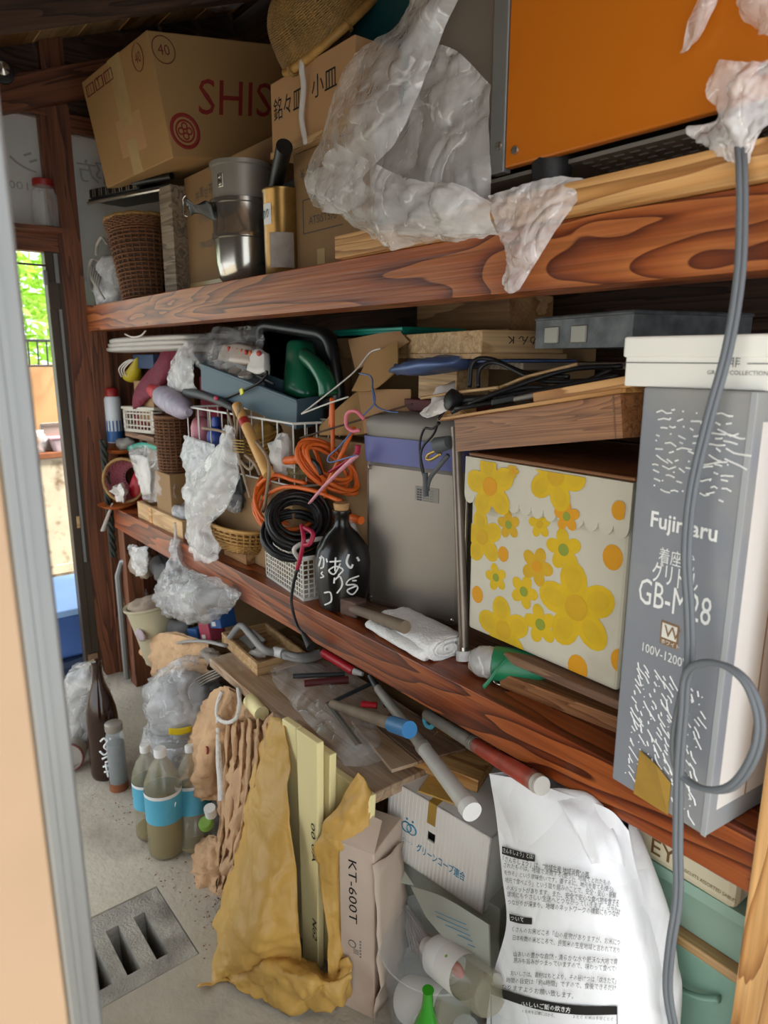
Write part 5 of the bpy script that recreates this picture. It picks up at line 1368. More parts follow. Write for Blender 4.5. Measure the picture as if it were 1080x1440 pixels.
tag(ob('cloth_bundle', B().ball(V((-2.88, .985, Z2 + .075)), (.035, .04, .08), amp=.01, freq=16, seed=9), 'red_plastic', smooth='all'), 'bright red cloth squeezed behind the bamboo basket', 'cloth')
c1 = P(172, 636, Y=.955); 
t = T('stacking_dish', 'shallow orange dish resting on the bamboo basket', 'dish', c1); lathe_ob('dish', [(.02, 0), (.05, .003), (.068, .016), (.070, .016), (.05, -.001), (.02, -.003)], 'orange_dish', t, Matrix.Translation(c1))
c1 = P(165, 712, Z=Z2 + .006); c1.z = Z2 + .004
t = T('stacking_dish', 'orange dish at the beam end under the bamboo basket', 'dish', c1); lathe_ob('dish', [(.02, 0), (.05, .002), (.075, .014), (.077, .014), (.05, -.002), (.02, -.003)], 'orange_dish', t, Matrix.Translation(c1))
tag(ob('cloth_bundle', B().ball(P(178, 624, Y=.97), (.06, .04, .025), amp=.012, freq=20, seed=12), 'paper_grey', smooth='all'), 'grey rag on the orange dish below the cream basket', 'cloth')
# white tag hanging from the beam end, dark cord bundle down the post
tag(ob('hanging_tag', B().tube(PY([(158, 708, .86), (152, 725, .855), (145, 746, .85)]), [.004, .012], n=8, flat=.4), 'cord_white', smooth=40), 'white plastic tag hanging from the left end of the middle beam', 'tag')
t = T('rope_hank', 'dark green rope hank hanging along the far post', 'rope', P(150, 830, X=XE + .12))
for k in range(3):
    b = B(); pts = [V((XE + .10 + .010 * math.cos(i * 1.1 + k * 2.09), .872 + .009 * math.sin(i * 1.1 + k * 2.09), 1.08 - .021 * i)) for i in range(25)]
    b.tube(cr(pts, 3), .0075, n=6); ob('strand', b, 'green_cord', t, smooth='all')
# small pine trough on the beam
A = P(184, 728, Z=Z2); A.y = .90; A.z = Z2; x1_ = P(246, 760, Z=Z2).x
L = x1_ - A.x
tb = Bx(A, (1, 0, 0), (0, 0, 1), (0, 1, 0), L, .062, .13)
t = T('wooden_trough', 'small open pine box at the left end of the middle beam', 'box', tb.p(.5, 0, .5)); tb.open('box', 'pine_pale', t, t=.012)
ob('cross_block', B().obox(tb.p(.28, 0, 0) - V((0, .002, 0)), V((.03, 0, 0)), V((0, 0, .060)), V((0, .05, 0))), 'pine', t)
tag(ob('plastic_bag', B().ball(tb.p(.7, .9, .5), (.09, .05, .04), amp=.018, freq=20, seed=14), 'film_grey', smooth='all'), 'crumpled clear packaging in the small pine box', 'bag')
o = board('wood_block', (x1_ + .03, .93, Z2), (x1_ + .12, 1.02, Z2 + .085), 'redwood', structure=False); tag(o, 'reddish wood block beside the small pine box', 'block')
# white wire basket with bottles and twine
yb_ = .93
r0 = P(263, 572, Y=yb_); r1 = P(412, 596, Y=.965); dpt = V((.03, .13, 0))
t = T('wire_basket', 'white coated wire basket holding bottles and twine', 'basket', P(330, 660, Y=.95))
lowz = P(280, 632, Y=yb_).z
def wb(p, z): return V((p.x, p.y, z))
cs = [r0, r1, r1 + dpt, r0 + dpt]
ob('rim', B().tube(cs, .0032, n=6, closed=True), 'wire_white', t, smooth=40)
ob('rim', B().tube([wb(p, lowz - .05) for p in cs], .0028, n=6, closed=True), 'wire_white', t, smooth=40)
for (a, c), n in (((0, 1), 8), ((2, 3), 8), ((3, 0), 4), ((1, 2), 4)):
    for k in range(n):
        p = cs[a].lerp(cs[c], k / n); ob('wire', B().tube([p, wb(p, lowz - .05)], .0022, n=5), 'wire_white', t, smooth=40)
stack('cardboard_carton', 'brown carton under the white wire basket', (r0.x + .02, .955, Z2), (r1.x, 1.08, lowz - .053))
for nm, lb, px, py, m, h_, r_ in (('pink_bottle', 'pink squeeze bottle standing in the wire basket', 285, 630, 'pink_bottle', .15, .036), ('blue_bottle', 'deep blue bottle standing in the wire basket', 306, 625, 'blue_bottle', .125, .034)):
    c1 = P(px, py, Y=.985); c1.z = lowz - .05
    t = T(nm, lb, 'bottle', c1); lathe_ob('body', [(r_ * .9, 0), (r_, .006), (r_, h_ * .75), (r_ * .8, h_ * .9), (r_ * .4, h_)], m, t, Matrix.Translation(c1)); lathe_ob('cap', [(r_ * .45, h_), (r_ * .45, h_ + .02), (r_ * .35, h_ + .03), (.001, h_ + .03)], m, t, Matrix.Translation(c1))
c1 = P(372, 596, Y=1.0)
t = T('twine_ball', 'roll of golden brown twine in the wire basket', 'twine', c1)
ob('core', B().ball(c1 + V((0, 0, -.04)), (.055, .04, .05), amp=.004), 'twine', t, smooth='all')
for k in range(6): ob('strand', B().tube(coil(c1 + V((0, -.005, -.02 - .012 * k)), (.1, -.3, .9), .052, 1, .05, .002, k), .005, n=6), 'twine', t, smooth='all')
tag(ob('paper_wad', B().ball(P(398, 640, Y=.965), (.05, .03, .05), amp=.014, freq=20, seed=22), 'paper_white', smooth=35), 'white crumpled paper by the right end of the wire basket', 'paper')
# hanging plastic bag in front
t, o = pil('plastic_bag', 'milky plastic bag hanging down over the middle beam', 'film_milky', [[(318, 600, .91), (324, 598, .905), (330, 602, .91)], [(300, 635, .905), (318, 640, .89), (334, 640, .905)], [(268, 680, .895), (298, 680, .87), (335, 672, .90)], [(258, 692, .885), (290, 705, .865), (318, 715, .885)], [(262, 730, .868), (280, 735, .85), (296, 740, .868)], [(263, 760, .865), (285, 765, .845), (308, 768, .865)], [(276, 786, .868), (290, 790, .86), (304, 788, .868)]], .025, amp=.007, seed=31)
t, o = pil('plastic_bag', 'thin grey plastic bag bunched between hamper and wire basket', 'film_grey', [[(262, 612, .93), (280, 620, .92), (300, 625, .93)], [(255, 640, .925), (275, 650, .91), (305, 650, .925)], [(262, 665, .92), (278, 675, .91), (296, 668, .92)], [(258, 700, .92), (266, 705, .915), (280, 700, .92)]], .02, seed=36)
# raffia bundle with wooden bat
t = T('raffia_bundle', 'bundle of dry brown stems tied with wire beside the bat', 'stems', P(335, 640, Y=.92))
for k, ln in enumerate([[(320, 580, .92), (328, 605, .91), (338, 650, .905), (352, 700, .905)], [(328, 572, .93), (331, 600, .92), (333, 640, .91), (336, 668, .91)], [(336, 570, .93), (334, 600, .92), (326, 640, .91), (322, 655, .91)], [(285, 602, .91), (310, 606, .905), (330, 615, .905)], [(333, 640, .91), (350, 660, .905), (360, 650, .91), (372, 650, .92)], [(318, 598, .92), (322, 615, .91), (334, 625, .905)], [(360, 620, .91), (378, 650, .905), (374, 700, .91), (370, 720, .91)], [(345, 640, .905), (358, 652, .905), (366, 668, .91)]]):
    ob('stem', B().tube(cr([P(x, y, Y=Y) for x, y, Y in ln], 6), .0045, n=6), 'raffia', t, smooth='all')
for k in range(5): ob('binding_wire', B().tube(cr(PY([(321, 616 + 4 * k, .905), (332, 619 + 4 * k, .895), (343, 620 + 4 * k, .905)]), 4), .0016, n=5), 'brass', t)
p0 = P(333, 570, Y=.94); p1 = P(378, 668, Y=.915)
t = T('wooden_bat', 'smooth pale wooden bat with painted red band', 'bat', p1)
ob('shaft', cyl(p0, p1, .0145, .0165), 'bat_wood', t, smooth=40)
d = (p1 - p0); ob('band', cyl(p0 + d * .22, p0 + d * .31, .0153), 'red_band', t, smooth=40)
# black netting behind the bat, straw sheaf
tag(ob('netting', B().ball(P(335, 690, Y=.96), (.06, .03, .06), amp=.02, freq=26, seed=41), 'dark_grey', smooth=30), 'wad of black netting under the wooden bat', 'netting')
tag(ob('plastic_bag', B().ball(P(326, 706, Y=.93), (.055, .025, .035), amp=.012, freq=20, seed=43), 'film_thin', smooth='all'), 'small clear bag of dark scraps in the shallow wicker tray', 'bag')
tag(ob('straw_brush', B().ball(P(412, 662, Y=.985), (.06, .03, .022), amp=.008, freq=40, seed=44), 'straw', smooth=30), 'coarse straw brush head beside the orange connector', 'brush')
# shallow wicker tray at the beam
c0 = P(322, 768, Y=.90); c0.z = Z2 + .035
Mw = Matrix.Translation(c0 + V((-.05, .055, 0))) @ Matrix.Diagonal((1.6, .72, 1.1, 1))
t = T('wicker_tray', 'shallow golden wicker tray perched on the middle beam', 'basket', c0)
pr = [(.075, 0), (.09, .02), (.098, .065)]
o = ob('weave', weave(pr, Mw, 30, 9, .0042, .003, .004), 'wicker_gold', t, smooth='all'); o['kind'] = 'stuff'
lathe_ob('base', [(.001, .002), (.076, .002), (.09, .02), (.094, .06)], 'wicker_brown', t, Mw, caps=False)
ob('rim', B().tube([Mw @ V((.1 * math.cos(k * .2618), .1 * math.sin(k * .2618), .066)) for k in range(24)], .006, n=6, closed=True), 'wicker_gold', t, smooth='all')
o = board('wood_block', (c0.x - .09, .925, Z2), (c0.x + .06, 1.0, Z2 + .035), 'plywood', structure=False); tag(o, 'flat wood offcut beneath the shallow wicker tray', 'block')
c1 = P(368, 770, Z=Z2); 
tag(ob('plastic_tub', B().box((c1.x - .16, .97, Z2), (c1.x - .0, 1.10, Z2 + .05)), 'paper_grey', bevel=.008), 'low grey plastic tub behind the perforated white basket', 'tub')
# slate blue crate
K = P(412, 603, Y=1.0); Kt = P(418, 564, Y=1.0); Lf = P(282, 512, Y=.935)
u = (Kt - Lf); Lc = u.length; u.normalize(); w_ = V((.25, 1, 0)); w_ = (w_ - u * w_.dot(u)).normalized(); v_ = w_.cross(u); v_ = v_ if v_.z > 0 else -v_
Hh = (Kt - K).length
ct = Bx(Kt - u * Lc - v_ * Hh, u, v_, w_, Lc, Hh, .10)
t = T('plastic_crate', 'slate blue plastic crate tilted over the wire basket', 'crate', ct.p(.5, 0, .5)); ct.open('crate', 'crate_slate', t, t=.005, bevel=.002)
ob('rim', B().tube([ct.p(0, 1, 0), ct.p(1, 1, 0), ct.p(1, 1, 1), ct.p(0, 1, 1)], .005, n=6, closed=True), 'crate_slate', t, smooth=40)
t2, o = pil('plastic_bag', 'large glossy clear bag piled in the slate blue crate', 'film_clear', [[(290, 470, 1.08), (320, 462, 1.08), (372, 458, 1.1)], [(262, 488, 1.02), (310, 485, 1.03), (370, 480, 1.06)], [(270, 505, .99), (315, 515, 1.0), (365, 515, 1.02)], [(300, 530, 1.0), (335, 540, 1.0), (370, 545, 1.02)]], .05, amp=.009, seed=51)
t2, o = pil('plastic_bag', 'knotted milky bag hanging off the end of the slate crate', 'film_milky', [[(258, 482, .98), (264, 482, .975), (270, 484, .98)], [(245, 505, .965), (258, 505, .955), (272, 505, .965)], [(238, 535, .955), (252, 540, .945), (272, 535, .955)], [(240, 548, .955), (255, 552, .95), (276, 548, .955)]], .02, seed=53)
for k in range(4):
    c1 = P(306 + 14 * k, 515 + 5 * k, Y=.99); tag(ob('jar_lid', B().lathe([(.001, 0), (.026, 0), (.026, .014), (.022, .016), (.001, .016)], 18, zaxis((.1, -.4, .9), c1)), 'steel_dull', smooth=40), 'round metal jar lid in the slate blue crate', 'lid', group='jar lids in the slate crate')
b = B(); b.patch([PY([(318, 487, 1.02), (340, 485, 1.02), (360, 492, 1.03)]), PY([(312, 508, 1.0), (335, 512, .99), (356, 512, 1.0)])], 5, 5, amp=.004, seed=3)
o = tag(ob('snack_packet', b, 'snack_pack', smooth='all', solid=.02), 'printed snack packet with brown picture in the slate crate', 'packet')
for k in range(6): ob('print_patch', B().ball(P(322 + 6 * k, 491 + 1.2 * k, Y=.999), (.008, .005, .009), 8, 6), 'orange_dish' if k % 2 else 'red_band', o, smooth='all')
b = B(); b.patch([PY([(356, 495, 1.01), (366, 492, 1.01), (374, 496, 1.01)]), PY([(350, 522, .99), (362, 526, .985), (376, 524, .99)])], 5, 5, amp=.004, seed=5)
o = tag(ob('snack_packet', b, 'paper_white', smooth='all', solid=.02), 'white packet with red spot beside the black tub', 'packet'); ob('print_patch', B().ball(P(364, 497, Y=.995), (.012, .006, .008), 10, 6), 'red_band', o, smooth='all')
t = T('cable_strap', 'black strap with yellow tag laid over the slate crate', 'strap', P(340, 548, Y=.96))
ob('strap', B().tube(cr(PY([(318, 560, .955), (345, 548, .955), (365, 538, .97), (376, 524, .985), (360, 527, .99), (385, 540, 1.0)]), 6), .006, n=7, flat=.6), 'cord_black', t, smooth='all')
ob('tag', B().obox(P(338, 556, Y=.947), V((.016, 0, .006)), V((-.005, 0, .016)), V((0, .004, 0))), 'yellow_tag', t)
t = T('hand_tool', 'dark hand tool with red button in front of the slate crate', 'tool', P(300, 565, Y=.95))
ob('body', B().tube(cr(PY([(262, 552, .95), (285, 556, .945), (310, 565, .945), (330, 575, .95)]), 6), [.016, .010], n=10), 'dark_grey', t, smooth='all'); ob('button', B().ball(P(304, 560, Y=.935), (.012, .006, .008)), 'crimson', t, smooth='all')
# black tub on its side with green watering can
def rr(cx, cy, hw, hh, r, n=5):
    out = []
    for sx, sy, a0 in ((1, 1, 0), (-1, 1, 90), (-1, -1, 180), (1, -1, 270)):
        for k in range(n + 1):
            a = math.radians(a0 + 90 * k / n); out.append((cx + sx * (hw - r) + r * math.cos(a), cy + sy * (hh - r) + r * math.sin(a)))
    return out
ang = math.radians(-9)
pts = [(422 + x * math.cos(ang) - y * math.sin(ang), 512 + x * math.sin(ang) * -1 + y * math.cos(ang)) for x, y in rr(0, 0, 50, 50, 16)]
t = T('washing_tub', 'black plastic tub standing on edge behind the slate crate', 'tub', P(420, 562, Y=1.1))
ob('rim', B().tube([P(x, y, Y=1.09) for x, y in pts], .019, n=10, closed=True), 'black_plastic', t, smooth='all')
back = [P(422 + (x - 422) * .92, 512 + (y - 512) * .92, Y=1.20) for x, y in pts]
fr_ = [P(x, y, Y=1.09) for x, y in pts]; n = len(pts)
b = B(); b.add(fr_ + back, [(i, (i + 1) % n, n + (i + 1) % n, n + i) for i in range(n)] + [tuple(range(n, 2 * n))]); ob('wall', b, 'black_plastic', t, smooth=40, solid=.003)
c0 = P(424, 556, Y=1.07)
t = T('watering_can', 'glossy dark green plastic can leaning in the black tub', 'watering can', c0)
a0, a1 = P(425, 558, Y=1.07), P(422, 478, Y=1.11)
b = B(); b.loft([(a0, V((.055, 0, 0)), V((0, .03, 0))), (a0.lerp(a1, .15), V((.066, 0, 0)), V((0, .038, 0))), (a0.lerp(a1, .6), V((.052, 0, 0)), V((0, .036, 0))), (a0.lerp(a1, .92), V((.046, 0, 0)), V((0, .03, 0))), (a1, V((.03, 0, 0)), V((0, .02, 0)))], n=24, sq=3); ob('body', b, 'can_green', t, smooth='all')
ob('spout', B().tube(cr(PY([(428, 500, 1.05), (445, 515, 1.035), (458, 535, 1.03), (462, 556, 1.03)]), 6), [.02, .026], n=12), 'can_green', t, smooth='all')
# small cartons and board behind
A = P(470, 545, Y=1.18)
ca = Bx((P(472, 500, Y=1.17).x, 1.17, 1.172), (1, 0, 0), (0, 0, 1), (0, 1, 0), .19, P(472, 474, Y=1.17).z - 1.172, .2)
t = T('open_carton', 'open tan carton with loose flaps under the aqua tray', 'box', ca.p(.5, 0, .5)); 
b = B(); W_, H_, tk = ca.W, ca.H, .004
b.obox(ca.p(0, 0, 1) - ca.w * tk, ca.u * W_, ca.v * H_, ca.w * tk).obox(ca.O, ca.u * tk, ca.v * H_, ca.w * .196).obox(ca.p(1, 0, 0) - ca.u * tk, ca.u * tk, ca.v * H_, ca.w * .196).obox(ca.O, ca.u * W_, ca.v * tk, ca.w * .196).obox(ca.p(0, 1, 0) - ca.v * tk, ca.u * W_, ca.v * tk, ca.w * .196)
for a0, a1, b0, b1 in ((0, .12, 0, 1), (.40, 1, 0, 1), (.12, .40, 0, .35), (.12, .40, .80, 1)): b.obox(ca.p(a0, b0, 0), ca.u * W_ * (a1 - a0), ca.v * H_ * (b1 - b0), ca.w * tk)
ob('body', b, 'cardboard_b', t)
ob('flap', B().patch([PY([(490, 478, 1.14), (530, 470, 1.15), (563, 466, 1.16)]), PY([(500, 520, 1.10), (535, 505, 1.12), (575, 480, 1.14)])], 4, 4), 'cardboard_c', t, solid=.004)
ob('flap', B().patch([PY([(520, 500, 1.10), (540, 490, 1.11), (560, 480, 1.13)]), PY([(495, 550, 1.06), (525, 548, 1.07), (560, 520, 1.10)])], 4, 4), 'cardboard', t, solid=.004)
tr = Bx(ca.p(0, 1, 0) + V((0, 0, .001)), (1, 0, .0), (0, 0, 1), (0, 1, 0), .30, .014, .22); t = T('aqua_tray', 'aqua green plastic tray lying on the open carton', 'tray', tr.O); tr.solid('tray', 'aqua_plastic', t, bevel=.005); ob('rim', B().tube([tr.p(0, 1, 0), tr.p(1, 1, 0), tr.p(1, 1, 1), tr.p(0, 1, 1)], .005, n=6, closed=True), 'aqua_plastic', t, smooth=40)
# long flattened carton above the orange cord
Cn = P(502, 598, Y=1.05); 
t = T('flattened_carton', 'folded brown carton leaning behind the steel bin lid', 'box', Cn)
q = lambda x, y, Y: P(x, y, Y=Y)
b = B(); b.patch([[q(504, 550, 1.09), q(540, 548, 1.10), q(578, 548, 1.12)], [q(512, 610, 1.05), q(545, 604, 1.06), q(578, 585, 1.10)]], 4, 4); ob('face', b, 'cardboard_c', t, solid=.005)
b = B(); b.patch([[q(450, 600, 1.04), q(478, 572, 1.06), q(504, 550, 1.09)], [q(450, 612, 1.03), q(482, 612, 1.03), q(513, 610, 1.05)]], 4, 4); ob('face', b, 'cardboard', t, solid=.005)
o = Bx((P(440, 640, Y=1.06).x, 1.06, Z2), (1, 0, 0), (0, 0, 1), (0, 1, 0), .26, P(440, 612, Y=1.06).z - Z2, .09).solid('cardboard_carton', 'cardboard_b', None); tag(o, 'brown carton standing behind the orange extension cord', 'box')
# ================================================================ lower level and floor
mat('plastic_yellow', 'efe0a4', .5, var=.06, vs=4)
mat('kraft', 'c89d50', .5, var=.15, vs=5, crease=.4, cs=6)
mat('kraft_paper', 'c19a72', .8, var=.2, vs=9, crease=.5, cs=10)
mat('rope_white', 'd5d0c6', .9, var=.1, vs=40, bump=.5, bs=160)
mat('carton_white', 'dfd9d0', .75, var=.06, vs=5, dirt='c2b8a8', ds=4)
wood('dusty_board', 'b39477', 'a3835f', '8a6a4c', rings=6, st=(1.2, 12, 12), rough=.8, dirt='b5a592')
mat('carton_green', 'a2a294', .8, var=.12, vs=5)
mat('carton_pink', 'c2ae9c', .8, var=.15, vs=4, dirt='a58a74', ds=3)
mat('logo_blue', '2f7f9e', .7, var=.1)
mat('green_bin', '86aa98', .5, var=.1, vs=4, dirt='93a898', ds=3)
mat('cream_tin', 'c7bda0', .5, var=.08, vs=5)
mat('ink_brown', '6b4a24', .6, var=.1)
mat('tin_red', '9c5a52', .5, var=.1)
mat('pipe_grey', '948d82', .5, var=.2, vs=12, dirt='6f675c', ds=8)
mat('pipe_white', 'b9b5ac', .5, var=.12, vs=12)
mat('pipe_red', 'a63c28', .5, var=.25, vs=30, dirt='8d7a6c', ds=20)
mat('cap_blue', '2b72a8', .4, var=.1)
mat('hose_grey', '8f8c87', .5, var=.1)
mat('bottle_brown', '2a130a', .12, var=.1, coat=.3)
mat('bottle_green', '2f8a1e', .1, var=.1, coat=.4)
glass('pet_clear', (.34, .31, .20), .08, .42)
mat('oil', '8a6f2c', .25, var=.15, vs=6)
mat('label_blue', '4f9db5', .5, var=.12, vs=10)
mat('cap_white', 'd2d0ca', .5, var=.05)
film('film_bag', (.58, .57, .56), .25, .6, .22, 8)
mat('plates_grey', '83817e', .6, var=.12, vs=5)
mat('sticker_yellow', 'c4a90d', .45, var=.1)
mat('bag_white', 'f0f0f0', .28, var=.04, vs=4, crease=.25, cs=6)
mat('fluff_pink', 'a8979a', .9, var=.25, vs=20)
mat('denim', '5c5a58', .9, var=.2, vs=10)
mat('beige_cloth', '9a8876', .9, var=.2, vs=10, bump=.3, bs=60)
mat('cream_bucket', 'b0a586', .6, var=.12, vs=6)
mat('leaf_green', '6f9438', .6, var=.25, vs=20)
mat('pack_blue', '1f4d86', .5, var=.15)
mat('pack_red', 'a03a4c', .5, var=.15)
mat('newsprint', '8d8276', .85, var=.2, vs=14)
mat('cooler_blue', '3d5f99', .55, var=.12, vs=10)
mat('cooler_lid', '8fb4e0', .5, var=.06)
mat('bin_navy', '1c2c48', .5, var=.15)
mat('painted_rust', 'b9ab92', .7, var=.12, vs=10, dirt='6e5a40', ds=14)
mat('rust', '7d4a2c', .85, var=.3, vs=14)
ZL = .50
# loose board on the lower pile
o = Bx((-1.90, .822, ZL - .028), (1, -.03, 0), (0, 0, 1), (.03, 1, 0), .86, .028, .30).solid('plank', 'dusty_board', None, bevel=.003); tag(o, 'worn brown board holding tools below the middle shelf', 'board')
stack('cardboard_carton', 'brown carton under the worn tool board', (-1.85, 1.0, 0), (-1.25, 1.40, ZL - .029))
# shallow pine tray with hose
A = P(362, 951, Z=ZL + .001); A.z = ZL + .001
u = (P(440, 930, Z=ZL + .001) - A); u.z = 0; u.normalize(); w_ = V((-u.y, u.x, 0)); 
Lw = along(A, w_, 312, 905); Wd = along(A, u, 430, 932)
tb = Bx(A, u, (0, 0, 1), w_, max(Wd, .12), .038, min(max(Lw, .2), .34))
t = T('pine_tray', 'shallow pine tray on the worn tool board', 'tray', tb.p(.5, 0, .5)); tb.open('tray', 'pine_pale', t, t=.009, bevel=.001)
t = T('rubber_hose', 'grey rubber hose curled over the pine tray', 'hose', tb.p(.5, 1, .5))
z_ = ZL + .05
ob('hose', B().tube(cr([P(322, 898, Z=z_ - .01), P(338, 880, Z=z_ + .03), P(352, 892, Z=z_ + .03), P(372, 914, Z=z_ + .01), P(392, 918, Z=z_), P(420, 925, Z=z_), P(448, 922, Z=z_ - .01)], 7), [.010, .014], n=10), 'hose_grey', t, smooth='all')
ob('white_collar', cyl(P(386, 916, Z=z_ + .002), P(398, 919, Z=z_ + .002), .0155), 'cap_white', t, smooth=40)
ob('flat_hose', B().tube(cr([P(402, 921, Z=z_), P(430, 926, Z=z_ - .004), P(455, 918, Z=z_ - .004)], 5), .024, n=12, flat=.4), 'hose_grey', t, smooth='all')
tag(ob('paper_wad', B().ball(tb.p(.35, .5, .4), (.035, .03, .012), amp=.008, freq=24, seed=61), 'paper_white', smooth=30), 'torn white paper lying in the pine tray', 'paper')
tag(ob('slate_offcut', B().obox(tb.p(.3, .28, .55), u * .05 + V((0, 0, .02)), w_ * .10, V((0, 0, .006))), 'paper_grey', bevel=.001), 'thin grey offcut propped in the pine tray', 'offcut')
# clear bag of tools on the board
t = T('tool_bag', 'clear plastic bag full of hand tools on the worn board', 'bag', P(430, 1000, Z=ZL))
b = B()
z0 = ZL + .004
g = [[P(385, 930, Z=z0 + .02), P(430, 925, Z=z0 + .03), P(470, 935, Z=z0 + .02)], [P(383, 955, Z=z0 + .01), P(440, 960, Z=z0 + .05), P(505, 965, Z=z0 + .03)], [P(405, 985, Z=z0 + .008), P(455, 1000, Z=z0 + .05), P(515, 1000, Z=z0 + .03)], [P(440, 1025, Z=z0 + .004), P(490, 1035, Z=z0 + .035), P(535, 1035, Z=z0 + .03)], [P(485, 1075, Z=z0 + .002), P(515, 1078, Z=z0 + .01), P(540, 1068, Z=z0 + .01)]]
b.patch(g, 8, 8, amp=.007, freq=16, seed=62); ob('film', b, 'film_clear', t, smooth='all')
t = T('chisel', 'dark steel chisel lying on the clear tool bag', 'chisel', P(414, 948, Z=ZL))
ob('blade', cyl(P(412, 951, Z=ZL + .062), P(485, 948, Z=ZL + .062), .007), 'dark_grey', t, smooth=40)
ob('handle', cyl(P(428, 961, Z=ZL + .058), P(490, 956, Z=ZL + .058), .009, .011), 'maroon', t, smooth=40)
a0 = P(455, 918, Z=ZL + .055); a1 = P(498, 944, Z=ZL + .055)
t = T('red_handle_tool', 'tool with ribbed bright red plastic handle under the beam', 'tool', a0)
b = B(); n = 12; b.lathe([(.012 + .002 * (k % 2), (a1 - a0).length * k / n) for k in range(n + 1)], 16, zaxis(a1 - a0, a0)); ob('handle', b, 'red_plastic', t, smooth=60)
ob('tip', cyl(a1, P(510, 948, Z=ZL + .055), .010, .006), 'cap_white', t, smooth=40)
# steel square
t = T('steel_square', 'blackened steel carpenter square lying on the tool bag', 'square', P(460, 990, Z=ZL))
zq = ZL + .058
ob('blade', B().tube([P(462, 990, Z=zq), P(505, 1048, Z=zq)], .009, n=6, flat=.3), 'steel_dull', t); ob('tongue', B().tube([P(462, 990, Z=zq), P(520, 962, Z=zq + .01)], .009, n=6, flat=.3), 'dark_grey', t)
# hammer with blue tip
p0 = P(468, 990, Z=ZL + .075); p1 = P(572, 1025, Y=.80)
t = T('mallet_handle', 'grimy wooden tool handle with blue end cap', 'handle', p0)
d = p1 - p0; ob('shaft', cyl(p0, p0 + d * .86, .011, .0135), 'handle_wood', t, smooth=40); ob('cap', cyl(p0 + d * .84, p1 + d * .03, .0165, .017), 'cap_blue', t, smooth=40)
# wooden offcuts and book
def slab(name, label, pts, z, th, m, cat='board'):
    b = B(); b.prism([P(x, y, Z=z) for x, y in pts], (0, 0, -th)); return tag(ob(name, b, m, bevel=.001), label, cat)
# white co-op carton
u = -ray(-687, 372); A = P(541, 1194, Y=.872); 
w_ = V((-u.y, u.x, 0)).normalized(); v_ = u.cross(w_) * -1; v_ = v_ if v_.z > 0 else -v_
Wc = along(A, u, 679, 1286); Hc = along(A, v_, 526, 1093)
cb = Bx(A, u, v_, w_, Wc, Hc, .24)
t = T('white_carton', 'white corrugated carton with blue printed logo under the beam', 'box', cb.p(.5, 0, .5))
b = B(); tk = .004
b.obox(cb.p(0, 0, 1) - cb.w * tk, cb.u * Wc, cb.v * Hc, cb.w * tk).obox(cb.O, cb.u * tk, cb.v * Hc, cb.w * .236).obox(cb.p(1, 0, 0) - cb.u * tk, cb.u * tk, cb.v * Hc, cb.w * .236).obox(cb.O, cb.u * Wc, cb.v * tk, cb.w * .236).obox(cb.p(0, 1, 0) - cb.v * tk, cb.u * Wc, cb.v * tk, cb.w * .236)
for a0, a1, b0, b1 in ((0, .42, 0, 1), (.50, 1, 0, 1), (.42, .50, 0, .50), (.42, .50, .62, 1)): b.obox(cb.p(a0, b0, 0), cb.u * Wc * (a1 - a0), cb.v * Hc * (b1 - b0), cb.w * tk)
ob('body', b, 'carton_white', t)
for k in range(26):
    a0 = .02 + k * .0375
    for b0, b1 in (((.01, .50), (.62, .99)) if .40 < a0 < .50 else ((.01, .99),)): cb.decal(t, 'corrugation', 'carton_white', a0, a0 + .012, b0, b1, t=.0009)
cb.text(t, 'グリーンコープ連合', .33, .26, .023, 'logo_blue', w=Wc * .48, bold=.015)
O = cb.p(.24, .50, 0)
ring(t, 'logo_ring', 'logo_blue', O + cb.u * .007, cb.u, cb.v, .013, .0028); ring(t, 'logo_ring', 'logo_blue', O - cb.u * .007, cb.u, cb.v, .013, .0028)
for k in (-1, 1): ring(t, 'logo_dot', 'logo_blue', O + cb.u * .008 * k + cb.v * .021, cb.u, cb.v, .0022, .0022, 8)
cb.text(t, 'グリーン', .18, .30, .007, 'logo_blue')
cb.decal(t, 'tape', 'tape_brown', .41, .49, .72, 1.0); cb.decal(t, 'tape', 'tape_brown', .41, .49, 0, .4, 't')
tl = P(553, 1060, Z=0)
tz = cb.p(.3, 1, .3).z
# grey green opened carton beneath
A2 = cb.p(.02, 0, .02) - V((0, 0, .19)); A2.z = .13
cg = Bx(V((cb.p(0, 0, 0).x + .03, cb.p(0, 0, 0).y + .025, .12)), V((u.x, u.y, 0)), (0, 0, 1), w_, Wc * .98, cb.p(0, 0, 0).z - .123, .22)
t = T('opened_carton', 'grey-green printed carton with flaps folded out under the white one', 'box', cg.p(.5, 0, .5))
cg.solid('body', 'carton_green', t)
b = B(); b.patch([PY([(522, 1130, .875), (540, 1180, .872), (582, 1245, .858)]), PY([(510, 1136, .858), (530, 1195, .845), (560, 1240, .838)])], 4, 4); ob('flap', b, 'carton_green', t, solid=.004)
b = B(); b.patch([PY([(578, 1246, .862), (625, 1262, .868), (688, 1300, .872)]), PY([(600, 1290, .84), (640, 1335, .83), (690, 1372, .835)])], 4, 4); fo = ob('flap', b, 'carton_green', t, solid=.004)
for k in range(7): ob('printed_line', B().tube([P(612 + 2 * k, 1282 + 7 * k, Y=.8445), P(655 + 3 * k, 1300 + 8 * k, Y=.842)], .0009, n=4), 'logo_blue', fo)
stack('cardboard_carton', 'brown carton on the floor under the opened grey carton', (-1.12, 1.0, 0), (-.80, 1.3, .119))
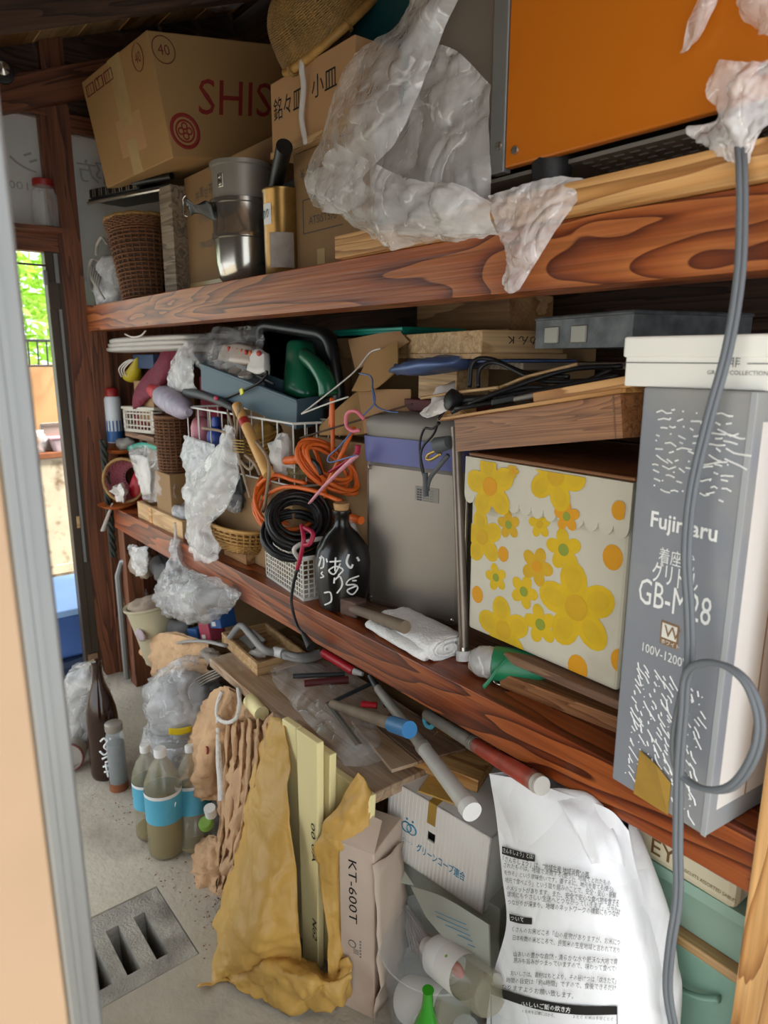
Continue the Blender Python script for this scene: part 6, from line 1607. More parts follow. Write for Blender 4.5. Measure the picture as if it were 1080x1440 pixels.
# things on top of the white carton
zc = cb.p(.3, 1, .3).z + .006
def onc(a, c, h=0): return cb.p(a, 1, c) + cb.v * h
def slabc(name, label, a0, a1, c0, c1, h0, th, m, rot=0, cat='board'):
    O = onc(a0, c0, h0); du = (onc(a1, c0) - onc(a0, c0)); dw = (onc(a0, c1) - onc(a0, c0))
    r = Matrix.Rotation(rot, 3, cb.v)
    return tag(ob(name, B().obox(O, r @ du, cb.v * th, r @ dw), m, M=frame(O, r @ du, r @ dw), bevel=.001), label, cat)
slabc('envelope', 'brown paper envelope lying on the white carton', .28, .62, .03, .5, .0005, .004, 'kraft', .25, 'envelope')
slabc('wood_block', 'thick stack of orange pine strips on the white carton', .08, .66, .25, .85, .005, .032, 'pine', .2, 'wood')
zp = onc(.3, .4, .044).z
slab('plank', 'flat reddish brown offcut spanning tool board and white carton', [(494, 1013), (551, 1082), (588, 1071), (528, 1020)], zp, .009, 'dusty_board')
slab('plank', 'second worn plank lying deeper under the beam', [(560, 992), (655, 1052), (589, 1070), (529, 1019)], zp - .001, .009, 'oldwood')
# grey club with white end
p0 = P(532, 968, Y=.95); p1 = P(664, 1142, Y=.80)
t = T('grey_club', 'long grey pipe handle with flat white end lying over the white carton', 'pipe', p1)
d = p1 - p0; ob('shaft', cyl(p0, p0 + d * .58, .011, .0135), 'pipe_grey', t, smooth=40)
ob('sleeve', cyl(p0 + d * .56, p0 + d * .97, .0145, .017), 'pipe_white', t, smooth=40); ob('end_flange', cyl(p0 + d * .96, p1, .019, .019), 'cap_white', t, smooth=40)
for k in range(3): ob('ridge', cyl(p0 + d * (.54 + .012 * k), p0 + d * (.548 + .012 * k), .0158), 'pipe_grey', t, smooth=40)
p0 = P(600, 1005, Y=.99); p1 = P(760, 1104, Y=.845)
t = T('red_pipe', 'grey pipe with chipped red painted end under the middle beam', 'pipe', p1)
d = p1 - p0; ob('shaft', cyl(p0, p0 + d * .52, .012, .0135), 'pipe_grey', t, smooth=40); ob('painted_end', cyl(p0 + d * .52, p1, .0145, .0165), 'pipe_red', t, smooth=40); ob('end_cap', cyl(p1 - d * .02, p1 + d * .01, .0172, .016), 'pipe_white', t, smooth=40)
for k in range(3): ob('ridge', cyl(p0 + d * (.47 + .015 * k), p0 + d * (.478 + .015 * k), .0152), 'steel_dull', t, smooth=40)
p0 = P(520, 950, Y=.97); p1 = P(545, 990, Y=.95)
t = T('pliers', 'dark pliers beside the grey club under the beam', 'pliers', p0); ob('jaw', cyl(p0, p1, .006, .012), 'dark_grey', t, smooth=40); ob('grip', cyl(P(508, 990, Z=ZL + .06), P(530, 992, Z=ZL + .06), .008), 'red_plastic', t, smooth=40)
tag(ob('tape_ring', B().tube([P(604, 1012, Y=.99) + V((.016 * math.cos(k * .45), .004 * math.sin(k * .45), .016 * math.sin(k * .45))) for k in range(14)], .006, n=7, closed=True), 'label_blue', smooth='all'), 'blue plastic ring tucked under the middle beam', 'ring')
# tall narrow carton KT-600T
A = P(480, 1412, Z=0); A.z = 0; Bq = P(540, 1442, Z=0); u = (Bq - A); u.z = 0; u.normalize(); w_ = V((-u.y, u.x, 0))
Hk = along(A, (0, 0, 1), 482, 1178)
kb = Bx(A, u, (0, 0, 1), w_, .085, Hk * .98, .13)
t = T('narrow_carton', 'tall narrow pinkish white carton with black lettering on the floor', 'box', kb.p(.5, 0, .5)); kb.solid('body', 'carton_pink', t, bevel=.003)
ob('flap', B().patch([[kb.p(0, 1, 0), kb.p(1, 1, 0)], [kb.p(.1, 1.12, .4), kb.p(.9, 1.10, .4)]], 3, 3), 'carton_pink', t, solid=.003)
text(t, 'KT-600T', kb.p(.28, .92, 0), V((0, 0, -1)), u, .020, 'ink_black', w=Hk * .36); ring(t, 'printed_ring', 'ink_soft', kb.p(.36, .42, 0), u, (0, 0, 1), .009, .0012, 16); text(t, '回', kb.p(.40, .395, 0), V((0, 0, -1)), u, .012, 'ink_soft')
text(t, '▪▪▪▪▪▪', kb.p(.58, .46, 0), V((0, 0, -1)), u, .004, 'ink_grey')
b = B(); b.patch([[kb.p(1, .95, 0) + V((.004, -.004, 0)), kb.p(1, .9, .9) + V((.01, 0, 0))], [kb.p(1, .5, 0) + V((.02, -.006, 0)), kb.p(1, .5, .9) + V((.02, 0, 0))], [kb.p(1, 0.01, 0) + V((.005, -.006, 0)), kb.p(1, 0.01, .9) + V((.012, 0, 0))]], 6, 6, amp=.006, freq=14, seed=71); ob('torn_side', b, 'carton_pink', t, smooth='all', solid=.002)
# yellow moulded panels in kraft paper
t = T('yellow_panels', 'pale yellow moulded plastic panels standing in kraft paper', 'panels', P(440, 1368, Z=0))
for k, (xt0, xt1, xb0, xb1, yt, yb, Y0, m) in enumerate(((396, 416, 412, 427, 1010, 1335, .735, 'plastic_yellow'), (416, 446, 426, 447, 1025, 1364, .705, 'plastic_yellow'), (446, 464, 450, 461, 1050, 1352, .735, 'plastic_yellow'), (462, 520, 470, 512, 1080, 1300, .775, 'plastic_yellow'))):
    a = [P(xt0, yt, Y=Y0), P(xt1, yt + (xt1 - xt0) * .7, Y=Y0), P(xb1, yb, Y=Y0), P(xb0, yb - 6, Y=Y0)]
    for q in a: q.z = max(q.z, .012)
    ob('panel', B().prism(a, V((0, .018, 0))), m, t, bevel=.003)
    if k == 1:
        text(t, '00 0A', P(438, 1155, Y=Y0) - V((0, .001, 0)), V((0, 0, -1)), (1, 0, 0), .016, 'ink_black', w=.10); text(t, 'No2', P(440, 1290, Y=Y0) - V((0, .001, 0)), V((0, 0, -1)), (1, 0, 0), .018, 'ink_black', w=.055)
ob('hinge_knob', B().ball(P(413, 1328, Y=.725), (.010, .008, .014)), 'plastic_yellow', t, smooth='all')
t = T('kraft_wrapper', 'creased golden kraft paper wrapped round the yellow panels', 'paper', P(340, 1400, Z=0))
def fz(x, y): return P(x, y, Z=.014)
b = B(); b.patch([PY([(378, 1008, .76), (390, 1010, .74), (402, 1022, .735)]), PY([(352, 1100, .71), (380, 1105, .69), (408, 1110, .705)]), PY([(330, 1200, .66), (370, 1210, .63), (416, 1215, .68)]), PY([(305, 1290, .60), (355, 1300, .57), (420, 1300, .66)]), [P(282, 1360, Y=.535), P(340, 1350, Y=.55), P(424, 1345, Y=.66)], [fz(277, 1390), P(330, 1380, Y=.555), P(420, 1375, Y=.655)]], 12, 12, amp=.008, freq=9, seed=72, oct=4); ob('left_sheet', b, 'kraft', t, smooth='all', solid=.0015)
b = B(); b.patch([[P(305, 1352, Y=.555), P(360, 1335, Y=.60), P(415, 1340, Y=.66), P(455, 1365, Y=.69), P(490, 1345, Y=.72)], [P(300, 1372, Y=.54), P(355, 1365, Y=.57), P(415, 1375, Y=.61), P(460, 1385, Y=.66), P(495, 1375, Y=.71)], [fz(312, 1380), fz(360, 1405), fz(410, 1422), fz(455, 1420), fz(492, 1400)]], 14, 14, amp=.010, freq=13, seed=73, oct=4); ob('bottom_fold', b, 'kraft', t, smooth='all', solid=.0015)
b = B(); b.patch([PY([(505, 1085, .765), (515, 1100, .77), (526, 1120, .79)]), PY([(447, 1180, .70), (485, 1160, .725), (518, 1165, .77)]), PY([(448, 1230, .695), (475, 1230, .72), (505, 1235, .76)]), PY([(458, 1300, .69), (475, 1310, .715), (498, 1310, .75)]), PY([(462, 1372, .68), (478, 1385, .70), (490, 1395, .73)])], 12, 12, amp=.007, freq=11, seed=74, oct=4); ob('right_sheet', b, 'kraft', t, smooth='all', solid=.0015)
# crumpled paper bags
t, o = pil('paper_bag', 'crumpled brown paper bag with red print against the kraft wrapper', 'kraft_paper', [[(300, 975, .80), (318, 965, .79), (335, 975, .80)], [(275, 1020, .77), (305, 1020, .75), (330, 1030, .78)], [(262, 1075, .735), (295, 1080, .71), (318, 1080, .75)], [(250, 1105, .71), (285, 1115, .70), (315, 1120, .74)], [(262, 1120, .71), (285, 1125, .70), (312, 1125, .735)]], .03, amp=.012, seed=81, freq=14, pname='paper')
for k in range(2): ob('red_print', B().tube(cr(PY([(284, 1045 + 3 * k, .708), (292, 1052, .705), (290, 1065, .702), (282, 1068, .702), (282, 1056, .705)]), 4), .0035, n=6, flat=.4), 'ink_red', t, smooth='all')
t, o = pil('paper_bag', 'long folded brown paper sack with deep vertical creases', 'kraft_paper', [[(318, 985, .815), (345, 990, .80), (375, 1000, .80)], [(312, 1050, .775), (345, 1050, .765), (372, 1050, .765)], [(310, 1120, .735), (340, 1120, .72), (365, 1120, .725)], [(308, 1190, .70), (330, 1200, .685), (350, 1200, .695)], [(292, 1250, .665), (312, 1262, .655), (328, 1240, .67)]], .025, amp=.010, seed=84, freq=16, pname='paper')
cols = 12; rws = []
for (y0, xa, xb, Ya, Yb) in ((1010, 316, 374, .772, .765), (1070, 313, 372, .742, .735), (1130, 311, 364, .712, .705), (1195, 304, 350, .682, .68), (1245, 296, 330, .66, .662)):
    rws.append([P(xa + (xb - xa) * k / (cols - 1), y0 + 3 * (k % 3), Y=Ya + (Yb - Ya) * k / (cols - 1) - (.016 if k % 2 else 0)) for k in range(cols)])
b = B(); b.patch(rws, 5, 8, amp=.004, freq=14, seed=86); ob('pleated_side', b, 'kraft_paper', t, smooth='all', solid=.0015)
b = B(); b.patch([PY([(345, 1030, .755), (370, 1020, .755), (385, 1000, .765)]), PY([(352, 1080, .735), (365, 1085, .73), (378, 1080, .735)]), PY([(355, 1150, .715), (362, 1150, .712), (366, 1140, .715)])], 5, 5, amp=.008, freq=14, seed=85); ob('fold_cuff', b, 'kraft_paper', t, smooth='all', solid=.002)
t, o = pil('paper_bag', 'loose brown paper lying at the foot of the paper sack', 'kraft_paper', [[(285, 1180, .69), (295, 1175, .68), (310, 1180, .69)], [(262, 1205, .655), (285, 1210, .645), (308, 1210, .66)], [(256, 1212, .645), (280, 1235, .63), (305, 1235, .65)], [(280, 1245, .635), (292, 1262, .63), (306, 1270, .635)]], .015, amp=.010, seed=87, freq=18, pname='paper')
t = T('rope', 'white cotton rope looped over the folded paper sack', 'rope', P(312, 1100, Y=.72))
ob('loop', B().tube(cr(PY([(312, 972, .775), (306, 990, .76), (306, 1008, .75), (318, 1016, .745), (332, 1010, .75), (337, 990, .76), (335, 968, .78)]), 7), .006, n=8), 'rope_white', t, smooth='all')
ob('tail', B().tube(cr(PY([(306, 1005, .75), (307, 1040, .735), (308, 1070, .72), (311, 1095, .71), (313, 1125, .70)]), 7), [.005, .013], n=8), 'rope_white', t, smooth='all')
tag(ob('pale_roll', cyl(P(352, 985, Y=.80), P(368, 1004, Y=.785), .02, .02), 'plastic_yellow', smooth=40), 'pale yellow roll end showing under the worn board', 'roll')
# PET bottles
def pet(name, label, px, py, h, r, tilt, capm, fill, parts=True):
    c = P(px, py, Z=0); c.z = 0; M = zaxis(V((*tilt, 1)), c)
    t = T(name, label, 'bottle', c)
    lathe_ob('bottle', [(r * .85, 0), (r, .01), (r, h * .28), (r * .97, h * .30), (r, h * .33), (r, h * .62), (r * .96, h * .70), (r * .6, h * .84), (r * .3, h * .91), (r * .28, h * .95)], 'pet_clear', t, M)
    lathe_ob('liquid', [(r * .8, .004), (r * .95, .012), (r * .95, h * fill), (.001, h * fill)], 'oil', t, M)
    lathe_ob('label', [(r * 1.015, h * .36), (r * 1.015, h * .62)], 'label_blue', t, M, caps=False); lathe_ob('label_edge', [(r * 1.02, h * .60), (r * 1.02, h * .63)], 'cap_white', t, M, caps=False)
    lathe_ob('cap', [(r * .33, h * .93), (r * .33, h * .99), (r * .3, h), (.001, h)], capm, t, M)
    return t, c
Hm = .33
t, c = pet('oil_bottle', 'clear oil bottle with blue label and amber oil on the floor', 236, 1196, .335, .052, (0, 0), 'cap_white', .46)
text(t, 'Oil', c + (CAM - c).normalized() * .0545 + V((-.012, 0, .16)) - V((0, 0, (CAM - c).normalized().z * .05)), RT, (0, 0, 1), .022, 'ink_white', shear=.3)
pet('oil_bottle', 'oil bottle with blue label standing behind the amber one', 214, 1172, .30, .045, (0, 0), 'cap_white', .1)
pet('oil_bottle', 'tilted clear bottle with sky blue label beside the loose paper', 276, 1192, .30, .05, (-.28, .12), 'cap_white', .05)
tag(ob('bottle_cap', B().lathe([(.001, 0), (.02, 0), (.02, .014), (.017, .018), (.001, .018)], 16, zaxis((.3, -.4, .9), P(291, 1160, Y=.66))), 'leaf_green', smooth=40), 'bright green cap beside the tilted bottle', 'cap')
tag(ob('bottle_cap', B().lathe([(.001, 0), (.016, 0), (.016, .03), (.001, .03)], 16, zaxis((.2, -.2, .9), P(297, 1146, Y=.675))), 'cap_white', smooth=40), 'white ribbed cap beside the tilted bottle', 'cap')
# plates wrapped in plastic
c0 = P(232, 1132, Z=0); c0.z = 0; c0.y += .10; c0.x -= .05
t = T('wrapped_stack', 'tall stack wrapped in grey plastic on the floor', 'bundle', c0)
h1 = .235
b = B(); b.loft([(c0 + V((0, 0, .002)), V((.085, 0, 0)), V((0, .085, 0))), (c0 + V((0, 0, .06)), V((.12, 0, 0)), V((0, .12, 0))), (c0 + V((-.01, 0, .18)), V((.135, 0, 0)), V((0, .13, 0))), (c0 + V((-.01, 0, h1)), V((.12, 0, 0)), V((0, .12, 0)))], n=36, amp=.012, freq=12, seed=91); ob('film', b, 'film_bag', t, smooth='all')
b = B(); b.loft([(c0 + V((0, 0, .004)), V((.07, 0, 0)), V((0, .07, 0))), (c0 + V((0, 0, .2)), V((.115, 0, 0)), V((0, .11, 0))), (c0 + V((0, 0, h1 - .01)), V((.11, 0, 0)), V((0, .11, 0)))], n=28); ob('contents', b, 'plates_grey', t, smooth=40)
c1 = c0 + V((.0, .01, h1 + .004))
t = T('wrapped_bundle', 'plastic wrapped bundle with yellow sticker on the grey stack', 'bundle', c1)
b = B(); b.loft([(c1, V((.12, 0, 0)), V((0, .11, 0))), (c1 + V((0, 0, .04)), V((.14, 0, 0)), V((0, .125, 0))), (c1 + V((0, 0, .13)), V((.135, 0, 0)), V((0, .12, 0))), (c1 + V((.02, 0, .19)), V((.07, 0, 0)), V((0, .07, 0))), (c1 + V((.03, 0, .215)), V((.05, 0, 0)), V((0, .05, 0))), (c1 + V((.03, 0, .24)), V((.025, 0, 0)), V((0, .03, 0)))], n=36, amp=.018, freq=13, seed=93); ob('film', b, 'film_bag', t, smooth='all')
b = B(); b.loft([(c1 + V((0, 0, .01)), V((.11, 0, 0)), V((0, .10, 0))), (c1 + V((0, 0, .12)), V((.115, 0, 0)), V((0, .10, 0))), (c1 + V((0, 0, .15)), V((.06, 0, 0)), V((0, .06, 0)))], n=28); ob('contents', b, 'plates_grey', t, smooth=40)
sp = P(212, 1010, Y=(c1.y - .128)); tc = (CAM - c1); tc.z = 0; tc.normalize(); sx = V((-tc.y, tc.x, 0)); sc_ = c1 + tc * .152 + V((0, 0, .045)) - sx * .02
ob('sticker', B().patch([[sc_ - sx * .035 + V((0, 0, .022)), sc_ + tc * .004 + V((0, 0, .018)), sc_ + sx * .035 + V((0, 0, .018))], [sc_ - sx * .035, sc_ + tc * .006 - V((0, 0, .004)), sc_ + sx * .035 - V((0, 0, .002))]], 4, 4), 'sticker_yellow', t, smooth='all', solid=.001)
# sake bottle, jar, clear bag, roll by the end door
c0 = P(151, 1088, Z=0); c0.z = 0
t = T('sake_bottle', 'tall dark brown glass sake bottle with white brush lettering', 'bottle', c0)
lathe_ob('glass', [(.046, 0), (.050, .006), (.052, .02), (.052, .22), (.049, .25), (.036, .30), (.021, .345), (.0165, .38), (.016, .41), (.018, .412), (.018, .424), (.013, .426)], 'bottle_brown', t, Matrix.Translation(c0), 32)
tc = (CAM - c0); tc.z = 0; tc.normalize(); sx = V((-tc.y, tc.x, 0))
def onb(x, z): a = (x - .012) / .0525; return c0 + (tc * math.cos(a) + sx * math.sin(a)) * .0526 + V((0, 0, z))
for ln in ([(.0, .155), (.012, .165), (.022, .15), (.01, .135), (.02, .12)], [(.03, .16), (.036, .14)], [(-.005, .12), (.008, .105), (.024, .112)], [(.0, .09), (.02, .095), (.026, .08), (.008, .075)], [(.0, .06), (.022, .062)], [(.01, .07), (.012, .045)], [(.002, .04), (.024, .038)], [(.012, .035), (.014, .02)]):
    ob('brush_stroke', B().tube(cr([onb(x, z) for x, z in ln], 4), .0035, n=6), 'ink_white', t, smooth='all')
c1 = P(168, 1108, Z=0); c1.z = 0
t = T('storage_jar', 'tall clear glass jar with screw lid beside the sake bottle', 'jar', c1)
lathe_ob('glass', [(.026, 0), (.030, .005), (.030, .19), (.024, .215)], 'clear_glass', t, Matrix.Translation(c1)); lathe_ob('contents', [(.024, .004), (.027, .01), (.027, .17), (.001, .172)], 'dark_grey', t, Matrix.Translation(c1)); lathe_ob('lid', [(.026, .215), (.028, .217), (.028, .24), (.024, .243), (.001, .243)], 'steel_dull', t, Matrix.Translation(c1))
lathe_ob('foot', [(.02, .0), (.0305, .001), (.0305, .03)], 'rust', t, Matrix.Translation(c1), caps=False)
c2 = P(128, 1068, Z=0); c2.z = 0; c2.y += .0; c2.x -= .16
b = B(); b.loft([(c2 + V((0, 0, .002)), V((.09, 0, 0)), V((0, .05, 0))), (c2 + V((0, 0, .06)), V((.13, 0, 0)), V((0, .075, 0))), (c2 + V((.02, .02, .18)), V((.13, 0, 0)), V((0, .08, 0))), (c2 + V((.06, .03, .28)), V((.10, 0, 0)), V((0, .07, 0))), (c2 + V((.10, .04, .33)), V((.04, 0, 0)), V((0, .03, 0)))], n=32, amp=.018, freq=12, seed=95)
t = T('plastic_bag', 'puffy clear rubbish bag behind the sake bottle', 'bag', c2); ob('film', b, 'film_bag', t, smooth='all')
b = B(); b.loft([(c2 + V((.0, .01, .004)), V((.08, 0, 0)), V((0, .045, 0))), (c2 + V((.02, .02, .12)), V((.10, 0, 0)), V((0, .06, 0))), (c2 + V((.04, .03, .2)), V((.05, 0, 0)), V((0, .03, 0)))], n=24, amp=.02, freq=12, seed=96); ob('contents', b, 'paper_grey', t, smooth='all')
c3 = P(102, 1084, Z=0); c3.z = 0
t = T('enamel_mug', 'small dark rimmed pot lying on the floor near the door', 'pot', c3)
Mm = zaxis((.8, -.45, .15), c3 + V((-.03, .01, .05)))
lathe_ob('body', [(.001, -.04), (.042, -.038), (.048, .0), (.048, .04), (.044, .04), (.044, 0)], 'steel_dull', t, Mm); ob('rim', B().tube([Mm @ V((.049 * math.cos(k * .3142), .049 * math.sin(k * .3142), .04)) for k in range(20)], .004, n=6, closed=True), 'maroon', t, smooth='all')
# bottles in a clear tub, feather duster, plastic bottles
c0 = P(600, 1440, Y=.83); c0.z = .0
ctub = V((c0.x + .0, .86, 0))
t = T('clear_tub', 'clear plastic tub holding empty bottles under the opened carton', 'tub', ctub)
lathe_ob('wall', [(.09, .0), (.10, .004), (.125, .20), (.132, .205), (.132, .21)], 'clear_glass', t, Matrix.Translation(ctub), 36)
zt2 = .03
def bot(name, label, top, base, r, m, capm=None, prof=None, labelm=None, lab=(.2, .55)):
    top, base = V(top), V(base); M = zaxis(top - base, base); L = (top - base).length
    t = T(name, label, 'bottle', base)
    pr = prof or [(r * .9, 0), (r, L * .03), (r, L * .58), (r * .85, L * .68), (r * .38, L * .84), (r * .33, L * .97), (r * .38, L)]
    lathe_ob('body', pr, m, t, M)
    if capm: lathe_ob('cap', [(r * .42, L * .95), (r * .42, L * 1.06), (.001, L * 1.06)], capm, t, M)
    if labelm: lathe_ob('label', [(r * 1.02, L * lab[0]), (r * 1.02, L * lab[1])], labelm, t, M, caps=False)
    return t, M, L
t, M, L = bot('plastic_bottle', 'empty juice bottle with white fruit label lying on the tub', P(600, 1330, Y=.83), P(690, 1400, Y=.80), .040, 'pet_clear', None, None, 'paper_white', (.34, .78))
lathe_ob('shoulder', [(.041, L * .60), (.041, L * .78), (.03, L * .86), (.018, L * .93), (.018, L * 1.0), (.001, L * 1.0)], 'cap_white', t, M)
ob('fruit_print', B().ball(M @ V((0, 0, L * .5)) + (CAM - M @ V((0, 0, L * .5))).normalized() * .038, (.020, .010, .015)), 'red_plastic', t, smooth='all')
ob('leaf_print', B().ball(M @ V((0, 0, L * .62)) + (CAM - M @ V((0, 0, L * .62))).normalized() * .038 + V((0, 0, .008)), (.012, .010, .010)), 'leaf_green', t, smooth='all')
bot('glass_bottle', 'bright green glass bottle neck standing in the clear tub', P(602, 1392, Y=.745), P(598, 1540, Y=.76), .030, 'bottle_green')
bot('glass_bottle', 'dark glass bottle with brown liquid behind the clear tub', P(566, 1290, Y=.93), P(556, 1400, Y=.93), .036, 'bottle_brown')
t, M, L = bot('plastic_bottle', 'clear bottle with white label tipped in the tub', P(560, 1400, Y=.80), P(640, 1425, Y=.80), .045, 'pet_clear', None, [(.04, 0), (.045, .006), (.045, .09), (.03, .11), (.02, .115)], 'paper_white', (.05, .75))
t, M, L = bot('storage_jar', 'small clear jar with yellow-green contents in the tub', P(655, 1412, Y=.80), P(655, 1475, Y=.805), .028, 'clear_glass', None, [(.026, 0), (.028, .004), (.028, L_ * 0 + .05), (.024, .058)]); lathe_ob('contents', [(.024, .004), (.024, .03), (.001, .031)], 'leaf_green', t, M)
p0 = P(566, 1272, Y=.885); p1 = P(592, 1335, Y=.86)
t = T('feather_duster', 'dusty pink feather duster hanging by the opened carton', 'duster', p1)
b = B(); rnd = random.Random(4)
for k in range(60):
    e = p1 + V((rnd.uniform(-.022, .022), rnd.uniform(-.015, .015), rnd.uniform(-.02, .03))); s0 = p0 + V((rnd.uniform(-.018, .02), rnd.uniform(-.008, .008), rnd.uniform(-.005, .01))); b.tube(cr([s0, s0.lerp(e, .5) + V((rnd.uniform(-.01, .01), 0, .004)), e], 3), [.004, .001], n=4)
o = ob('fluff', b, 'fluff_pink', t, smooth='all'); o['kind'] = 'stuff'; ob('stick', cyl(p0 + V((-.01, .01, .05)), p0, .004), 'maroon', t, smooth=40)
# big printed rice bag
G = [PY([(688, 1088, .872), (740, 1098, .862), (800, 1118, .866), (856, 1138, .875), (884, 1168, .885)]),
     PY([(698, 1150, .862), (750, 1160, .838), (810, 1175, .835), (862, 1190, .855), (893, 1215, .88)]),
     PY([(706, 1230, .85), (760, 1240, .812), (820, 1250, .808), (878, 1262, .838), (908, 1270, .88)]),
     PY([(712, 1300, .845), (765, 1315, .798), (830, 1322, .795), (895, 1330, .83), (926, 1340, .88)]),
     PY([(694, 1370, .845), (765, 1390, .792), (835, 1395, .79), (905, 1400, .828), (938, 1410, .885)]),
     PY([(684, 1440, .845), (765, 1465, .792), (835, 1470, .79), (910, 1470, .83), (945, 1480, .89)]),
     [V((p.x, p.y, .02)) for p in PY([(684, 1440, .845), (765, 1465, .792), (835, 1470, .79), (910, 1470, .83), (945, 1480, .89)])]]
t = T('rice_bag', 'large white printed rice sack standing under the middle shelf', 'sack', V((-.65, .9, 0)))
b = B(); b.patch(G, 8, 8); ob('front', b, 'bag_white', t, smooth='all')
Gb = [[V((p.x, max(p.y, .88) + .05 * math.sin(math.pi * j / 4) + .01, p.z)) for j, p in enumerate(r)] for r in G]
for j in (0, 4):
    for i in range(len(G)): Gb[i][j] = G[i][j].copy()
b = B(); b.patch(Gb, 8, 8); ob('back', b, 'bag_white', t, smooth='all')
b = B(); b.patch([PY([(770, 1108, .868), (820, 1112, .876), (848, 1132, .88)]), PY([(800, 1150, .842), (830, 1160, .845), (870, 1185, .86)]), PY([(832, 1215, .826), (850, 1215, .832), (882, 1230, .856)])], 6, 6, amp=.004, freq=10, seed=103); ob('side_fold', b, 'bag_white', t, smooth='all', solid=.001)
def bag_s(px, py):
    """point on the sack front under a photo pixel, found on the smooth control surface"""
    rows = [cr(r, 4) for r in G]; 
    best = None
    return None
_rows = [cr(r, 8) for r in G]; _cols = [cr([r[i] for r in _rows], 8) for i in range(len(_rows[0]))]
def _pix(p):
    d = p - CAM; z = d.dot(FW); return 540 + F * d.dot(RT) / z, 720 - F * d.dot(UP) / z
_tab = [(_pix(p), p) for c in _cols[::1] for p in c]
def sackY(px, py):
    s = 0; w_ = 0
    for (x, y), p in _tab:
        d2 = (x - px) ** 2 + (y - py) ** 2
        if d2 < 1600: k = 1 / (d2 + 4); s += p.y * k; w_ += k
    return s / w_ if w_ else .82
def sacktext(s, x0, y0, x1, y1, hpx, m='ink_black', bold=0):
    """one printed line from pixel to pixel, laid on the sack front"""
    a = P(x0, y0, Y=sackY(x0, y0) - .0045); c = P(x1, y1, Y=sackY(x1, y1) - .0045)
    mid_ = ((x0 + x1) / 2, (y0 + y1) / 2); sag = P(*mid_, Y=sackY(*mid_) - .0045)
    cv = bpy.data.curves.new('t', 'FONT'); cv.body = s; cv.resolution_u = 1; cv.offset = bold
    o = bpy.data.objects.new('t', cv); me = bpy.data.meshes.new_from_object(o); bpy.data.objects.remove(o); bpy.data.curves.remove(cv)
    xs = [q.co.x for q in me.vertices]; ys = [q.co.y for q in me.vertices]; xa, xb, ya, yb = min(xs), max(xs), min(ys), max(ys)
    hh = hpx * mpp(a)
    for q in me.vertices:
        f = (q.co.x - xa) / (xb - xa); p = a * ((1 - f) * (1 - 2 * f)) + sag * (4 * f * (1 - f)) + c * (f * (2 * f - 1))
        q.co = p + V((0, -.004 * (q.co.y - ya) / (yb - ya) * 0, hh * ((q.co.y - ya) / (yb - ya))))
    me.materials.append(MT[m]); tt = bpy.data.objects.new('lettering', me); link(tt, t, Matrix())
def sackbar(pts, name='printed_bar'):
    b = B(); b.patch([[P(x, y, Y=sackY(x, y) - .0035) for x, y in r] for r in pts], 4, 2); ob(name, b, 'ink_black', t, smooth='all')
sackbar([[(706, 1190), (730, 1197), (752, 1202)], [(706, 1201), (730, 1208), (752, 1212)]]); sacktext('さんちしょう」とは?', 707, 1199, 750, 1209, 8, 'ink_white')
L10 = [('「さんちしょう」は、"地域生産 地域消費"の略', 707, 1212, 828, 1236, 10), ('されたものは、地域で消費する(使う)、地域でとれたもの', 708, 1221, 858, 1248, 10), ('を作る」という意味合いです。要するに、地元を育てる(使う)', 709, 1231, 862, 1256, 9), ('地元で食べよう」という取り組みのことで、安全・安心・新鮮', 710, 1241, 866, 1264, 9), ('のメリットがあります。また、安全で安心な食べ物を食する', 712, 1252, 870, 1274, 9), ('環境にもやさしい生活へとつながっていきます。さらに、', 713, 1261, 872, 1282, 9), ('つながりが深まり、地域のネットワークの構築にもつなが', 714, 1272, 871, 1290, 9)]
for k, (s, a, b_, c, d, h) in enumerate(L10): sacktext(s, a, b_, c, d, h, 'ink_black' if k % 2 == 0 else 'ink_soft')
sackbar([[(716, 1285), (732, 1289), (748, 1291)], [(717, 1295), (732, 1299), (748, 1300)]]); sacktext('ついて', 718, 1294, 736, 1297, 7, 'ink_white')
for s, a, b_, c, d in (('くさんのお米どころ「山の産物がありますが、お米につ', 720, 1310, 872, 1330), ('日本有数の米どころで、良質米の生産地域と言われており', 721, 1322, 871, 1341), ('山あいの豊かな自然・清らかな水や肥沃な大地で育', 722, 1345, 868, 1357), ('恵みも旨みがつまっていますので、味わって食べて!', 722, 1354, 866, 1367), ('おいしさは、素材はもとより、その秘けつは「炊きたて」', 718, 1372, 866, 1384), ('時間の目安は「約6時間」ですので、食後できるだけ', 712, 1382, 866, 1394), ('なりますようお願い致します。', 706, 1391, 806, 1405)): sacktext(s, a, b_, c, d, 9, 'ink_soft')
sackbar([[(690, 1386), (750, 1404), (810, 1414), (868, 1415)], [(690, 1398), (750, 1418), (810, 1427), (868, 1427)]]); sacktext('おいしいご飯の炊き方', 728, 1414, 802, 1425, 9, 'ink_white', .01)
sacktext('1 お米を正確にはかる。', 735, 1424, 780, 1431, 6, 'ink_soft'); sacktext('3 とぐ お米は手早くとぐ', 806, 1432, 862, 1436, 6, 'ink_soft')
sackbar([[(690, 1400), (691, 1402)], [(690, 1455), (691, 1457)]], 'printed_line'); sackbar([[(867, 1420), (868, 1420)], [(868, 1460), (869, 1460)]], 'printed_line')
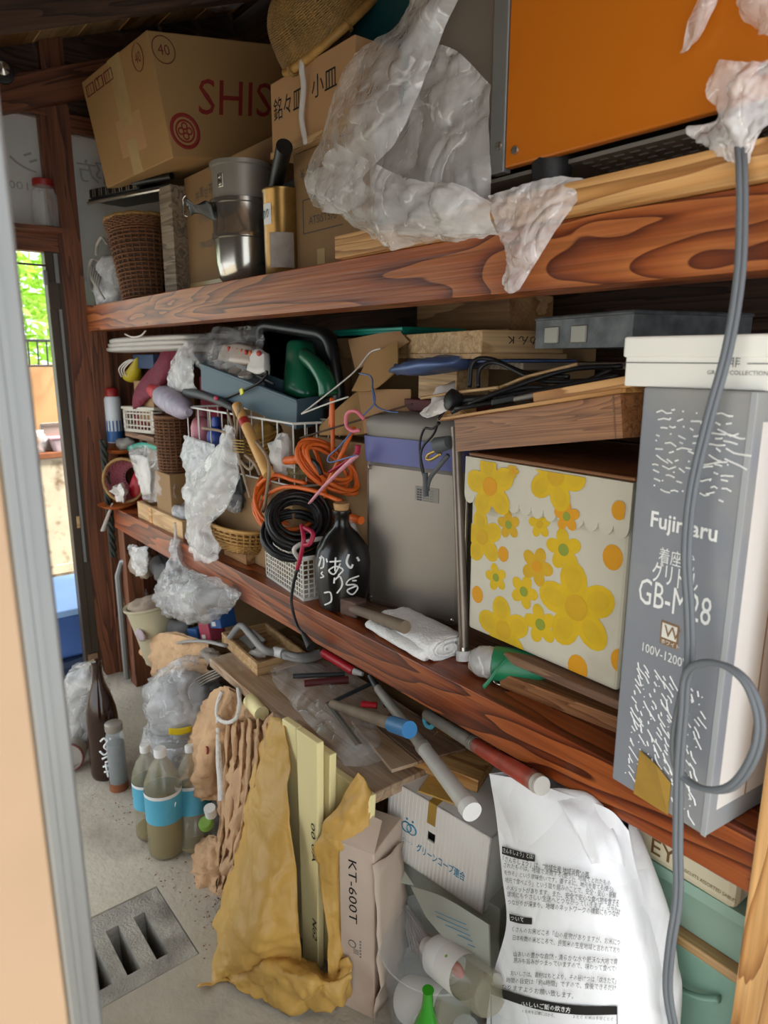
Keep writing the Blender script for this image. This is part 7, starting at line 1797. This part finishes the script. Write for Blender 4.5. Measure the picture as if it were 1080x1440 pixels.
# biscuit tin and green bins
A = P(884, 1190, Y=.955); zb_ = .611
tn = Bx(V((A.x - .12, .955, zb_)), (1, -.02, 0), (0, 0, 1), (.02, 1, 0), .30, .058, .24)
t = T('biscuit_tin', 'cream biscuit tin with brown lettering under the middle beam', 'tin', tn.p(.5, 0, .5)); tn.solid('body', 'cream_tin', t, bevel=.012)
tn.decal(t, 'top_band', 'tin_red', .0, .95, .80, 1.0); 
pe = P(912, 1218, Y=.954); ae = (pe.x - tn.O.x) / .30; tn.text(t, 'EY', ae + .01, .30, .028, 'ink_brown', bold=.005); tn.text(t, 'BISCUITS ASSORTED SABLES', ae + .19, .32, .006, 'ink_brown', w=.085)
gb = Bx(V((-.62, .965, .509)), (1, 0, 0), (0, 0, 1), (0, 1, 0), .34, .25, .34)
t = T('green_bin', 'faded green plastic bin carrying the biscuit tin', 'bin', gb.p(.5, 0, .5)); b = B(); c = gb.p(.5, 0, .5)
b.loft([(c, V((.16, 0, 0)), V((0, .16, 0))), (c + V((0, 0, .07)), V((.168, 0, 0)), V((0, .168, 0))), (c + V((0, 0, .08)), V((.178, 0, 0)), V((0, .178, 0))), (c + V((0, 0, .10)), V((.178, 0, 0)), V((0, .178, 0)))], n=40, sub=2, sq=8); ob('body', b, 'green_bin', t, smooth=35)
o = board('wood_lath', (-.66, .955, .490), (-.26, 1.3, .507), 'pine_pale', structure=False); tag(o, 'pale wooden lath between the two green bins', 'lath')
t = T('green_bin', 'lower green plastic bin with moulded handle on the floor', 'bin', (c.x, c.y, 0)); b = B(); c2 = V((c.x, c.y, 0))
b.loft([(c2, V((.15, 0, 0)), V((0, .15, 0))), (c2 + V((0, 0, .45)), V((.172, 0, 0)), V((0, .172, 0))), (c2 + V((0, 0, .489)), V((.18, 0, 0)), V((0, .18, 0)))], n=40, sub=2, sq=8); ob('body', b, 'green_bin', t, smooth=35)
ob('handle', B().tube(cr(PY([(938, 1372, .955), (960, 1392, .95), (985, 1402, .95), (1012, 1405, .955)]), 5), [.004, .008], n=8, flat=.6), 'green_bin', t, smooth='all')
# ---------------------------------------------------------------- clutter under the left of the middle shelf
stack('cardboard_carton', 'brown carton under the cloth and bags at the far left', (-2.72, 1.04, 0), (-2.05, 1.45, .46))
t, o = pil('plastic_bag', 'big cloudy plastic bag hung by its twisted neck from the beam', 'film_bag', [[(244, 760, .868), (247, 758, .866), (250, 760, .868)], [(242, 795, .862), (248, 797, .858), (258, 797, .862)], [(222, 820, .855), (255, 818, .835), (300, 812, .86)], [(216, 840, .855), (265, 842, .82), (335, 835, .86)], [(230, 858, .86), (275, 868, .83), (325, 856, .87)], [(252, 866, .87), (285, 874, .86), (310, 868, .88)]], .045, amp=.010, seed=111)
ob('neck', B().tube(cr(PY([(246, 735, .878), (247, 750, .87), (247, 770, .864), (250, 792, .858)]), 5), [.004, .009], n=8), 'film_bag', t, smooth='all')
tag(ob('cloth_bundle', B().ball(P(203, 790, Y=.93), (.09, .05, .06), amp=.02, freq=12, seed=113), 'beige_cloth', smooth='all'), 'beige crumpled cloth bundle tucked under the left beam', 'cloth')
t, o = pil('plastic_bag', 'small dull white bag hanging below the beam end', 'film_milky', [[(185, 765, .885), (195, 770, .88), (205, 768, .885)], [(184, 785, .88), (195, 788, .87), (208, 785, .88)], [(190, 805, .88), (197, 810, .875), (205, 802, .88)]], .02, amp=.008, seed=115)
tag(ob('cloth_bundle', B().ball(P(232, 800, Y=.95), (.10, .05, .045), amp=.015, freq=14, seed=117), 'denim', smooth='all'), 'dark grey cloth roll behind the cloudy bag', 'cloth')
A = P(174, 862, Y=.90)
bxx = Bx(A + V((-.04, 0, 0)), (1, .1, 0), (0, 0, 1), (-.1, 1, 0), .13, .05, .12)
t = T('seedling_box', 'small cream box with green leaf packet near the far post', 'box', bxx.p(.5, 0, .5)); bxx.open('box', 'pine_pale', t, t=.004); ob('film', B().ball(bxx.p(.5, 1.0, .5), (.07, .06, .05), amp=.014, freq=18, seed=119), 'film_milky', t, smooth='all'); ob('leaves', B().ball(bxx.p(.65, 1.5, .3), (.045, .03, .02), amp=.008, freq=30, seed=120), 'leaf_green', t, smooth='all')
o = board('batten', (A.x - .20, .90, A.z - .018), (A.x + .30, .98, A.z - .001), 'darkwood', structure=False); tag(o, 'dark batten shelf under the small cream box', 'board')
stack('plank', 'dark upright board beside the far shelf foot', (A.x - .05, .985, 0), (A.x + .0, 1.03, A.z - .001), 'redwood')
c0 = P(232, 925, Y=.92); hB_ = along(c0, (0, 0, 1), 232, 850)
t = T('laundry_bucket', 'cream plastic bucket with rag inside under the middle shelf', 'bucket', c0)
Mb = zaxis(V((-.12, -.12, 1)), c0)
lathe_ob('wall', [(.075, 0), (.085, hB_ * .5), (.10, hB_), (.108, hB_ + .004), (.108, hB_ + .014), (.096, hB_ + .010), (.08, hB_ * .5), (.07, .01)], 'cream_bucket', t, Mb)
ob('rag', B().ball(Mb @ V((0, 0, hB_ - .005)), (.085, .085, .03), amp=.012, freq=14, seed=121), 'beige_cloth', t, smooth='all')
ob('picture_print', B().ball(Mb @ V((-.03, -.085, hB_ * .62)), (.05, .012, .025), amp=.004, freq=20), 'fluff_pink', t, smooth='all')
stack('cardboard_carton', 'low brown carton under the cream bucket', (c0.x - .1, .90, 0), (c0.x + .1, 1.03, c0.z - .001))
t, o = pil('paper_bag', 'open brown paper carrier bag lying on the floor pile', 'kraft_paper', [[(206, 895, .885), (240, 890, .87), (296, 905, .88)], [(200, 918, .875), (245, 925, .84), (300, 935, .865)], [(214, 940, .87), (250, 948, .845), (292, 950, .865)], [(240, 952, .875), (260, 956, .87), (285, 955, .88)]], .04, amp=.010, seed=123, freq=12, pname='paper')
for k in range(3): ob('printed_line', B().tube([P(219 + 5 * k, 938 - 1 * k, Y=.838), P(229 + 5 * k, 922 - 1 * k, Y=.838)], .0016, n=4), 'ink_black', t)
A = P(262, 900, Y=.905); b = B()
for k, (x, y, m, lb) in enumerate(((272, 905, 'pack_blue', 'blue and white printed packet tucked by the bucket'), (288, 898, 'pack_red', 'red striped packet under the cloudy bag'), (302, 880, 'pack_blue', 'deep blue box with white print under the cloudy bag'))):
    c = P(x, y, Y=.93); o = tag(ob('snack_packet', B().obox(c + V((-.035, 0, -.02)), V((.085, 0, .025)), V((-.02, 0, .06)), V((0, .06, 0))), m, bevel=.003), lb, 'packet')
    ob('print_patch', B().obox(c + V((-.02, -.001, -.008)), V((.03, 0, .01)), V((-.005, 0, .014)), V((0, .0015, 0))), 'paper_white', o)
tag(ob('grey_cloth', B().ball(P(255, 890, Y=.95), (.09, .05, .06), amp=.015, freq=14, seed=126), 'denim', smooth='all'), 'charcoal cloth heaped behind the brown carrier bag', 'cloth')
tag(ob('white_rod', B().tube(cr(PY([(242, 906, .855), (265, 902, .85), (290, 902, .85), (318, 908, .85)]), 5), .009, n=8, flat=.6), 'hose_grey', smooth='all'), 'pale grey plastic rod across the brown carrier bag', 'rod')
t = T('newspaper', 'folded newspapers poking out under the worn board', 'newspaper', P(262, 985, Y=.82))
for k in range(4):
    b = B(); b.patch([PY([(252 + 2 * k, 968 + 5 * k, .80), (285, 950 + 4 * k, .815), (310, 938 + 4 * k, .83)]), PY([(256 + 2 * k, 972 + 5 * k, .84), (288, 954 + 4 * k, .855), (314, 943 + 4 * k, .87)])], 4, 4); ob('sheet_fold', b, 'newsprint', t, smooth='all', solid=.004)
tag(ob('work_glove', B().ball(P(298, 923, Y=.85), (.06, .03, .018), amp=.010, freq=22, seed=128), 'newsprint', smooth='all'), 'dirty grey work glove on the newspapers', 'glove')
t = T('wire_rack', 'black wire rack standing in the dark under the shelf', 'rack', P(215, 940, Y=1.0))
for k in range(4): ob('rod', B().tube([P(180 + 12 * k, 860, Y=1.02), P(205 + 12 * k, 940, Y=1.02)], .003, n=5), 'cord_black', t); ob('rod', B().tube([P(215 - 8 * k, 870 + 5 * k, Y=1.02), P(185 + 8 * k, 930, Y=1.02)], .003, n=5), 'cord_black', t)
stack('cardboard_carton', 'low brown carton under the printed packets', (-2.22, .912, 0), (-1.90, 1.035, .352))
# concrete vent block in the floor
t = T('concrete_block', 'hollow concrete block with long slots set in the floor', 'block', ((BX0 + BX1) / 2, (BY0 + BY1) / 2, -.13))
b = B(); s0, s1 = BX0 + .068, BX1 - .05
ys = [BY1 - .003, .467, .437, .399, .367, .333, .300, .262, .230, BY0 + .003]
for k in range(9):
    if k % 2:
        b.box((BX0 + .003, ys[k + 1], -.13), (s0, ys[k], -.002)); b.box((s1, ys[k + 1], -.13), (BX1 - .003, ys[k], -.002))
    else: b.box((BX0 + .003, ys[k + 1], -.13), (BX1 - .003, ys[k], -.002))
ob('block', b, 'concrete_block', t)
for k in (1, 3, 5, 7): ob('slot_web', B().box((s0, ys[k + 1] + .004, -.12), (s1, ys[k + 1] + .012, -.05)), 'concrete_block', t)
# ---------------------------------------------------------------- outside the end door
cab = Bx(V((-4.25, .35, -.10)), (0, 1, 0), (0, 0, 1), (-1, 0, 0), .95, .98, .45)
t = T('rusty_cabinet', 'cream painted steel cabinet speckled with rust outside the door', 'cabinet', cab.p(.5, 0, .5))
def xbox(x0, x1, y0, y1, z0, z1): return B().box((x0, y0, z0), (x1, y1, z1))
zt_ = P(60, 640, X=-4.2).z
ob('body', xbox(-4.65, -4.2, .2, 1.25, -.10, zt_ - .02), 'painted_rust', t, bevel=.004); ob('worktop', xbox(-4.67, -4.18, .18, 1.27, zt_ - .02, zt_ + .012), 'rust', t, bevel=.004)
ob('plinth', xbox(-4.2, -4.185, .3, 1.25, .18, .23), 'painted_rust', t)
c = P(80, 612, X=-4.35)
t = T('cardboard_carton', 'printed carton standing on the rusty cabinet outside', 'box', (-4.4, .8, zt_))
z1 = P(60, 518, X=-4.5).z
cx = Bx(V((-4.5, .62, zt_ + .013)), (0, 1, 0), (0, 0, 1), (-1, 0, 0), .30, z1 - zt_, .2); cx.solid('body', 'cardboard_c', t)
cx.text(t, '無洗米', .10, .72, .05, 'ink_soft'); 
for k in range(4): cx.decal(t, 'printed_grid', 'ink_soft', .1, .8, .2 + .13 * k, .21 + .13 * k)
o = tag(ob('cardboard_carton', xbox(-4.75, -4.55, .93, 1.2, zt_ + .013, z1 + .02), 'cardboard_c', bevel=.004), 'plain carton behind the printed one outside', 'box')
z2 = P(60, 490, X=-4.5).z
t = T('wire_basket', 'dark wire basket on the cartons outside the end door', 'basket', (-4.55, .85, z1))
for k in range(12): ob('wire', B().tube([(-4.48, .55 + .05 * k, z1 + .012), (-4.46, .55 + .05 * k, z1 + .16)], .005, n=5), 'dark_grey', t)
for zq in (.015, .16): ob('rim', B().tube([(-4.46, .53, z1 + zq), (-4.46, 1.13, z1 + zq), (-4.7, 1.13, z1 + zq), (-4.7, .53, z1 + zq)], .006, n=6, closed=True), 'dark_grey', t)
ob('handle', B().tube(cr([V((-4.45, .62, z1 + .02)), V((-4.45, .70, z1 + .12)), V((-4.45, .80, z1 + .13))], 5), .008, n=6), 'wicker_tan', t, smooth='all')
c = P(72, 590, X=-4.22)
t = T('steel_pan', 'square steel tin leaning in front of the printed carton outside', 'tin', c)
ob('pan', xbox(-4.32, -4.28, c.y - .05, c.y + .12, zt_ + .012, zt_ + .17), 'steel_dull', t, bevel=.02); ob('rim', B().tube([(-4.275, c.y - .045, zt_ + .02), (-4.275, c.y + .115, zt_ + .02), (-4.275, c.y + .115, zt_ + .165), (-4.275, c.y - .045, zt_ + .165)], .006, n=6, closed=True), 'steel', t, smooth=40)
tag(ob('plastic_bag', B().ball((-4.235, c.y - .10, zt_ + .075), (.045, .075, .07), amp=.015, freq=16, seed=131), 'film_bag', smooth='all'), 'knotted grey plastic bag on the rusty cabinet outside', 'bag')
t = T('pink_planter', 'pink plastic basket on the cabinet edge outside', 'basket', (-4.23, c.y + .04, zt_))
ob('body', B().loft([(V((-4.235, c.y + .05, zt_ + .013)), V((.035, 0, 0)), V((0, .05, 0))), (V((-4.235, c.y + .05, zt_ + .09)), V((.04, 0, 0)), V((0, .07, 0)))], n=24, sub=2, sq=6), 'fluff_pink', t, smooth=40); ob('rim', B().box((-4.28, c.y - .025, zt_ + .085), (-4.19, c.y + .125, zt_ + .095)), 'pink_light', t, bevel=.003)
xk = -3.42
zt3 = P(100, 812, X=xk).z; zm3 = P(100, 862, X=xk + .12).z; zb3 = P(100, 925, X=xk + .12).z
t = T('cooler_box', 'blue cooler box with pale blue lid outside the end door', 'cooler', (xk, .75, zb3))
ob('body', B().box((xk - .2, .45, zb3), (xk + .12, .90, zm3 - .01)), 'cooler_blue', t, bevel=.012); ob('lid', B().obox(V((xk + .13, .44, zm3 - .012)), V((-.34, 0, .07)), V((0, .47, 0)), V((.01, 0, .035))), 'cooler_lid', t, bevel=.006)
t = T('navy_bin', 'round navy plastic bin standing under the blue cooler box', 'bin', (xk - .03, .70, -.1))
Mb = Matrix.Translation((xk - .03, .70, -.10)); zr = zb3 + .10 - .001
lathe_ob('wall', [(.15, 0), (.155, .004), (.18, zr - .03), (.19, zr - .028), (.19, zr), (.17, zr)], 'bin_navy', t, Mb, 36); ob('bail_handle', B().tube(cr([Mb @ V((.02, -.19, zr - .03)), Mb @ V((.15, -.13, zr - .12)), Mb @ V((.19, 0, zr - .15)), Mb @ V((.15, .13, zr - .12)), Mb @ V((.02, .19, zr - .03))], 6), .004, n=6), 'bin_navy', t, smooth='all')
text(t, 'H', Mb @ V((.182, -.10, zr - .14)), (.3, .95, 0), (0, 0, 1), .06, 'cooler_blue')
# grit and leaf scraps on the concrete
b = B(); rnd = random.Random(12)
for k in range(260):
    x, y = rnd.choice(((215, 1170), (300, 1270), (180, 1110), (250, 1220), (320, 1330), (200, 1150))); p = P(x + rnd.gauss(0, 22), y + rnd.gauss(0, 22), Z=0); r = rnd.uniform(.0015, .005); a = rnd.uniform(0, 6.28)
    e1 = V((math.cos(a), math.sin(a), .2)) * r; e2 = V((-math.sin(a), math.cos(a), 0)) * r * .5; p.z = .0012
    b.add([p - e1, p + e2, p + e1 + V((0, 0, .001)), p - e2], [(0, 1, 2, 3)])
o = ob('floor_litter', b, 'rust'); tag(o, 'dry dirt and leaf scraps scattered on the concrete floor', 'litter', kind='stuff')
